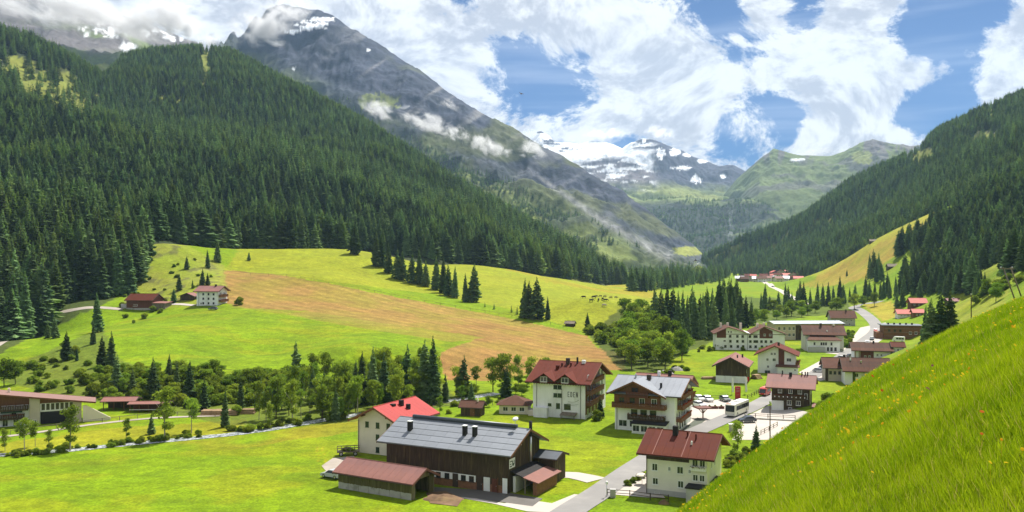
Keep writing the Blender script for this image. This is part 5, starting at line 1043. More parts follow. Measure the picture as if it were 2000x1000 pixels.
for q in (1.8, 4.3, 6.6, 9.4): TH.win('f', q, 5.9, 1.3, 1.7, M_TRIMW if q > 5 else M_WOODR, out=.56)
TH.win('f', 4.9, 8.5, 1.6, 1.5, M_WOODR, out=.56); TH.balcony('f', 3.3, 11.9, 2.9, 1.2, M_WOODD)
TH.wins('f', (4.6, 6.8, 9.0), 3.3, 1.5, 1.6, out=.0, frame=M_GREENP); TH.win('f', 1.9, .8, 2.0, 1.5, M_TRIMW); TH.win('f', 4.2, .8, 1.4, 1.5, M_TRIMW); TH.pipe('f', .5, -.5, 5.2)
cv = TH.part('conservatory', MB().box(4.9, 12.4, -3.0, -.02, -1, 2.15), M_TRIMW); TH.part('conservatory_roof', MB().slab((4.6, -3.3, 2.3), (12.8, -3.3, 2.3), (12.8, -.02, 2.75), (4.6, -.02, 2.75), .12), M_BLACK)
for k in range(4): TH.win('f', 5.9 + k * 1.85, .45, 1.6, 1.45, M_TRIMW, out=3.0, name='conservatory_window')
TH.band('corner_timber', 5.0, 12, M_WOODB, 'r', .05, 2.5, 12.5)
for z in (7.6, 5.2): TH.balcony('r', 2.3, 12.8, z, 1.3); TH.wins('r', (4, 6.5, 9, 11.5), z + .15, 1.2, 1.6, out=.05)
TH.balcony('r', 1.2, 11.5, 2.6, 1.2, M_WOODB); TH.wins('r', (2, 4.4, 6.8, 9.2, 14.2), 3.0, 1.0, 1.4); TH.wins('r', (2.2, 5, 7.4, 9.8), .4, 1.2, 1.8, frame=M_WOODD); TH.win('r', 14.3, 5.8, 1, 1.3); TH.win('r', .9, .5, .8, 1.2)
TH.chimney(6.4, 6.2, .9, 1.2, M_TRIMB); TH.chimney(10.2, 2.6, .45, 1.1, M_BLACK); TH.chimney(3.0, 7.0, .4, .8, M_METAL, name='vent_pipe')
wing = House('hotel_rear_wing', 'rear hotel wing with pale red roof behind the timber hotel', (31.0, 219.5), ty, 11.5, 9, 8.1, 10.3, 'x', M_WHITE, M_RPINK, 'hotel', ov=(1.0, 1.5), z0=0, trim=M_WOODB)
wing.band('timber_gable', 3, 11, M_WOODB, 'r', .05); wing.balcony('r', 1, 8, 5.2, 1.2); wing.wins('r', (2.2, 4.6, 7.0), 5.4, 1.1, 1.5, out=.05); wing.chimney(4.5, 4, .7, 1.0, M_TRIMW); wing.chimney(7.2, 4.2, .8, 1.1, M_BLACK); wing.wins('f', (3, 6, 9), 5.2, 1, 1.3)
# dark chalet
CH = House('dark_chalet', 'dark wooden chalet with faded red roof beside the bus', fl(1507, 801), -22, 9.4, 9.5, 6.4, 8.6, 'x', M_WOODD, M_RPINK, 'chalet', ov=(1.3, 1.4), z0=0, trim=M_RPINK, panels=(8, 1))
CH.band('white_base', -1, 2.6, M_WHITE, 'f', .06, 0, 3.0); CH.band('white_strip', -1, 6.3, M_CREAM, 'r', .05, .2, 1.9); CH.wins('f', (2.1, 4.7, 7.0), 4.6, 1.0, 1.2, out=.03); CH.balcony('f', .4, 8.6, 3.3, 1.0, M_WOODD); CH.wins('f', (4.4, 6.6), 1.6, 1.15, 1.2, out=.03); CH.win('f', 4.6, -.1, .9, 1.1, out=.03); CH.win('f', 8.5, 3.4, .8, 1.4, out=.03); CH.wins('r', (4, 6.5), 4.2, .9, 1.2, out=.03)
CH.part('cut_out_hearts', (lambda m: [m.box(.8 + k * 1.05, 1.0 + k * 1.05, -1.045, -1.02, 3.65, 3.95) for k in range(8)] and m)(MB()), M_TRIMW)
CH.chimney(4.4, 4.0, .7, 1.0, M_BLACK); CH.chimney(2.3, 4.7, .3, 1.0, M_BLACK); CH.chimney(7.2, 4.7, .3, .9, M_BLACK); CH.chimney(8.0, 4.75, .3, .9, M_BLACK); CH.chimney(8.6, 4.75, .3, .9, M_BLACK)
gb = House('garage', 'little garage with pink roof attached before the dark chalet', (fl(1507, 801)[0] + 8.2, fl(1507, 801)[1] - 8.4), -22, 5.6, 3.6, 2.2, 2.6, 'x', M_BEIGE, M_RPINK, 'garage', ov=(.6, .5), z0=0); gb.door('f', 1.8, 0, 1.9, 1.9, M_WOODG); gb.door('f', 4.1, 0, 1.9, 1.9, M_WOODG)
# wooden barn with white base
BB = House('white_base_barn', 'dark wooden barn on a white base in the bright meadow', fl(1398, 746), -20, 9.4, 13, 5.5, 7.9, 'y', M_WOODD, M_RPINK, 'barn', ov=(1.0, 1.5), z0=0, panels=(10, 1)); BB.band('white_base', -1, 2.1, M_WHITE, 'f', .08); BB.boards('vertical_boards', 2.15, 9, M_WOODD, 'f', .4, seed=5); BB.chimney(5, 6.2, .4, .9, M_BLACK); BB.chimney(11, 7.2, .5, 1.1, M_BLACK); BB.win('r', 1.0, 3.2, .5, 1.0, out=.03); BB.door('r', 4.5, 0, 2.4, 2.6, M_WOODG, .03)
# white house behind it
WB = House('white_gable_house', 'white gabled house with red roof behind the white base barn', fl(1480, 728), -20, 12.2, 11, 6.6, 9.3, 'y', M_WHITE, M_RMAR, 'house', ov=(1.2, 1.3), z0=0, trim=M_WOODB, apex=5.6); WB.band('wood_strip', 3.2, 9, M_WOODR, 'f', .06, 6.8, 8.7); WB.wins('f', (4.6, 5.6), 6.2, .8, .9); WB.win('f', 3.2, 4.2, .8, .9); WB.win('f', 5.4, 4.1, 1.1, 1.1); WB.win('f', 3.4, 1.8, .8, .9); WB.win('f', 10.2, 4.2, 1.6, 1.2); WB.wins('r', (3, 7), 4.0, .9, 1.2); WB.balcony('r', 2, 9, 3.0, 1.2); WB.chimney(4.5, 6.6, .7, 1.1, M_BLACK)
WB.part('annex', MB().box(6.6, 13.2, -3.0, -.05, -1, 2.6), M_WHITE); WB.part('annex_roof', MB().slab((6.0, -3.5, 2.8), (13.8, -3.5, 2.8), (13.8, -.02, 3.2), (6.0, -.02, 3.2), .18), M_RDK); WB.win('f', 12.3, 1.5, .7, .6, out=3.0); WB.win('f', 3.2, -.2, 1.8, 1.2, M_GREYP)
# long white building with two gables
lx, ly = fl(1398, 683); LB = House('long_white_building', 'long white apartment building with two brown gables and many windows', (lx, ly), -7, 28.6, 12, 6.6, 6.62, 'x', M_WHITE, M_RDK, 'building', ov=(.1, .1), z0=0)
for (q0, q1, ap, hp) in ((-.05, 15.0, 5.2, 9.6), (15.0, 28.7, 20.3, 10.0)):
    LB.part('gable_wall', MB().prism([(q0, 6.5), (q1, 6.5), (q1, 6.9), (ap, hp), (q0, 6.9)], 'y', -.03, 12.05), M_WHITE)
    LB.part('gable_roof', MB().slab((q0 - 1.0, -1.2, 6.85), (q0 - 1.0, 13, 6.85), (ap, 13, hp + .25), (ap, -1.2, hp + .25), .2).slab((q1 + (.1 if q1 < 16 else 1.2), 13, 6.8), (q1 + (.1 if q1 < 16 else 1.2), -1.2, 6.8), (ap, -1.2, hp + .25), (ap, 13, hp + .25), .2), M_RDK)
LB.part('wood_panel', MB().prism([(.4, 5.1), (4.3, 5.1), (4.3, 9.0), (.4, 7.2)], 'y', -.09, .0), M_WOODR); LB.part('wood_panel', MB().prism([(18.2, 5.1), (23.6, 5.1), (23.6, 8.2), (20.3, 9.8), (18.2, 8.6)], 'y', -.09, .0), M_WOODR)
for z, qs in ((5.3, (6.0, 9.0, 11.2, 14.2, 16.2, 16.9)), (3.2, (6.1, 9.0, 11.3, 14.4, 16.2, 17.1, 19.0, 20.8, 23.0)), (1.0, (4.0, 6.4, 9.2, 11.4, 14.4, 16.6, 19.2, 21.2))): LB.wins('f', qs, z, 1.0, 1.05, frame=M_TRIMB)
LB.wins('f', (5.3, 6.4), 7.4, .5, .6, out=.03, frame=M_TRIMB); LB.win('f', 3.7, 3.6, .9, .5, frame=M_TRIMB); LB.wins('f', (20.3, 22.6), 6.1, .9, .9, out=.09); LB.pipe('f', 13.2, -.5, 6.5); LB.wins('r', (3, 6, 9), 3.6, .9, 1.1)
for q, y in ((3.0, 8), (6.0, 9), (11.5, 9), (18.5, 8), (21.5, 10)): LB.part('chimney', MB().box(q - .5, q + .5, y - .4, y + .4, 7, 10.9), M_CREAM)
# pale-roofed long building behind
PB = House('metal_roof_building', 'long low building with shiny pale metal roof behind the long white one', fl(1514, 664), 4, 33, 11, 7.6, 8.4, 'x', M_BEIGE, M_RPALE, 'building', ov=(1.0, .8), z0=0, trim=M_TRIMW, panels=(14, 1)); PB.part('dark_bay', MB().box(10, 16, -.08, .01, -1, 7), M_WOODD); PB.part('dark_bay', MB().box(20, 31, -.08, .01, -1, 7), M_WOODD); PB.wins('f', (2, 4.5, 7, 9, 17.4), 4.6, 1.2, 1.6); PB.wins('f', (2, 4.5, 7, 9, 17.4), 1.6, 1.2, 1.6); PB.balcony('f', 20.2, 30.8, 3.8, 1.2, M_WOODB, False)
# pale house with porch
PH = House('pale_house', 'pale grey house with dark brown roof and low front wing', fl(1573, 685), -9, 15.5, 11, 7.2, 10.2, 'x', mat('pale_grey_plaster', (0.62, 0.59, 0.54), .9, .05, .7, .004, 30), M_RDK, 'house', ov=(1.2, 1.0), z0=0, panels=(10, 1)); PH.part('front_wing', MB().box(.5, 13.2, -4, -.02, -1, 4.9), M_WHITE); PH.part('wing_roof', MB().slab((-.2, -4.8, 4.95), (13.9, -4.8, 4.95), (11.5, .1, 6.6), (2.0, .1, 6.6), .2), M_RDK)
PH.wins('f', (3.0, 5.8, 6.7, 7.6, 9.8), 2.9, .7, 1.1, out=4.0, frame=M_TRIMB); PH.part('grey_porch', MB().box(.3, 7.2, -5.2, -4.02, -1, 2.1), M_GREYP); PH.wins('f', (8.4, 9.8, 11.4), .5, .9, 1.5, out=4.0, frame=M_TRIMB); PH.wins('r', (2.5, 5.5, 8.5), 4.2, .9, 1.2, frame=M_TRIMB); PH.chimney(7.0, 4.6, .8, 1.4, M_TRIMB); PH.chimney(12.4, 5.3, .8, .6, M_CREAM); PH.chimney(9.0, 1.2, .4, .6, M_TRIMW, name='vent_pipe')
UH = House('upper_grey_house', 'grey house with brown roof beside the road bend', fl(1624, 636), -6, 13.2, 9.5, 4.8, 8.2, 'x', M_GREYP, M_RDK, 'house', ov=(.9, .8), z0=0); UH.wins('f', (2, 5, 8.4, 11), 2.4, 1, 1.2); UH.door('f', 6.6, 0, 1.0, 2.0); UH.chimney(9, 4, .7, 1.2, M_TRIMB); UH.wins('f', (3, 7.2, 10), .3, 1, 1.2)
RH = House('brown_roof_house', 'house with red brown roof and white wall on the right of the road', fl(1668, 706), -14, 13.0, 8.5, 4.6, 6.7, 'x', M_WHITE, M_RDK, 'house', ov=(1.2, 1.0), panels=(9, 1)); RH.band('wood_band', -1, 4.6, M_WOODR, 'f', .05, 2.2, 7.0); RH.wins('f', (8.3, 9.7), 2.2, .7, .9); RH.band('dark_gable', 0, 7, M_WOODD, 'r', .05); RH.chimney(7.5, 4.2, .6, .7, M_BLACK); RH.wins('f', (4, 5.5), 1.4, .8, 1.0, out=.05); RH.part('post', MB().box(.2, .5, -.9, -.6, -1, 4.4).box(1.6, 1.9, -.9, -.6, -1, 4.4), M_WOODB)
rx, ry = RH.e.location[0], RH.e.location[1]; AN = House('small_brown_annex', 'small brown roofed annex at the right end of the brown roofed house', (rx + 13.6, ry - 2.2), -14, 4.2, 5, 2.6, 3.9, 'x', M_WHITE, M_RBRN, 'annex', ov=(.6, .5)); AN.win('f', 2.0, 1.0, .8, .8)
DH = House('double_roof_house', 'wide house with long brown roof above the dark chalet', ((1650 - 1000) / FPX * 276, 276), -12, 13.2, 9, 4.8, 7.7, 'x', M_WHITE, M_RDK, 'house', ov=(1.2, .8), panels=(9, 1)); DH.wins('f', (3.4, 7.8, 11), 2.4, 1.2, 1.2); DH.band('eaves_band', 3.9, 4.8, M_WOODD, 'f', .05); DH.part('vine_column', MB().box(2.3, 3.0, -.3, 0, 0, 4.3), M_BUSH); DH.chimney(2.2, 3.4, .4, .7, M_TRIMW, name='vent_pipe'); DH.chimney(5.2, 2.6, .35, .6, M_METAL, name='vent_pipe')
DL = House('side_wing_house', 'lower brown roofed wing left of the long brown roofed house', ((1612 - 1000) / FPX * 284, 284), -12, 6.4, 8, 4.6, 6.9, 'x', M_BEIGE, M_RDK, 'house', ov=(1.0, .8)); DL.wins('f', (1.6, 2.9, 4.3), 2.2, .8, 1.0, frame=M_TRIMB); DL.band('wood_strip', 0, 4.6, M_WOODD, 'f', .05, 0, .9); DL.chimney(6.3, 3.9, .7, 1.0, M_BLACK)
WN = House('brown_timber_block', 'large brown timber building with dark flat roof at the road', fl(1726, 662), -12, 17, 10, 6.4, 6.42, 'x', M_WOODB, M_RSLATE, 'building', ov=(.9, .9), th=.35)
for z in (1.4, 3.2, 5.0): WN.part('facade_board', MB().box(0, 17, -.12, -.01, z, z + .25), M_WOODG)
WN.wins('f', (12, 14.5), 2.4, 1.2, 1.4); WN.wins('f', (2.5, 5, 7.5), 3.6, 1.1, 1.1, frame=M_WOODD)
for k in range(5): WN.part('roof_vent', MB().box(2.5 + k * 2.7, 3.2 + k * 2.7, 4, 4.7, 6.6, 7.6), M_BLACK)
WN.part('lean_to', MB().box(-3.2, -.05, .5, 8, -1, 3.2), M_BRICKW)
R1 = House('red_roof_cottage', 'white cottage with pale red roof left of the dark spruce clump', fl(1754, 623), -8, 8, 7, 3.6, 5.8, 'x', M_WHITE, mat('coral_roof', (0.52, 0.12, 0.09), .7, .12, .8, .01, 7), 'house', ov=(.9, .8)); R1.wins('f', (2, 4, 6), 1.4, .9, 1.1); R1.balcony('f', 1, 7, 1.1, .8, M_TRIMW, False)
p = hit(1780, 604); R2 = House('upper_red_house', 'upper bright red roofed house among the trees', p[:2], -6, 10, 8, 4.6, 7.2, 'x', M_WOODR, mat('coral_roof', (.5, .1, .1)), 'house', ov=(1.0, .9)); R2.wins('f', (2, 5, 8), 2.4, 1, 1.2)
p = hit(1784, 621); R3 = House('right_red_house', 'small red roofed house half hidden by the spruce clump', p[:2], -10, 6, 6, 3.4, 5.2, 'x', M_WOODB, mat('coral_roof', (.5, .1, .1)), 'house', ov=(.8, .7)); R3.wins('f', (2, 4), 1.4, .9, 1.1)
p = hit(1853, 599); R4 = House('low_brown_house', 'long low house with dark red roof on the right slope', p[:2], -6, 13, 7, 3.4, 4.7, 'x', M_WOODD, mat('dark_red_roof', (0.17, 0.04, 0.04), .7, .15, .8, .01, 7), 'house', ov=(.9, .8)); R4.chimney(4, 3, .6, .8, M_TRIMW); R4.chimney(10, 3, .6, .8, M_TRIMW); R4.wins('f', (2, 5, 8, 11), 1.2, 1, 1.1)
p = hit(1994, 498); R5 = House('edge_hut', 'small hut with pale pink roof at the right picture edge', p[:2], -10, 7, 6, 3.2, 4.8, 'x', M_WOODD, M_RPINK, 'hut'); R5.win('f', 3, 1.2, 1, 1)
# left hotel (broad low gable towards the stream)
LH = House('left_hotel', 'broad hotel with thin pink roof and balconies at the left edge', (-136.0, 199.8), 25, 35, 5.0, 4.9, 7.6, 'y', M_WHITE, mat('grey_red_sheet_roof', (0.23, 0.135, 0.115), .7, .1, .7, .003, 6, spec=.15), 'hotel', ov=(3.2, 1.4), z0=0, trim=M_WOODB, apex=17.5)
LH.part('stone_pier', MB().box(24.0, 26.2, -.5, -.02, -1, 6.4), M_BEIGE); LH.part('right_pier', MB().box(33.2, 35.1, -.4, -.02, -1, 5.0), M_BEIGE); LH.band('dark_lower', -1, 2.9, M_BLACK, 'f', .06, 26.3, 33.1); LH.band('wood_gable', 4.9, 9, M_WOODB, 'f', .07, 12, 33.0)
for k in range(7): LH.win('f', 26.9 + k * 1.0, 3.2, .9, 1.7, M_TRIMW, out=.05, mull=False)
LH.balcony('f', 9, 23.8, 3.9, 1.3, M_WOODD); LH.balcony('f', 9, 23.0, 1.9, 1.3, M_WOODD); LH.wins('f', (12.6, 14.3, 16.0, 17.6), 4.3, 1.2, 1.4, out=.02, frame=M_WOODB); LH.wins('f', (11, 13.2, 15.4, 20.8), 2.2, 1.1, 1.3); LH.wins('f', (11.4, 13.8, 16.6, 19.0, 21.2), .0, 1.2, 1.6); LH.win('f', 25.1, .2, .9, 1.0, out=.5)
LH.part('awning', MB().slab((18.2, -1.6, 3.4), (22.6, -1.6, 3.4), (22.6, -.02, 3.9), (18.2, -.02, 3.9), .06), M_GREENP); LH.part('stair_wall', MB().prism([(35.4, -1), (41.5, -1), (41.5, .6), (36.2, 3.9), (35.4, 3.9)], 'y', -1.0, -.6), M_CREAM)
LH.chimney(3.5, 14, .5, 1.0, M_CREAM); LH.chimney(3.5, 19.5, .5, 1.0, M_CREAM)
p = base_px(200, 803); SH = House('low_shelter', 'low wooden shelter with flat pinkish roof right of the left hotel', p, 6, 8.0, 4.5, 2.3, 2.9, 'x', None, M_RPINK, 'shelter', ov=(.5, .4), z0=g1(*p)); SH.part('back_wall', MB().box(0, 8, 4.2, 4.4, -1, 2.3), M_WOODD)
for k in range(4): SH.part('post', MB().box(.1 + k * 2.55, .28 + k * 2.55, .1, .28, -1, 2.35), M_WOODB)
p = base_px(252, 806); SH2 = House('long_pergola', 'long narrow wooden pergola with pink roof by the bank', p, 4, 9.5, 3.5, 2.0, 2.3, 'x', None, M_RPINK, 'pergola', ov=(.4, .4), z0=g1(*p)); SH2.part('bench_wall', MB().box(0, 9.5, 3.1, 3.3, -1, 1.6), M_WOODR); SH2.part('front_rail', MB().box(0, 9.5, .05, .15, .6, .75), M_TRIMW)
for k in range(5): SH2.part('post', MB().box(.1 + k * 2.28, .26 + k * 2.28, .1, .26, -1, 2.0), M_WOODB)
# hill farm
p = hit(247, 604); FB = House('hill_farm_barn', 'dark barn with rusty red roof at the hill farm', p[:2], -8, 13.6, 10, 4.6, 7.2, 'x', M_WOODR, M_RBRN, 'barn', ov=(.9, .7), base=3, z0=p[2]); FB.band('stone_base', -2, .6, M_CONC, 'f', .06); FB.win('f', 4.6, 1.5, 2.6, .9, out=.02); FB.part('side_shed', MB().box(13.7, 20.5, -.5, 6, -2, 3.2), M_WOODG); FB.part('side_shed_roof', MB().slab((13.6, -1, 3.2), (21, -1, 3.1), (21, 6.5, 3.6), (13.6, 6.5, 3.7), .15), M_RPINK); FB.part('left_wing', MB().box(-3.6, -.05, 1, 7, -2, 2.4), M_GREYP); FB.boards('vertical_boards', .7, 4.6, M_WOODR, 'f', .5, seed=9)
p = hit(384, 598); FH = House('hill_farmhouse', 'white three storey farmhouse with pink roof on the hillside', p[:2], -12, 11.2, 9, 7.4, 9.4, 'x', M_WHITE, M_RPINK, 'house', ov=(1.1, 1.3), base=3, z0=p[2], panels=(8, 1))
for z in (5.3, 3.1, .9): FH.wins('f', (3.6, 6.4, 9.1), z, .9, 1.0, frame=M_TRIMB)
FH.win('f', 2.4, .9, .5, .7, frame=M_TRIMB); FH.balcony('r', 1, 8, 4.6, 1.2); FH.balcony('r', 1, 8, 2.2, 1.4); FH.chimney(8, 4, .8, 1.0, M_TRIMB); FH.pipe('f', 1.2, -1, 7.0); FH.wins('r', (3, 6), 5, .9, 1.6)
p = hit(352, 587); FS = House('farm_hut', 'low dark hut between the hill barn and the white farmhouse', p[:2], -10, 7.5, 6, 2.2, 3.6, 'y', M_WOODD, M_RPINK, 'hut', ov=(.6, .6), base=2, z0=p[2]); FS.door('f', 3.6, 0, 1.6, 1.9, M_TRIMB)
# garden hut and pavilion by the hotel
p = fl(900, 812); GH = House('garden_hut', 'small brown garden hut with brick red roof on the lawn', p, -14, 5.2, 3.6, 2.3, 3.4, 'x', M_WOODD, M_RDK, 'hut', ov=(.5, .5), z0=0); GH.door('f', 3.0, 0, 1.2, 1.9, M_WOODB); GH.chimney(4, 1.6, .4, .6, M_CREAM)
p = fl(975, 808); PV = House('garden_pavilion', 'octagonal pavilion with brown hipped roof next to the white hotel', p, -8, 7.4, 6, 2.2, 2.22, 'x', M_CREAM, M_RDK, 'pavilion', ov=(.6, .6), z0=0, th=.1)
PV.part('hip_roof', (lambda m: (m.v.extend([(-.8, -.8, 2.32), (8.2, -.8, 2.32), (8.2, 6.8, 2.32), (-.8, 6.8, 2.32), (3.7, 3.0, 4.4)]), m.f.extend([(0, 1, 4), (1, 2, 4), (2, 3, 4), (3, 0, 4), (3, 2, 1, 0)])) and m)(MB()), M_RDK); PV.wins('f', (1.6, 3.7, 5.8), .7, 1.3, 1.1); PV.part('terrace_wall', MB().box(7.6, 10.6, -1.6, 2, -.5, 1.3), M_CREAM)
# huts out on the fields and slopes
for (u, v, w, yaw, l, rf) in [(1104, 637, 4.6, -20, 'tiny wooden hut at the corner of the hay field', M_WOODG), (1800, 419, 8.5, -10, 'small hut with white shining roof on top of the hay slope', M_RPALE), (1699, 477, 10.5, -14, 'grey hay barn on the skyline of the yellow slope', M_WOODG), (1590, 522, 13, -4, 'hut with pale roof at the foot of the yellow slope', M_RPALE), (1735, 528, 11.5, -8, 'grey wooden hay barn between the two sloping meadows', M_WOODG)]:
    p = hit(u, v); hh = House('field_hut', l, p[:2], yaw, w, w * .7, w * .34, w * .55, 'x', M_WOODD, rf, 'hut', ov=(.5, .5), base=3, z0=p[2] - .2); hh.door('f', w * .5, 0, w * .2, w * .26, M_TRIMB)
# the village at the end of the meadow
vr = random.Random(12); wallm = [M_WHITE, M_CREAM, M_WOODB, M_WHITE, M_BEIGE, M_WOODR]; roofm = [M_RMAR, M_RDK, M_RBRN, M_RPINK, mat('coral_roof', (.5, .1, .1)), M_RGRY]
spots = [(1437, 551), (1448, 549), (1459, 550), (1470, 551), (1480, 552), (1490, 549), (1498, 552), (1507, 549), (1516, 552), (1526, 549), (1534, 552), (1543, 549), (1551, 550), (1443, 544), (1455, 543), (1466, 544), (1484, 543), (1494, 542), (1504, 543), (1512, 541), (1522, 541), (1531, 542), (1540, 541), (1548, 543), (1508, 536), (1520, 535), (1535, 535), (1545, 536)]
vord = ['first', 'second', 'third', 'fourth', 'fifth', 'sixth', 'seventh', 'eighth', 'ninth', 'tenth', 'eleventh', 'twelfth', 'thirteenth']
rowsz = {'front': [s for s in spots if s[1] >= 548], 'middle': [s for s in spots if 539 < s[1] < 548], 'back': [s for s in spots if s[1] < 539]}
for rname, sp in rowsz.items():
    for k, (u, v) in enumerate(sorted(sp)):
        d = {'front': 1390, 'middle': 1500, 'back': 1620}[rname] + vr.uniform(-30, 30); x, y, z = PX(u, v, d); w = vr.uniform(9, 14); wm = vr.choice(wallm); rm = roofm[(k * 2 + len(rname)) % 6] if u < 1535 else (M_RMAR if k % 2 else mat('coral_roof', (.5, .1, .1)))
        hh = House('village_house', '%s house from left in the %s row of the far village' % (vord[k], rname), (x, y), vr.uniform(-25, 10), w, w * .9, 6.5, 9.5, vr.choice('xxy'), wm, rm, 'house', 'houses of the far village', ov=(1.2, 1.2), base=12, z0=max(z - 2.5, g1(x, y) - 1))
        hh.wins('f', (w * .25, w * .5, w * .75), 4.0, 1.2, 1.3, frame=M_TRIMB); hh.wins('f', (w * .25, w * .75), 1.2, 1.2, 1.4, frame=M_TRIMB)
# chapel on its knoll
kx, ky, kz = PX(1364, 548, 1700)
def dome(name, cx, cy, rx, ry, h, z0, material, label):
    a = np.linspace(0, 2 * np.pi, 40)[None]; r_ = np.linspace(0, 1, 16)[:, None]; X = cx + rx * r_ * np.cos(a); Y = cy + ry * r_ * np.sin(a); Z = z0 + h * (np.cos(r_ * np.pi) * .5 + .5) + (fbm(X / 10, Y / 10, 3, 4) - .5) * 4
    me = mesh_np(name, np.stack([X, Y, Z], -1).reshape(-1, 3), gridfaces(16, 40), material, True, {'land': ('FLOAT_COLOR', rgba(np.zeros(X.shape + (3,)) + np.array((0.17, 0.21, 0.03))).reshape(-1, 4))}); return link(name, me, kind='structure', label=label)
dome('knoll', kx, ky, 34, 30, 24, g1(kx, ky) - 2, M_HILL, 'green knoll below the chapel')
ch = House('chapel', 'little white chapel tower on the green knoll', (kx - 7, ky), 0, 4.2, 4.2, 11, 11.02, 'x', M_WHITE, M_RDK, 'chapel', z0=g1(kx, ky) + 19, ov=(.3, .3), base=5, th=.1); ch.part('spire', (lambda m: (m.v.extend([(-.4, -.4, 11.1), (4.6, -.4, 11.1), (4.6, 4.6, 11.1), (-.4, 4.6, 11.1), (2.1, 2.1, 16)]), m.f.extend([(0, 1, 4), (1, 2, 4), (2, 3, 4), (3, 0, 4), (3, 2, 1, 0)])) and m)(MB()), M_RDK); ch.part('nave', MB().prism([(4.3, -4), (14, -4), (14, 5), (9.1, 8), (4.3, 5)], 'y', 0, 5), M_WHITE)
ch.win('f', 2.1, 7.5, 1.0, 1.8, frame=M_TRIMB)
for (u, v, h, ll) in [(1350, 552, 12, 'left'), (1376, 551, 13, 'right'), (1362, 553, 9, 'front')]:
    x, y, z = PX(u, v, 1640); tree('leaf', (x, y, g1(x, y)), 11, 1.2, 1, 'round leafy tree at the %s foot of the chapel knoll' % ll)
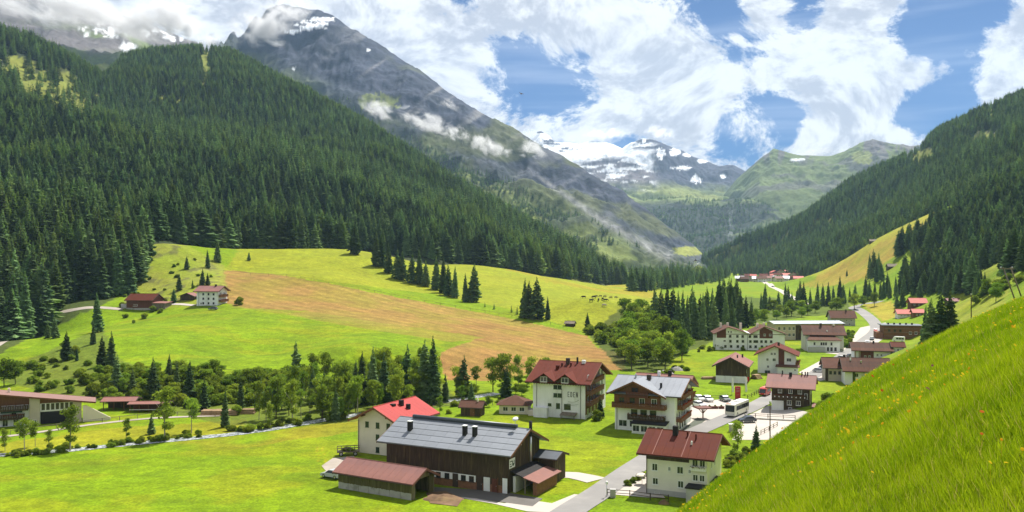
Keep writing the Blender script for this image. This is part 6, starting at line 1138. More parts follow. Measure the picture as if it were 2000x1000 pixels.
# ------------------------------------------------------------------ vehicles
def wheel_meshes(r, w):
    def ring(rad, hw, n=14):
        m = MB(); m.v += [(math.cos(6.2832 * i / n) * rad, -hw, math.sin(6.2832 * i / n) * rad) for i in range(n)] + [(math.cos(6.2832 * i / n) * rad, hw, math.sin(6.2832 * i / n) * rad) for i in range(n)]
        m.f += [tuple(range(n)), tuple(reversed(range(n, 2 * n)))] + [(i, (i + 1) % n, n + (i + 1) % n, n + i) for i in range(n)]; return m
    return cached(('tyre', r, w), lambda: ring(r, w / 2).mesh('tyre', M_TYRE)), cached(('rim', r, w), lambda: ring(r * .6, w / 2 + .012).mesh('rim', M_METAL))
def vehicle(name, label, p, yaw, L, Wd, H, paint, kind='car', cat='car', group=None):
    e = bpy.data.objects.new(name, None); COL.objects.link(e); e.location = (p[0], p[1], p[2]); e.rotation_euler = (0, 0, R(yaw)); e.empty_display_size = .3
    e['label'] = label; e['category'] = cat
    if group: e['group'] = group
    a, b = -L / 2, L / 2; wr = .32 if kind == 'car' else (.36 if kind == 'van' else .5)
    def part(nm, m, mt, smooth=False): return m.obj(nm, mt, e, smooth)
    if kind == 'car':
        part('body', MB().prism([(a, .3), (b - .05, .28), (b, .5), (b - .1, .74), (b - L * .24, .93), (a + .12, .98), (a - .02, .7)], 'y', -Wd / 2, Wd / 2), paint)
        g = MB(); lo = [(a + .25, .98), (b - L * .26, .93)]; hi = [(a + .75, H - .06), (b - L * .42, H - .08)]
        for (x, z), y in ((lo[0], Wd / 2 - .06), (lo[1], Wd / 2 - .06), (hi[1], Wd / 2 - .22), (hi[0], Wd / 2 - .22)): g.v += [(x, -y, z), (x, y, z)]
        g.f += [(0, 2, 4, 6), (1, 7, 5, 3), (0, 1, 3, 2), (2, 3, 5, 4), (4, 5, 7, 6), (6, 7, 1, 0)]; part('windows', g, M_GLASSB)
        part('roof', MB().prism([(a + .62, H - .10), (b - L * .40, H - .12), (b - L * .46, H), (a + .9, H)], 'y', -Wd / 2 + .2, Wd / 2 - .2), paint)
        for sy in (-1, 1):
            part('headlight', MB().box(b - .1, b + .012, sy * Wd * .36 - .16, sy * Wd * .36 + .16, .55, .70), M_METAL); part('tail_light', MB().box(a - .03, a + .06, sy * Wd * .38 - .12, sy * Wd * .38 + .12, .66, .86), M_LEAFHEAD)
    else:
        hd = .35
        part('body', MB().prism([(a, hd), (b, hd), (b + .02, H * .42), (b - (.15 if kind == 'bus' else .7), H - .12), (b - (.4 if kind == 'bus' else 1.1), H), (a + .1, H), (a, H - .15)], 'y', -Wd / 2, Wd / 2), paint)
        ws = MB(); x0 = b + .03; x1 = b - (.12 if kind == 'bus' else .55); y = Wd / 2 - .12; z0, z1 = H * .42, H - .32
        ws.v += [(x0 + .01, -y, z0), (x0 + .01, y, z0), (x1 + .04, y, z1), (x1 + .04, -y, z1), (x0 - .1, -y, z0), (x0 - .1, y, z0), (x1 - .1, y, z1), (x1 - .1, -y, z1)]; ws.f += [(0, 1, 2, 3), (7, 6, 5, 4), (0, 4, 5, 1), (1, 5, 6, 2), (2, 6, 7, 3), (3, 7, 4, 0)]; part('windscreen', ws, M_GLASSB)
        n = 7 if kind == 'bus' else 3; st = (L - (1.4 if kind == 'bus' else 1.9)) / n
        for i in range(n):
            for sy in (-1, 1): part('side_window', MB().box(a + .3 + i * st, a + .3 + (i + 1) * st - .1, sy * Wd / 2 - .02, sy * Wd / 2 + .02, H * .48, H * .82), M_GLASSB)
        if kind == 'bus':
            part('roof_unit', MB().box(-2.0, .6, -.7, .7, H + .01, H + .22), M_TRIMW); part('front_marker', MB().box(b - 1.2, b - .4, -Wd / 2 + .1, Wd / 2 - 1.2, H + .005, H + .06), mat('orange_marker', (0.7, 0.13, 0.04), .5, .1, 1))
        else: part('roof_stripe', MB().box(a + .6, b - 1.6, -Wd / 2 + .25, Wd / 2 - .25, H + .005, H + .06), mat('van_roof_paint', (0.62, 0.16, 0.10), .5, .1, 1) if paint.name.startswith('red') else M_TRIMW)
        for sy in (-1, 1): part('headlight', MB().box(b - .05, b + .03, sy * Wd * .36 - .18, sy * Wd * .36 + .18, .62, .82), M_METAL)
        part('bumper', MB().box(b - .1, b + .06, -Wd / 2, Wd / 2, .36, .52), M_TYRE if kind == 'van' else M_TRIMW)
    ty, rm = wheel_meshes(wr, .22)
    for sx in (a + L * .19, b - L * .19):
        for sy in (-1, 1):
            w = link('wheel', ty, e); w.location = (sx, sy * (Wd / 2 - .1), wr + .02); link('rim', rm, w)
    return e
def road_z(x, y, o=.12): return g1(x, y) + o
def car(u, v, yaw, paint, label, kind='car', L=4.2, Wd=1.78, H=1.48, name='parked_car', cat='car'):
    x, y, z = hit(u, v); return vehicle(name, label, (x, y, z + .11), yaw, L, Wd, H, paint, kind, cat)
CW = car_paint('white_car_paint', (0.78, 0.78, 0.77)); CD = car_paint('dark_blue_car_paint', (0.035, 0.045, 0.07)); CS = car_paint('silver_car_paint', (0.45, 0.47, 0.5)); CR = car_paint('red_van_paint', (0.55, 0.02, 0.02)); CB = car_paint('bus_paint', (0.74, 0.72, 0.64)); CG = car_paint('grey_car_paint', (0.10, 0.11, 0.12))
car(1440, 810, -124, CB, 'white coach driving on the village road', 'bus', 10.5, 2.5, 3.15, 'coach', 'bus'); car(1494, 773, -122, CR, 'red van driving on the village road', 'van', 5.2, 2.0, 2.3, 'red_van', 'van')
car(1365, 783, -70, CW, 'white car parked nearest the timber hotel at the fence'); car(1382, 784, -75, CW, 'second white car along the car park fence'); car(1416, 784, -80, CG, 'dark grey car parked at the car park fence'); car(1365, 796, -60, CW, 'white car parked in the second row beside the timber hotel'); car(1459, 826, 190, CD, 'dark blue car parked before the retaining wall')
car(1624, 687, 200, CS, 'silver car parked before the pale house'); car(1636, 687, 20, CG, 'dark car parked before the pale house'); car(1703, 664, -115, CG, 'dark car standing on the upper square'); car(1710, 648, -110, CR, 'small red car on the road by the timber block'); car(1672, 607, -80, CD, 'dark car on the road at the far bend'); car(1755, 668, 150, CW, 'white delivery van parked beside the timber block', 'van', 5.4, 2.0, 2.4, 'delivery_van', 'van'); car(1510, 561, -60, CG, 'tiny dark car on the far meadow road')
car(649, 934, 150, CS, 'silver car parked left of the red roofed shed'); car(416, 606, 172, CG, 'dark car parked below the white farmhouse')
for (u, v, yw, pt_, l) in [(1646, 703, -40, CW, 'white car at the left side of the paved village square'), (1664, 699, 10, CG, 'dark car beside the brown roofed house'), (1694, 672, -110, CW, 'white car below the garden wall of the upper square'), (1724, 651, 70, CS, 'silver car in front of the timber block'), (1730, 638, -100, CW, 'white car at the upper end of the paved square'), (1600, 728, -30, CS, 'silver car on the lower village square'), (1612, 722, -30, CD, 'dark blue car on the lower village square')]: car(u, v, yw, pt_, l)
# ------------------------------------------------------------------ fences
def fence(label, px, step, h=1.1, rails=2, material=M_WOODG, name='wooden_fence', pw=.12, world=False):
    P_ = smooth_path([(p if world else hit(*p)[:2]) for p in px], step); keep = [P_[0]]
    for q in P_[1:]:
        if np.linalg.norm(q - keep[-1]) >= step * .9: keep.append(q)
    P_ = np.array(keep); Z = gz(P_[:, 0], P_[:, 1]); e = bpy.data.objects.new(name, None); COL.objects.link(e); e.location = (P_[0][0], P_[0][1], Z[0]); e.empty_display_size = .3
    e['label'] = label; e['category'] = 'fence'; pm = cached(('post', h, pw, material.name), lambda: MB().box(-pw / 2, pw / 2, -pw / 2, pw / 2, -.4, h).mesh('post', material))
    L0 = Vector(e.location)
    for k in range(len(P_)):
        o = link('post', pm, e); o.location = Vector((P_[k][0], P_[k][1], Z[k])) - L0; o.rotation_euler = (random.uniform(-.05, .05), random.uniform(-.05, .05), random.random())
        if k + 1 < len(P_):
            for r_ in range(rails):
                zz = h * (.9 - .42 * r_); a = Vector((P_[k][0], P_[k][1], Z[k] + zz)) - L0; b = Vector((P_[k + 1][0], P_[k + 1][1], Z[k + 1] + zz)) - L0
                MB().tube([a, b], .055, 5).obj('rail', material, e)
    return e
fence('wooden post and rail fence below the near white house', [(1186, 971), (1230, 974), (1270, 978), (1305, 981)], 2.2, 1.2, 2, M_WOODD)
fence('fence on the retaining wall before the dark chalet', [(1455, 815), (1500, 818), (1530, 819), (1553, 821)], 2.4, 1.1, 2, M_WOODD)
fence('fence along the far side of the car park', [(1348, 779), (1380, 780), (1405, 780), (1436, 779)], 2.6, 1.2, 2, M_WOODG); fence('fence along the meadow edge of the village road', [(1460, 779), (1478, 770), (1492, 760), (1500, 752)], 2.0, 1.1, 2, M_WOODD)
fence('slanting fence right of the near white house', [(1412, 908), (1440, 900), (1470, 890)], 2.2, 1.1, 2, M_WOODD); fence('fence at the foot of the near meadow by the parking', [(1486, 850), (1502, 842), (1518, 833)], 2.2, 1.1, 2, M_WOODG)
fence('thin pasture fence along the top of the hay field', [(436, 532), (560, 540), (700, 566), (860, 596), (1000, 620), (1100, 640)], 9, 1.3, 1, M_WOODG, 'pasture_fence', .14); fence('thin fence along the lower edge of the green field', [(390, 728), (470, 731), (560, 734)], 6, 1.2, 1, M_WOODG, 'pasture_fence')
fence('fence of the valley path in front of the left hotel', [(20, 850), (110, 838), (200, 826), (300, 815), (380, 812)], 3.5, 1.1, 1, M_WOODG); fence('rail fence around the log yard by the stream', [(382, 817), (420, 815), (455, 812)], 2.4, 1.1, 2, M_LOG)
fence('garden fence behind the pavilion', [(945, 793), (985, 790), (1030, 789)], 2.4, 1.1, 1, M_WOODG); fence('streamside fence behind the garden hut', [(845, 801), (880, 796), (910, 790)], 2.6, 1.2, 2, M_WOODG)
rw = hit(1455, 818); rw2 = hit(1556, 824); wl = MB(); dxy = Vector((rw2[0] - rw[0], rw2[1] - rw[1], 0)); o = MB().box(0, dxy.length, -.2, .2, -.5, .35).obj('retaining_wall', M_CONC); o.location = (rw[0], rw[1] - .5, rw[2]); o.rotation_euler = (0, 0, math.atan2(dxy.y, dxy.x)); o['label'] = 'low dark retaining wall before the dark chalet'; o['category'] = 'wall'
# ------------------------------------------------------------------ poles, lamps, signs
def root(name, label, cat, p, yaw=0, group=None):
    e = bpy.data.objects.new(name, None); COL.objects.link(e); e.location = p; e.rotation_euler = (0, 0, R(yaw)); e['label'] = label; e['category'] = cat; e.empty_display_size = .3
    if group: e['group'] = group
    return e
def pole(u, v, hpx, label, head=None, lean=(0, 0), material=M_WOODD, d=None, r=.14):
    p = hit(u, v) if d is None else ((u - 1000) / FPX * d, d, g1((u - 1000) / FPX * d, d)); h = hpx * p[1] / FPX; e = root('utility_pole' if head != 'lamp' else 'street_lamp', label, 'pole' if head != 'lamp' else 'lamp', p)
    MB().tube([(0, 0, -.6), (lean[0] * h, lean[1] * h, h)], [r, r * .7], 7).obj('shaft', material, e, True)
    if head == 'lamp': MB().tube([(0, 0, 0), (0, 0, .18), (0, 0, .5), (0, 0, .6)], [.08, .22, .22, .06], 8).obj('lamp_head', M_TRIMW, e, True).location = (lean[0] * h, lean[1] * h, h - .1)
    elif head == 'cap': MB().box(-.16, .16, -.16, .16, 0, .4).obj('cap', M_METAL, e).location = (0, 0, h - .1)
    elif head == 'arm':
        MB().box(-.7, .7, -.06, .06, -.35, -.22).obj('cross_arm', material, e).location = (lean[0] * h, lean[1] * h, h)
        for k in (-.55, 0, .55): MB().tube([(k, 0, -.22), (k, 0, .05)], .06, 6).obj('insulator', M_TRIMW, e, True).location = (lean[0] * h, lean[1] * h, h)
    return e
pole(1504, 862, 75, 'tall dark wooden pole beside the parking', 'cap'); pole(1897, 628, 52, 'dark pole with small top box on the right slope', 'cap'); pole(1850, 655, 44, 'pale lamp post before the dark spruce clump', 'lamp', material=M_WOODG); pole(1185, 972, 26, 'street lamp at the near road corner', 'lamp', material=M_METAL, r=.08)
p = hit(1984, 585); e = root('double_pole', 'leaning double wooden pole joined by a cross bar on the right slope', 'pole', p); hh = 62 * p[1] / FPX
for dx in (0, 2.0): MB().tube([(dx, 0, -.8), (dx - hh * .40, 0, hh)], [.2, .16], 7).obj('shaft', M_WOODG, e, True)
MB().box(-hh * .40 - .9, 2.0 - hh * .40 + .9, -.12, .12, hh - .5, hh - .15).obj('cross_bar', M_WOODG, e)
for k in (-.6, 2.4): MB().tube([(k - hh * .4, 0, hh - .15), (k - hh * .4, 0, hh + .2)], .1, 6).obj('insulator', M_TRIMW, e, True)
p = hit(1441, 780); e = root('red_sign_pillar', 'tall red advertising pillar at the car park', 'sign', p, -10); MB().box(-.75, .75, -.22, .22, 0, 3.6).obj('panel', M_LEAFHEAD, e); MB().box(-.85, .85, -.3, .3, 0, .12).obj('base', M_CONC, e)
MS = mat('faded_sign_print', (0.34, 0.16, 0.16), .6, .1, 2)
for (z0, z1, w) in ((2.9, 3.2, .4), (2.45, 2.6, .5), (2.1, 2.3, .45), (1.2, 1.32, .35)): MB().box(-w, w, -.235, -.215, z0, z1).obj('printed_line', MS, e)
for (u, v, l, red) in ((1429, 771, 'left white banner flag by the red pillar', False), (1455, 770, 'right white banner flag with red top by the red pillar', True)):
    p = hit(u, v); e = root('banner_flag', l, 'flag', p, -15); MB().tube([(0, 0, -.3), (0, 0, 5.2)], .05, 6).obj('mast', M_METAL, e, True); m = MB()
    for k in range(6): m.v += [(.07, .03 * math.sin(k), .7 + k * .85), (.62 + .06 * math.sin(k * 2), .06 * math.sin(k + 1), .65 + k * .85)]
    n0 = len(m.v); m.v += [(x, y + .03, z) for (x, y, z) in m.v[:n0]]
    for k in range(5): m.f += [(2 * k, 2 * k + 1, 2 * k + 3, 2 * k + 2), (n0 + 2 * k + 2, n0 + 2 * k + 3, n0 + 2 * k + 1, n0 + 2 * k)]
    m.obj('cloth', M_TRIMW, e, True)
    if red: MB().box(.62, 1.15, -.03, .03, 3.7, 5.0).obj('red_pennant', M_LEAFHEAD, e)
p = hit(1197, 974); e = root('utility_cabinet', 'grey utility cabinet at the fence of the near house', 'cabinet', p, -10); MB().box(-.45, .45, -.3, .3, 0, 1.3).box(-.5, .5, -.35, .35, 1.3, 1.38).obj('body', M_GREYP, e); MB().box(-.4, .4, -.33, -.302, .1, 1.2).obj('door', M_CONC, e)
p = hit(1432, 844); e = root('utility_cabinet', 'pale cabinet beside the road behind the near house', 'cabinet', p, -10); MB().box(-.9, .9, -.5, .5, 0, 1.7).obj('body', M_CONC, e); MB().box(-1, 1, -.6, .6, 1.7, 1.8).obj('roof', M_TRIMW, e)
p = hit(1373, 818); e = root('timber_canopy', 'wooden mushroom canopy with struts beside the timber hotel', 'canopy', p, 12); MB().tube([(0, 0, -.3), (0, 0, 2.6)], .16, 7).obj('post', M_WOODB, e)
for a in range(4): MB().tube([(0, 0, 1.2), (math.cos(a * 1.57) * 1.3, math.sin(a * 1.57) * 1.3, 2.55)], .08, 5).obj('strut', M_WOODB, e)
MB().prism([(-1.9, 2.55), (1.9, 2.55), (1.7, 2.8), (-1.7, 2.8)], 'y', -1.7, 1.7).obj('roof', M_WOODR, e)
for k, (u, l) in enumerate(((1386, 'left'), (1397, 'middle'), (1409, 'right'))):
    p = hit(u, 799); e = root('planter_box', l + ' brown planter box in the car park', 'planter', p); MB().box(-.7, .7, -.35, .35, 0, .6).box(-.75, .75, -.4, .4, .6, .66).obj('box', M_WOODR, e)
    o = link('plants', CROWN['bush'][0], e); o.location = (0, 0, .4); o.scale = (.6, .4, .7)
p = hit(1254, 947); e = root('garden_parasol', 'white garden parasol in the hedge corner of the near house', 'parasol', p); MB().tube([(0, 0, -.2), (0, 0, 2.0)], .04, 6).obj('pole', M_METAL, e); MB().tube([(0, 0, 1.55), (0, 0, 1.75), (0, 0, 2.1)], [1.1, .95, .05], 9).obj('canopy', M_CREAM, e)
# barn-yard things
p = hit(680, 889); e = root('hay_wagon', 'old wooden hay wagon full of flowers behind the shed', 'wagon', p, 12); MB().box(-2.2, 2.2, -1, 1, .75, .9).obj('bed', M_WOODG, e); 
for sy in (-1.05, 1.05):
    for k in range(6): MB().box(-2.2 + k * .86, -2.08 + k * .86, sy - .05, sy + .05, .9, 1.7).obj('stake', M_WOODG, e)
    MB().box(-2.2, 2.25, sy - .06, sy + .06, 1.6, 1.75).obj('side_rail', M_WOODG, e)
ty, rm = wheel_meshes(.42, .18)
for sx in (-1.4, 1.4):
    for sy in (-1, 1): w = link('wheel', ty, e); w.location = (sx, sy * .85, .42); link('rim', rm, w)
o = link('flowers', CROWN['bush'][1], e); o.location = (0, 0, .7); o.scale = (2.4, 1.3, 1.2)
def mound(name, label, u, v, rx, ry, h, material, cat, seed=1):
    p = hit(u, v); a = np.linspace(0, 2 * np.pi, 33)[None]; r_ = np.linspace(0, 1, 12)[:, None]; X = rx * r_ * np.cos(a); Y = ry * r_ * np.sin(a); Z = h * (1 - r_ ** 2) * (.6 + .8 * fbm(X * 1.3 + seed, Y * 1.3, 4, seed)) - .05
    me = mesh_np(name, np.stack([X, Y, Z], -1).reshape(-1, 3), gridfaces(12, 33), material, True); o = link(name, me); o.location = p; o['label'] = label; o['category'] = cat; return o
mound('dung_heap', 'low brown dung heap in front of the barn', 866, 975, 3.6, 2.0, .7, M_DIRT, 'heap'); mound('earth_heap', 'small dark earth heap on the path by the near fence', 1297, 984, 1.0, .8, .6, M_DIRT, 'heap', 3)
def logs(label, u, v, n, L, yaw, r=.22, rows=3, name='log_pile'):
    p = hit(u, v); e = root(name, label, 'logs', p, yaw)
    lm = cached(('log', L, r), lambda: MB().tube([(0, 0, 0), (L, 0, 0)], [r, r * .92], 8).mesh('log', M_LOG))
    for j in range(rows):
        for i in range(n - j): o = link('log', lm, e); o.location = (random.uniform(-.2, .2), (i + j * .5) * r * 2.02, r + j * r * 1.75)
logs('stack of cut logs by the stream left of the dark spruce', 392, 812, 8, 5, 3); logs('longer stack of cut logs in the log yard', 415, 812, 9, 6, 2); logs('stack of logs right of the dark streamside spruce', 456, 810, 6, 5, 5); logs('firewood stack at the right side of the white base barn', 1478, 742, 7, 3, 40, .2, 4); logs('pile of planks left of the white base barn', 1373, 742, 6, 5, 5, .2, 2)
for (u, v, l) in ((1300, 731, 'left'), (1320, 724, 'right')): mound('stone_heap', l + ' heap of pale stones behind the timber hotel', u, v, 3, 2, 1.3, M_ROCK, 'stones', int(u))
# ------------------------------------------------------------------ cows
def cow_mesh():
    m = MB(); m.tube([(-1.05, 0, 1.02), (-.95, 0, 1.02), (-.6, 0, 1.0), (0, 0, .96), (.5, 0, .98), (.8, 0, 1.06), (.95, 0, 1.1)], [.1, .27, .34, .38, .36, .3, .18], 12)
    m.tube([(.7, 0, 1.1), (1.05, 0, 1.0), (1.3, 0, .72)], [.24, .19, .15], 9).tube([(1.22, 0, .86), (1.34, 0, .62), (1.46, 0, .40), (1.5, 0, .32)], [.13, .15, .105, .08], 9)
    for sy in (-1, 1):
        m.tube([(.62, sy * .2, .9), (.64, sy * .2, .45), (.62, sy * .2, .42), (.62, sy * .2, 0)], [.15, .08, .075, .075], 7)
        m.tube([(-.72, sy * .2, .95), (-.66, sy * .21, .62), (-.84, sy * .2, .42), (-.80, sy * .2, 0)], [.19, .12, .08, .075], 7)
        m.tube([(1.2, sy * .1, .88), (1.16, sy * .28, .9)], [.05, .03], 5).tube([(1.24, sy * .08, .92), (1.26, sy * .17, 1.04)], [.035, .02], 5)
    m.tube([(-1.05, 0, 1.2), (-1.16, 0, .9), (-1.15, 0, .5)], [.04, .03, .05], 5)
    me = m.mesh('cow_body', M_COWD); o = bpy.data.objects.new('cow_source', me); COL.objects.link(o); md = o.modifiers.new('r', 'REMESH'); md.mode = 'VOXEL'; md.voxel_size = .045
    dg = bpy.context.evaluated_depsgraph_get(); out = bpy.data.meshes.new_from_object(o.evaluated_get(dg)); bpy.data.objects.remove(o); out.materials.clear(); out.materials.append(M_COWD)
    for p_ in out.polygons: p_.use_smooth = True
    return out
cm = cow_mesh(); cl_ = cm.copy(); cl_.materials.clear(); cl_.materials.append(M_COWL)
for (u, v, yaw, l, pale) in [(1140, 583, 180, 'leftmost dark cow of the herd on the upper pasture', 0), (1155, 590, 10, 'dark cow at the lower left of the grazing herd', 0), (1160, 583, 200, 'dark cow left of the herd centre', 0), (1164, 581, 20, 'dark cow at the upper left of the herd', 0), (1173, 581, 170, 'dark cow at the upper middle of the herd', 0), (1181, 581, 10, 'dark cow at the upper right of the herd centre', 0), (1169, 588, 80, 'dark cow seen end on in the herd centre', 0), (1177, 587, 100, 'slim dark cow right of the end on cow', 0), (1183, 589, 0, 'brown cow lying lower right of the herd centre', 0), (1193, 583, 190, 'dark cow right of the gap in the herd', 0), (1203, 583, 15, 'dark cow second from the right of the herd', 0), (1212, 587, 95, 'rightmost dark cow of the herd', 0), (1250, 588, 180, 'lone dark cow far right of the herd near the trees', 0), (1180, 600, 5, 'pale cow grazing below the dark herd', 1)]:
    p = hit(u, v); o = link('cow', cl_ if pale else cm); o.location = p; o.rotation_euler = (0, 0, R(yaw)); o.scale = (1.2, 1.2, 1.2); o['label'] = l; o['category'] = 'cow'; o['group'] = 'cows on the upper pasture'
# bird in the sky
p = PX(1018, 183, 260); m = MB(); m.v += [(-.9, .1, .22), (-.35, .15, .1), (0, .2, 0), (.35, .15, .1), (.9, .1, .22), (-.3, -.2, .08), (.3, -.2, .08), (0, -.5, 0), (0, .45, -.02), (0, 0, -.09)]; m.f += [(0, 1, 5), (1, 2, 5), (3, 4, 6), (2, 3, 6), (5, 2, 7), (2, 6, 7), (1, 8, 2), (8, 3, 2), (5, 9, 2), (9, 6, 2)]; o = m.obj('bird', M_COWD); o.location = p; o['label'] = 'tiny dark bird soaring before the clouds'; o['category'] = 'bird'; o.rotation_euler = (R(40), R(20), 0)
# ------------------------------------------------------------------ the near hay meadow: grass blades and flowers
rg = np.random.default_rng(9)
def slope_points(n, y0, y1, power):
    y = y0 * (y1 / y0) ** (rg.random(n) ** power); s = rg.uniform(-.16, .72, n); x = s * (y + 2.5)
    x = x + rg.normal(0, .05, n); z = gz(x, y); u, v = UV(x, y, z)
    s_ = near_slope(x, y); ok = (s_ > z - .6) & (u > 1080) & (u < 2120) & (v < 1090); return x[ok], y[ok], z[ok]
x, y, z = slope_points(1000000, 9.0, 70, .85); n = len(x)
clump = fbm(x / .9, y / .9, 3, 15); hgt = (.07 + .26 * rg.random(n) ** 2.2) * (.5 + 1.0 * clump); wdt = np.interp(y, [9, 20, 40, 70], [.006, .009, .015, .024]) * rg.uniform(.6, 1.4, n)
ang = rg.random(n) * 6.283; bend = hgt * rg.uniform(.1, .9, n); bd = rg.random(n) * 6.283
dx, dy = np.cos(ang) * wdt, np.sin(ang) * wdt; bx_, by_ = np.cos(bd) * bend, np.sin(bd) * bend
V = np.stack([np.c_[x - dx, y - dy, z - .02], np.c_[x + dx, y + dy, z - .02], np.c_[x + bx_, y + by_, z + hgt]], 1).reshape(-1, 3); FA = np.arange(n * 3).reshape(-1, 3)
tone = np.clip(.42 + 1.5 * (fbm(x / 5, y / 5, 4, 17) - .5) + 1.0 * (fbm(x / 1.2, y / 1.2, 3, 18) - .5) + rg.normal(0, .22, n), 0, 1)[:, None]
gc = np.array((0.13, 0.235, 0.006)) * (1 - tone) + np.array((0.36, 0.44, 0.018)) * tone
dry = rg.random(n) < .07; gc[dry] = (0.36, 0.31, 0.12)
gcol = np.repeat(rgba(gc), 3, 0)
mg = bpy.data.materials.new('grass_blades'); mg.use_nodes = True; N = NT(mg.node_tree); N.n.clear(); o_ = N.new('ShaderNodeOutputMaterial'); at = N.new('ShaderNodeAttribute', attribute_name='tone'); df = N.new('ShaderNodeBsdfDiffuse'); tr = N.new('ShaderNodeBsdfTranslucent'); mx = N.new('ShaderNodeMixShader'); mx.inputs[0].default_value = .45
N.put(df.inputs[0], at.outputs['Color']); N.put(tr.inputs[0], N.mix(1.0, at.outputs['Color'], (1.15, 1.15, .6, 1), 'MULTIPLY')); N.l.new(df.outputs[0], mx.inputs[1]); N.l.new(tr.outputs[0], mx.inputs[2]); N.l.new(mx.outputs[0], o_.inputs[0])
link('hay_meadow_grass', mesh_np('hay_meadow_grass', V, FA, mg, False, {'tone': ('FLOAT_COLOR', gcol)}), kind='stuff', label='long green grass on the steep near meadow')
def flowers(name, n, cols, label, sel, size):
    x, y, z = slope_points(n * 6, 9.5, 66, .7); f = fbm(x / 3.0 + 7, y / 3.0, 3, sel); k = np.argsort(-f - .15 * rg.random(len(f)))[:n]; x, y, z = x[k], y[k], z[k]; n = len(x); zz = z + rg.uniform(.2, .38, n); V = []; Fc = []
    s = size * np.interp(y, [9, 25, 66], [1.5, 2.4, 4.6]) * rg.uniform(.7, 1.3, n); a = np.linspace(0, 2 * np.pi, 7)[:-1]
    nx, ny = rg.normal(0, .4, n), rg.normal(-.5, .3, n)
    ring = np.stack([x[:, None] + np.cos(a) * s[:, None], y[:, None] + np.sin(a) * s[:, None], zz[:, None] - (np.cos(a) * nx[:, None] + np.sin(a) * ny[:, None]) * s[:, None]], -1)
    cen = np.stack([x, y, zz + s * .25], -1)[:, None]; st = np.stack([np.stack([x - .004, y, z], -1), np.stack([x + .004, y, z], -1)], 1); V = np.concatenate([ring, cen, st], 1).reshape(-1, 3); b9 = np.arange(n)[:, None] * 9
    Fc = np.concatenate([np.c_[b9 + i, b9 + (i + 1) % 6, b9 + 6] for i in range(6)] + [np.c_[b9 + 7, b9 + 8, b9 + 6]])
    cc = np.array(cols)[rg.integers(0, len(cols), n)]; c9 = np.repeat(cc[:, None], 9, 1); c9[:, 7:] = (.1, .18, .02)
    link(name, mesh_np(name, V, Fc, mg, False, {'tone': ('FLOAT_COLOR', rgba(c9).reshape(-1, 4))}), kind='stuff', label=label)
flowers('yellow_wildflowers', 300, [(0.75, 0.5, 0.02), (0.8, 0.55, 0.03), (0.75, 0.35, 0.02)], 'scattered yellow wildflowers in the near meadow', 33, .014)
flowers('red_wildflowers', 22, [(0.5, 0.06, 0.02), (0.55, 0.14, 0.03), (0.25, 0.08, 0.12)], 'a few orange red flowers in the near meadow', 36, .02)
# ------------------------------------------------------------------ air
hz = MB().box(-7500, 7500, -60, 10500, -60, 2350).obj('haze', bpy.data.materials.new('valley_air')); hz['kind'] = 'stuff'; hz['label'] = 'thin blue air filling the valley'
mh = hz.data.materials[0]; mh.use_nodes = True; N = NT(mh.node_tree); N.n.clear(); oo = N.new('ShaderNodeOutputMaterial'); pv = N.new('ShaderNodeVolumePrincipled'); pv.inputs['Color'].default_value = (0.46, 0.69, 1.0, 1); pv.inputs['Density'].default_value = 0.000046; pv.inputs['Anisotropy'].default_value = 0.0; N.l.new(pv.outputs[0], oo.inputs['Volume'])
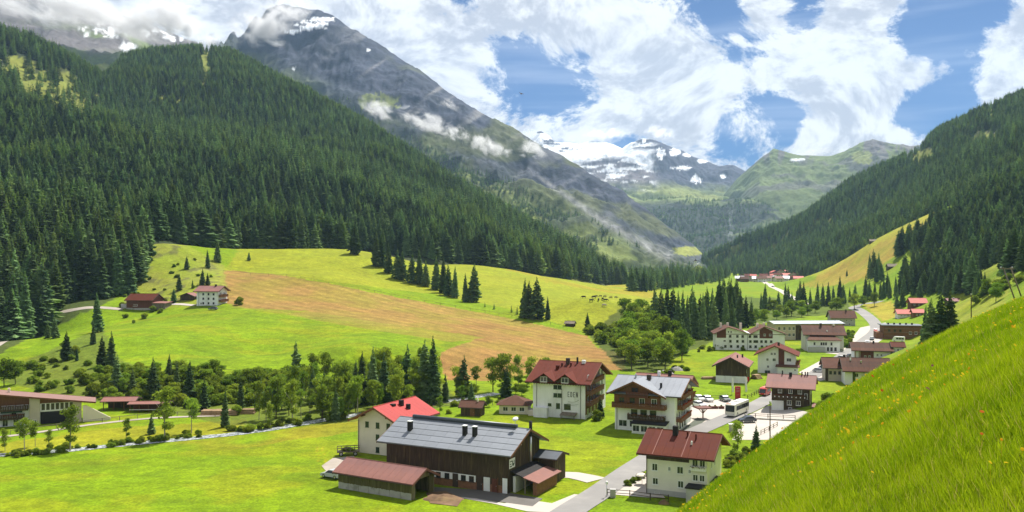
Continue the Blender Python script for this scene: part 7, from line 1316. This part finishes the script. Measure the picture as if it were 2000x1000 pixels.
# ---- clouds caught on the mountains: real wisps of droplets
def wisp(u, v, d, ru, rv, rd, dens, seed, label, tilt=0, thr=.50, group='wisps of cloud on the mountains'):
    bm = bmesh.new(); bmesh.ops.create_icosphere(bm, subdivisions=3, radius=1.0); me = bpy.data.meshes.new('cloud'); bm.to_mesh(me); bm.free()
    m = bpy.data.materials.new('cloud_droplets_%d' % seed); m.use_nodes = True; N = NT(m.node_tree); N.n.clear(); oo = N.new('ShaderNodeOutputMaterial'); pv = N.new('ShaderNodeVolumePrincipled'); pv.inputs['Color'].default_value = (.97, .97, .98, 1); pv.inputs['Anisotropy'].default_value = .25
    t = N.new('ShaderNodeTexCoord').outputs['Object']; mp = N.new('ShaderNodeMapping'); N.put(mp.inputs[0], t); asp = ru / rv; mp.inputs['Scale'].default_value = (max(1, asp * .8), 1, 1.0); mp.inputs['Location'].default_value = (seed * 3.7, seed * 1.3, 0)
    nz = N.math('MULTIPLY_ADD', N.noise(mp.outputs[0], 2.3, 7, .68, .6).outputs[0], 1.5, -.25); r = N.vec('LENGTH', t)
    fall = N.mapr(r, .05, 1.0, .17, -.45); k = N.math('ADD', nz, fall); den = N.mapr(k, thr - .04, thr + .46, 0.0, dens * 1.1); N.put(pv.inputs['Density'], den); N.l.new(pv.outputs[0], oo.inputs['Volume'])
    me.materials.append(m); o = link('cloud', me); o.location = PX(u, v, d); o.scale = (ru / FPX * d, rd, rv / FPX * d); o.rotation_euler = (0, R(tilt), 0); o['kind'] = 'stuff'; o['label'] = label
    return o
wisp(515, 52, 3250, 125, 78, 300, .032, 1, 'torn cloud hiding the left side of the rocky summit'); wisp(250, 45, 2900, 230, 70, 420, .026, 2, 'bank of cloud over the upper left ridge', 6); wisp(60, 22, 2700, 170, 50, 350, .018, 3, 'grey cloud at the upper left corner', 12)
wisp(735, 212, 2950, 70, 46, 200, .03, 4, 'small white wisp above the forest crest', 20); wisp(850, 244, 2880, 165, 40, 220, .034, 5, 'long white wisp along the mountain flank', 20); wisp(950, 284, 2830, 110, 36, 200, .03, 6, 'trailing wisp on the lower mountain flank', 22); wisp(1040, 292, 2900, 70, 34, 180, .03, 7, 'wisp where the rocky mountain meets the glacier', 14); wisp(420, 92, 3000, 90, 44, 240, .028, 8, 'mist between the forest ridge and the rocky summit', 10)
wisp(150, 18, 2900, 210, 62, 420, .03, 9, 'thick cloud lying on the upper left ridge', 6, .44); wisp(340, 40, 3000, 150, 62, 380, .03, 10, 'thick cloud between the left ridge and the summit', 4, .45); wisp(560, 20, 3400, 110, 46, 300, .024, 11, 'thin cloud veiling the top of the rocky summit', -6, .47)
wisp(1180, 262, 6900, 90, 20, 500, .008, 12, 'low cloud touching the glacier crest', 0, .46); wisp(1290, 258, 6800, 80, 20, 500, .008, 13, 'low cloud on the dark glacier summit', 8, .47); wisp(1600, 296, 5300, 60, 16, 400, .006, 14, 'thin cloud on the green peaks', 0, .48); wisp(880, 205, 3000, 60, 20, 160, .012, 15, 'small thin wisp high on the mountain flank', 24, .50)
# small groups of look-alikes: say which one, counted from the left
_by = {}
for o in SC.objects:
    if o.parent is None and 'label' in o and 'group' in o: _by.setdefault(o['label'], []).append(o)
for lab, L_ in _by.items():
    if 2 <= len(L_) <= 26:
        L_.sort(key=lambda o: o.location.x / max(o.location.y, 1))
        for k, o in enumerate(L_): o['label'] = ORD[k] + ' from left, ' + lab
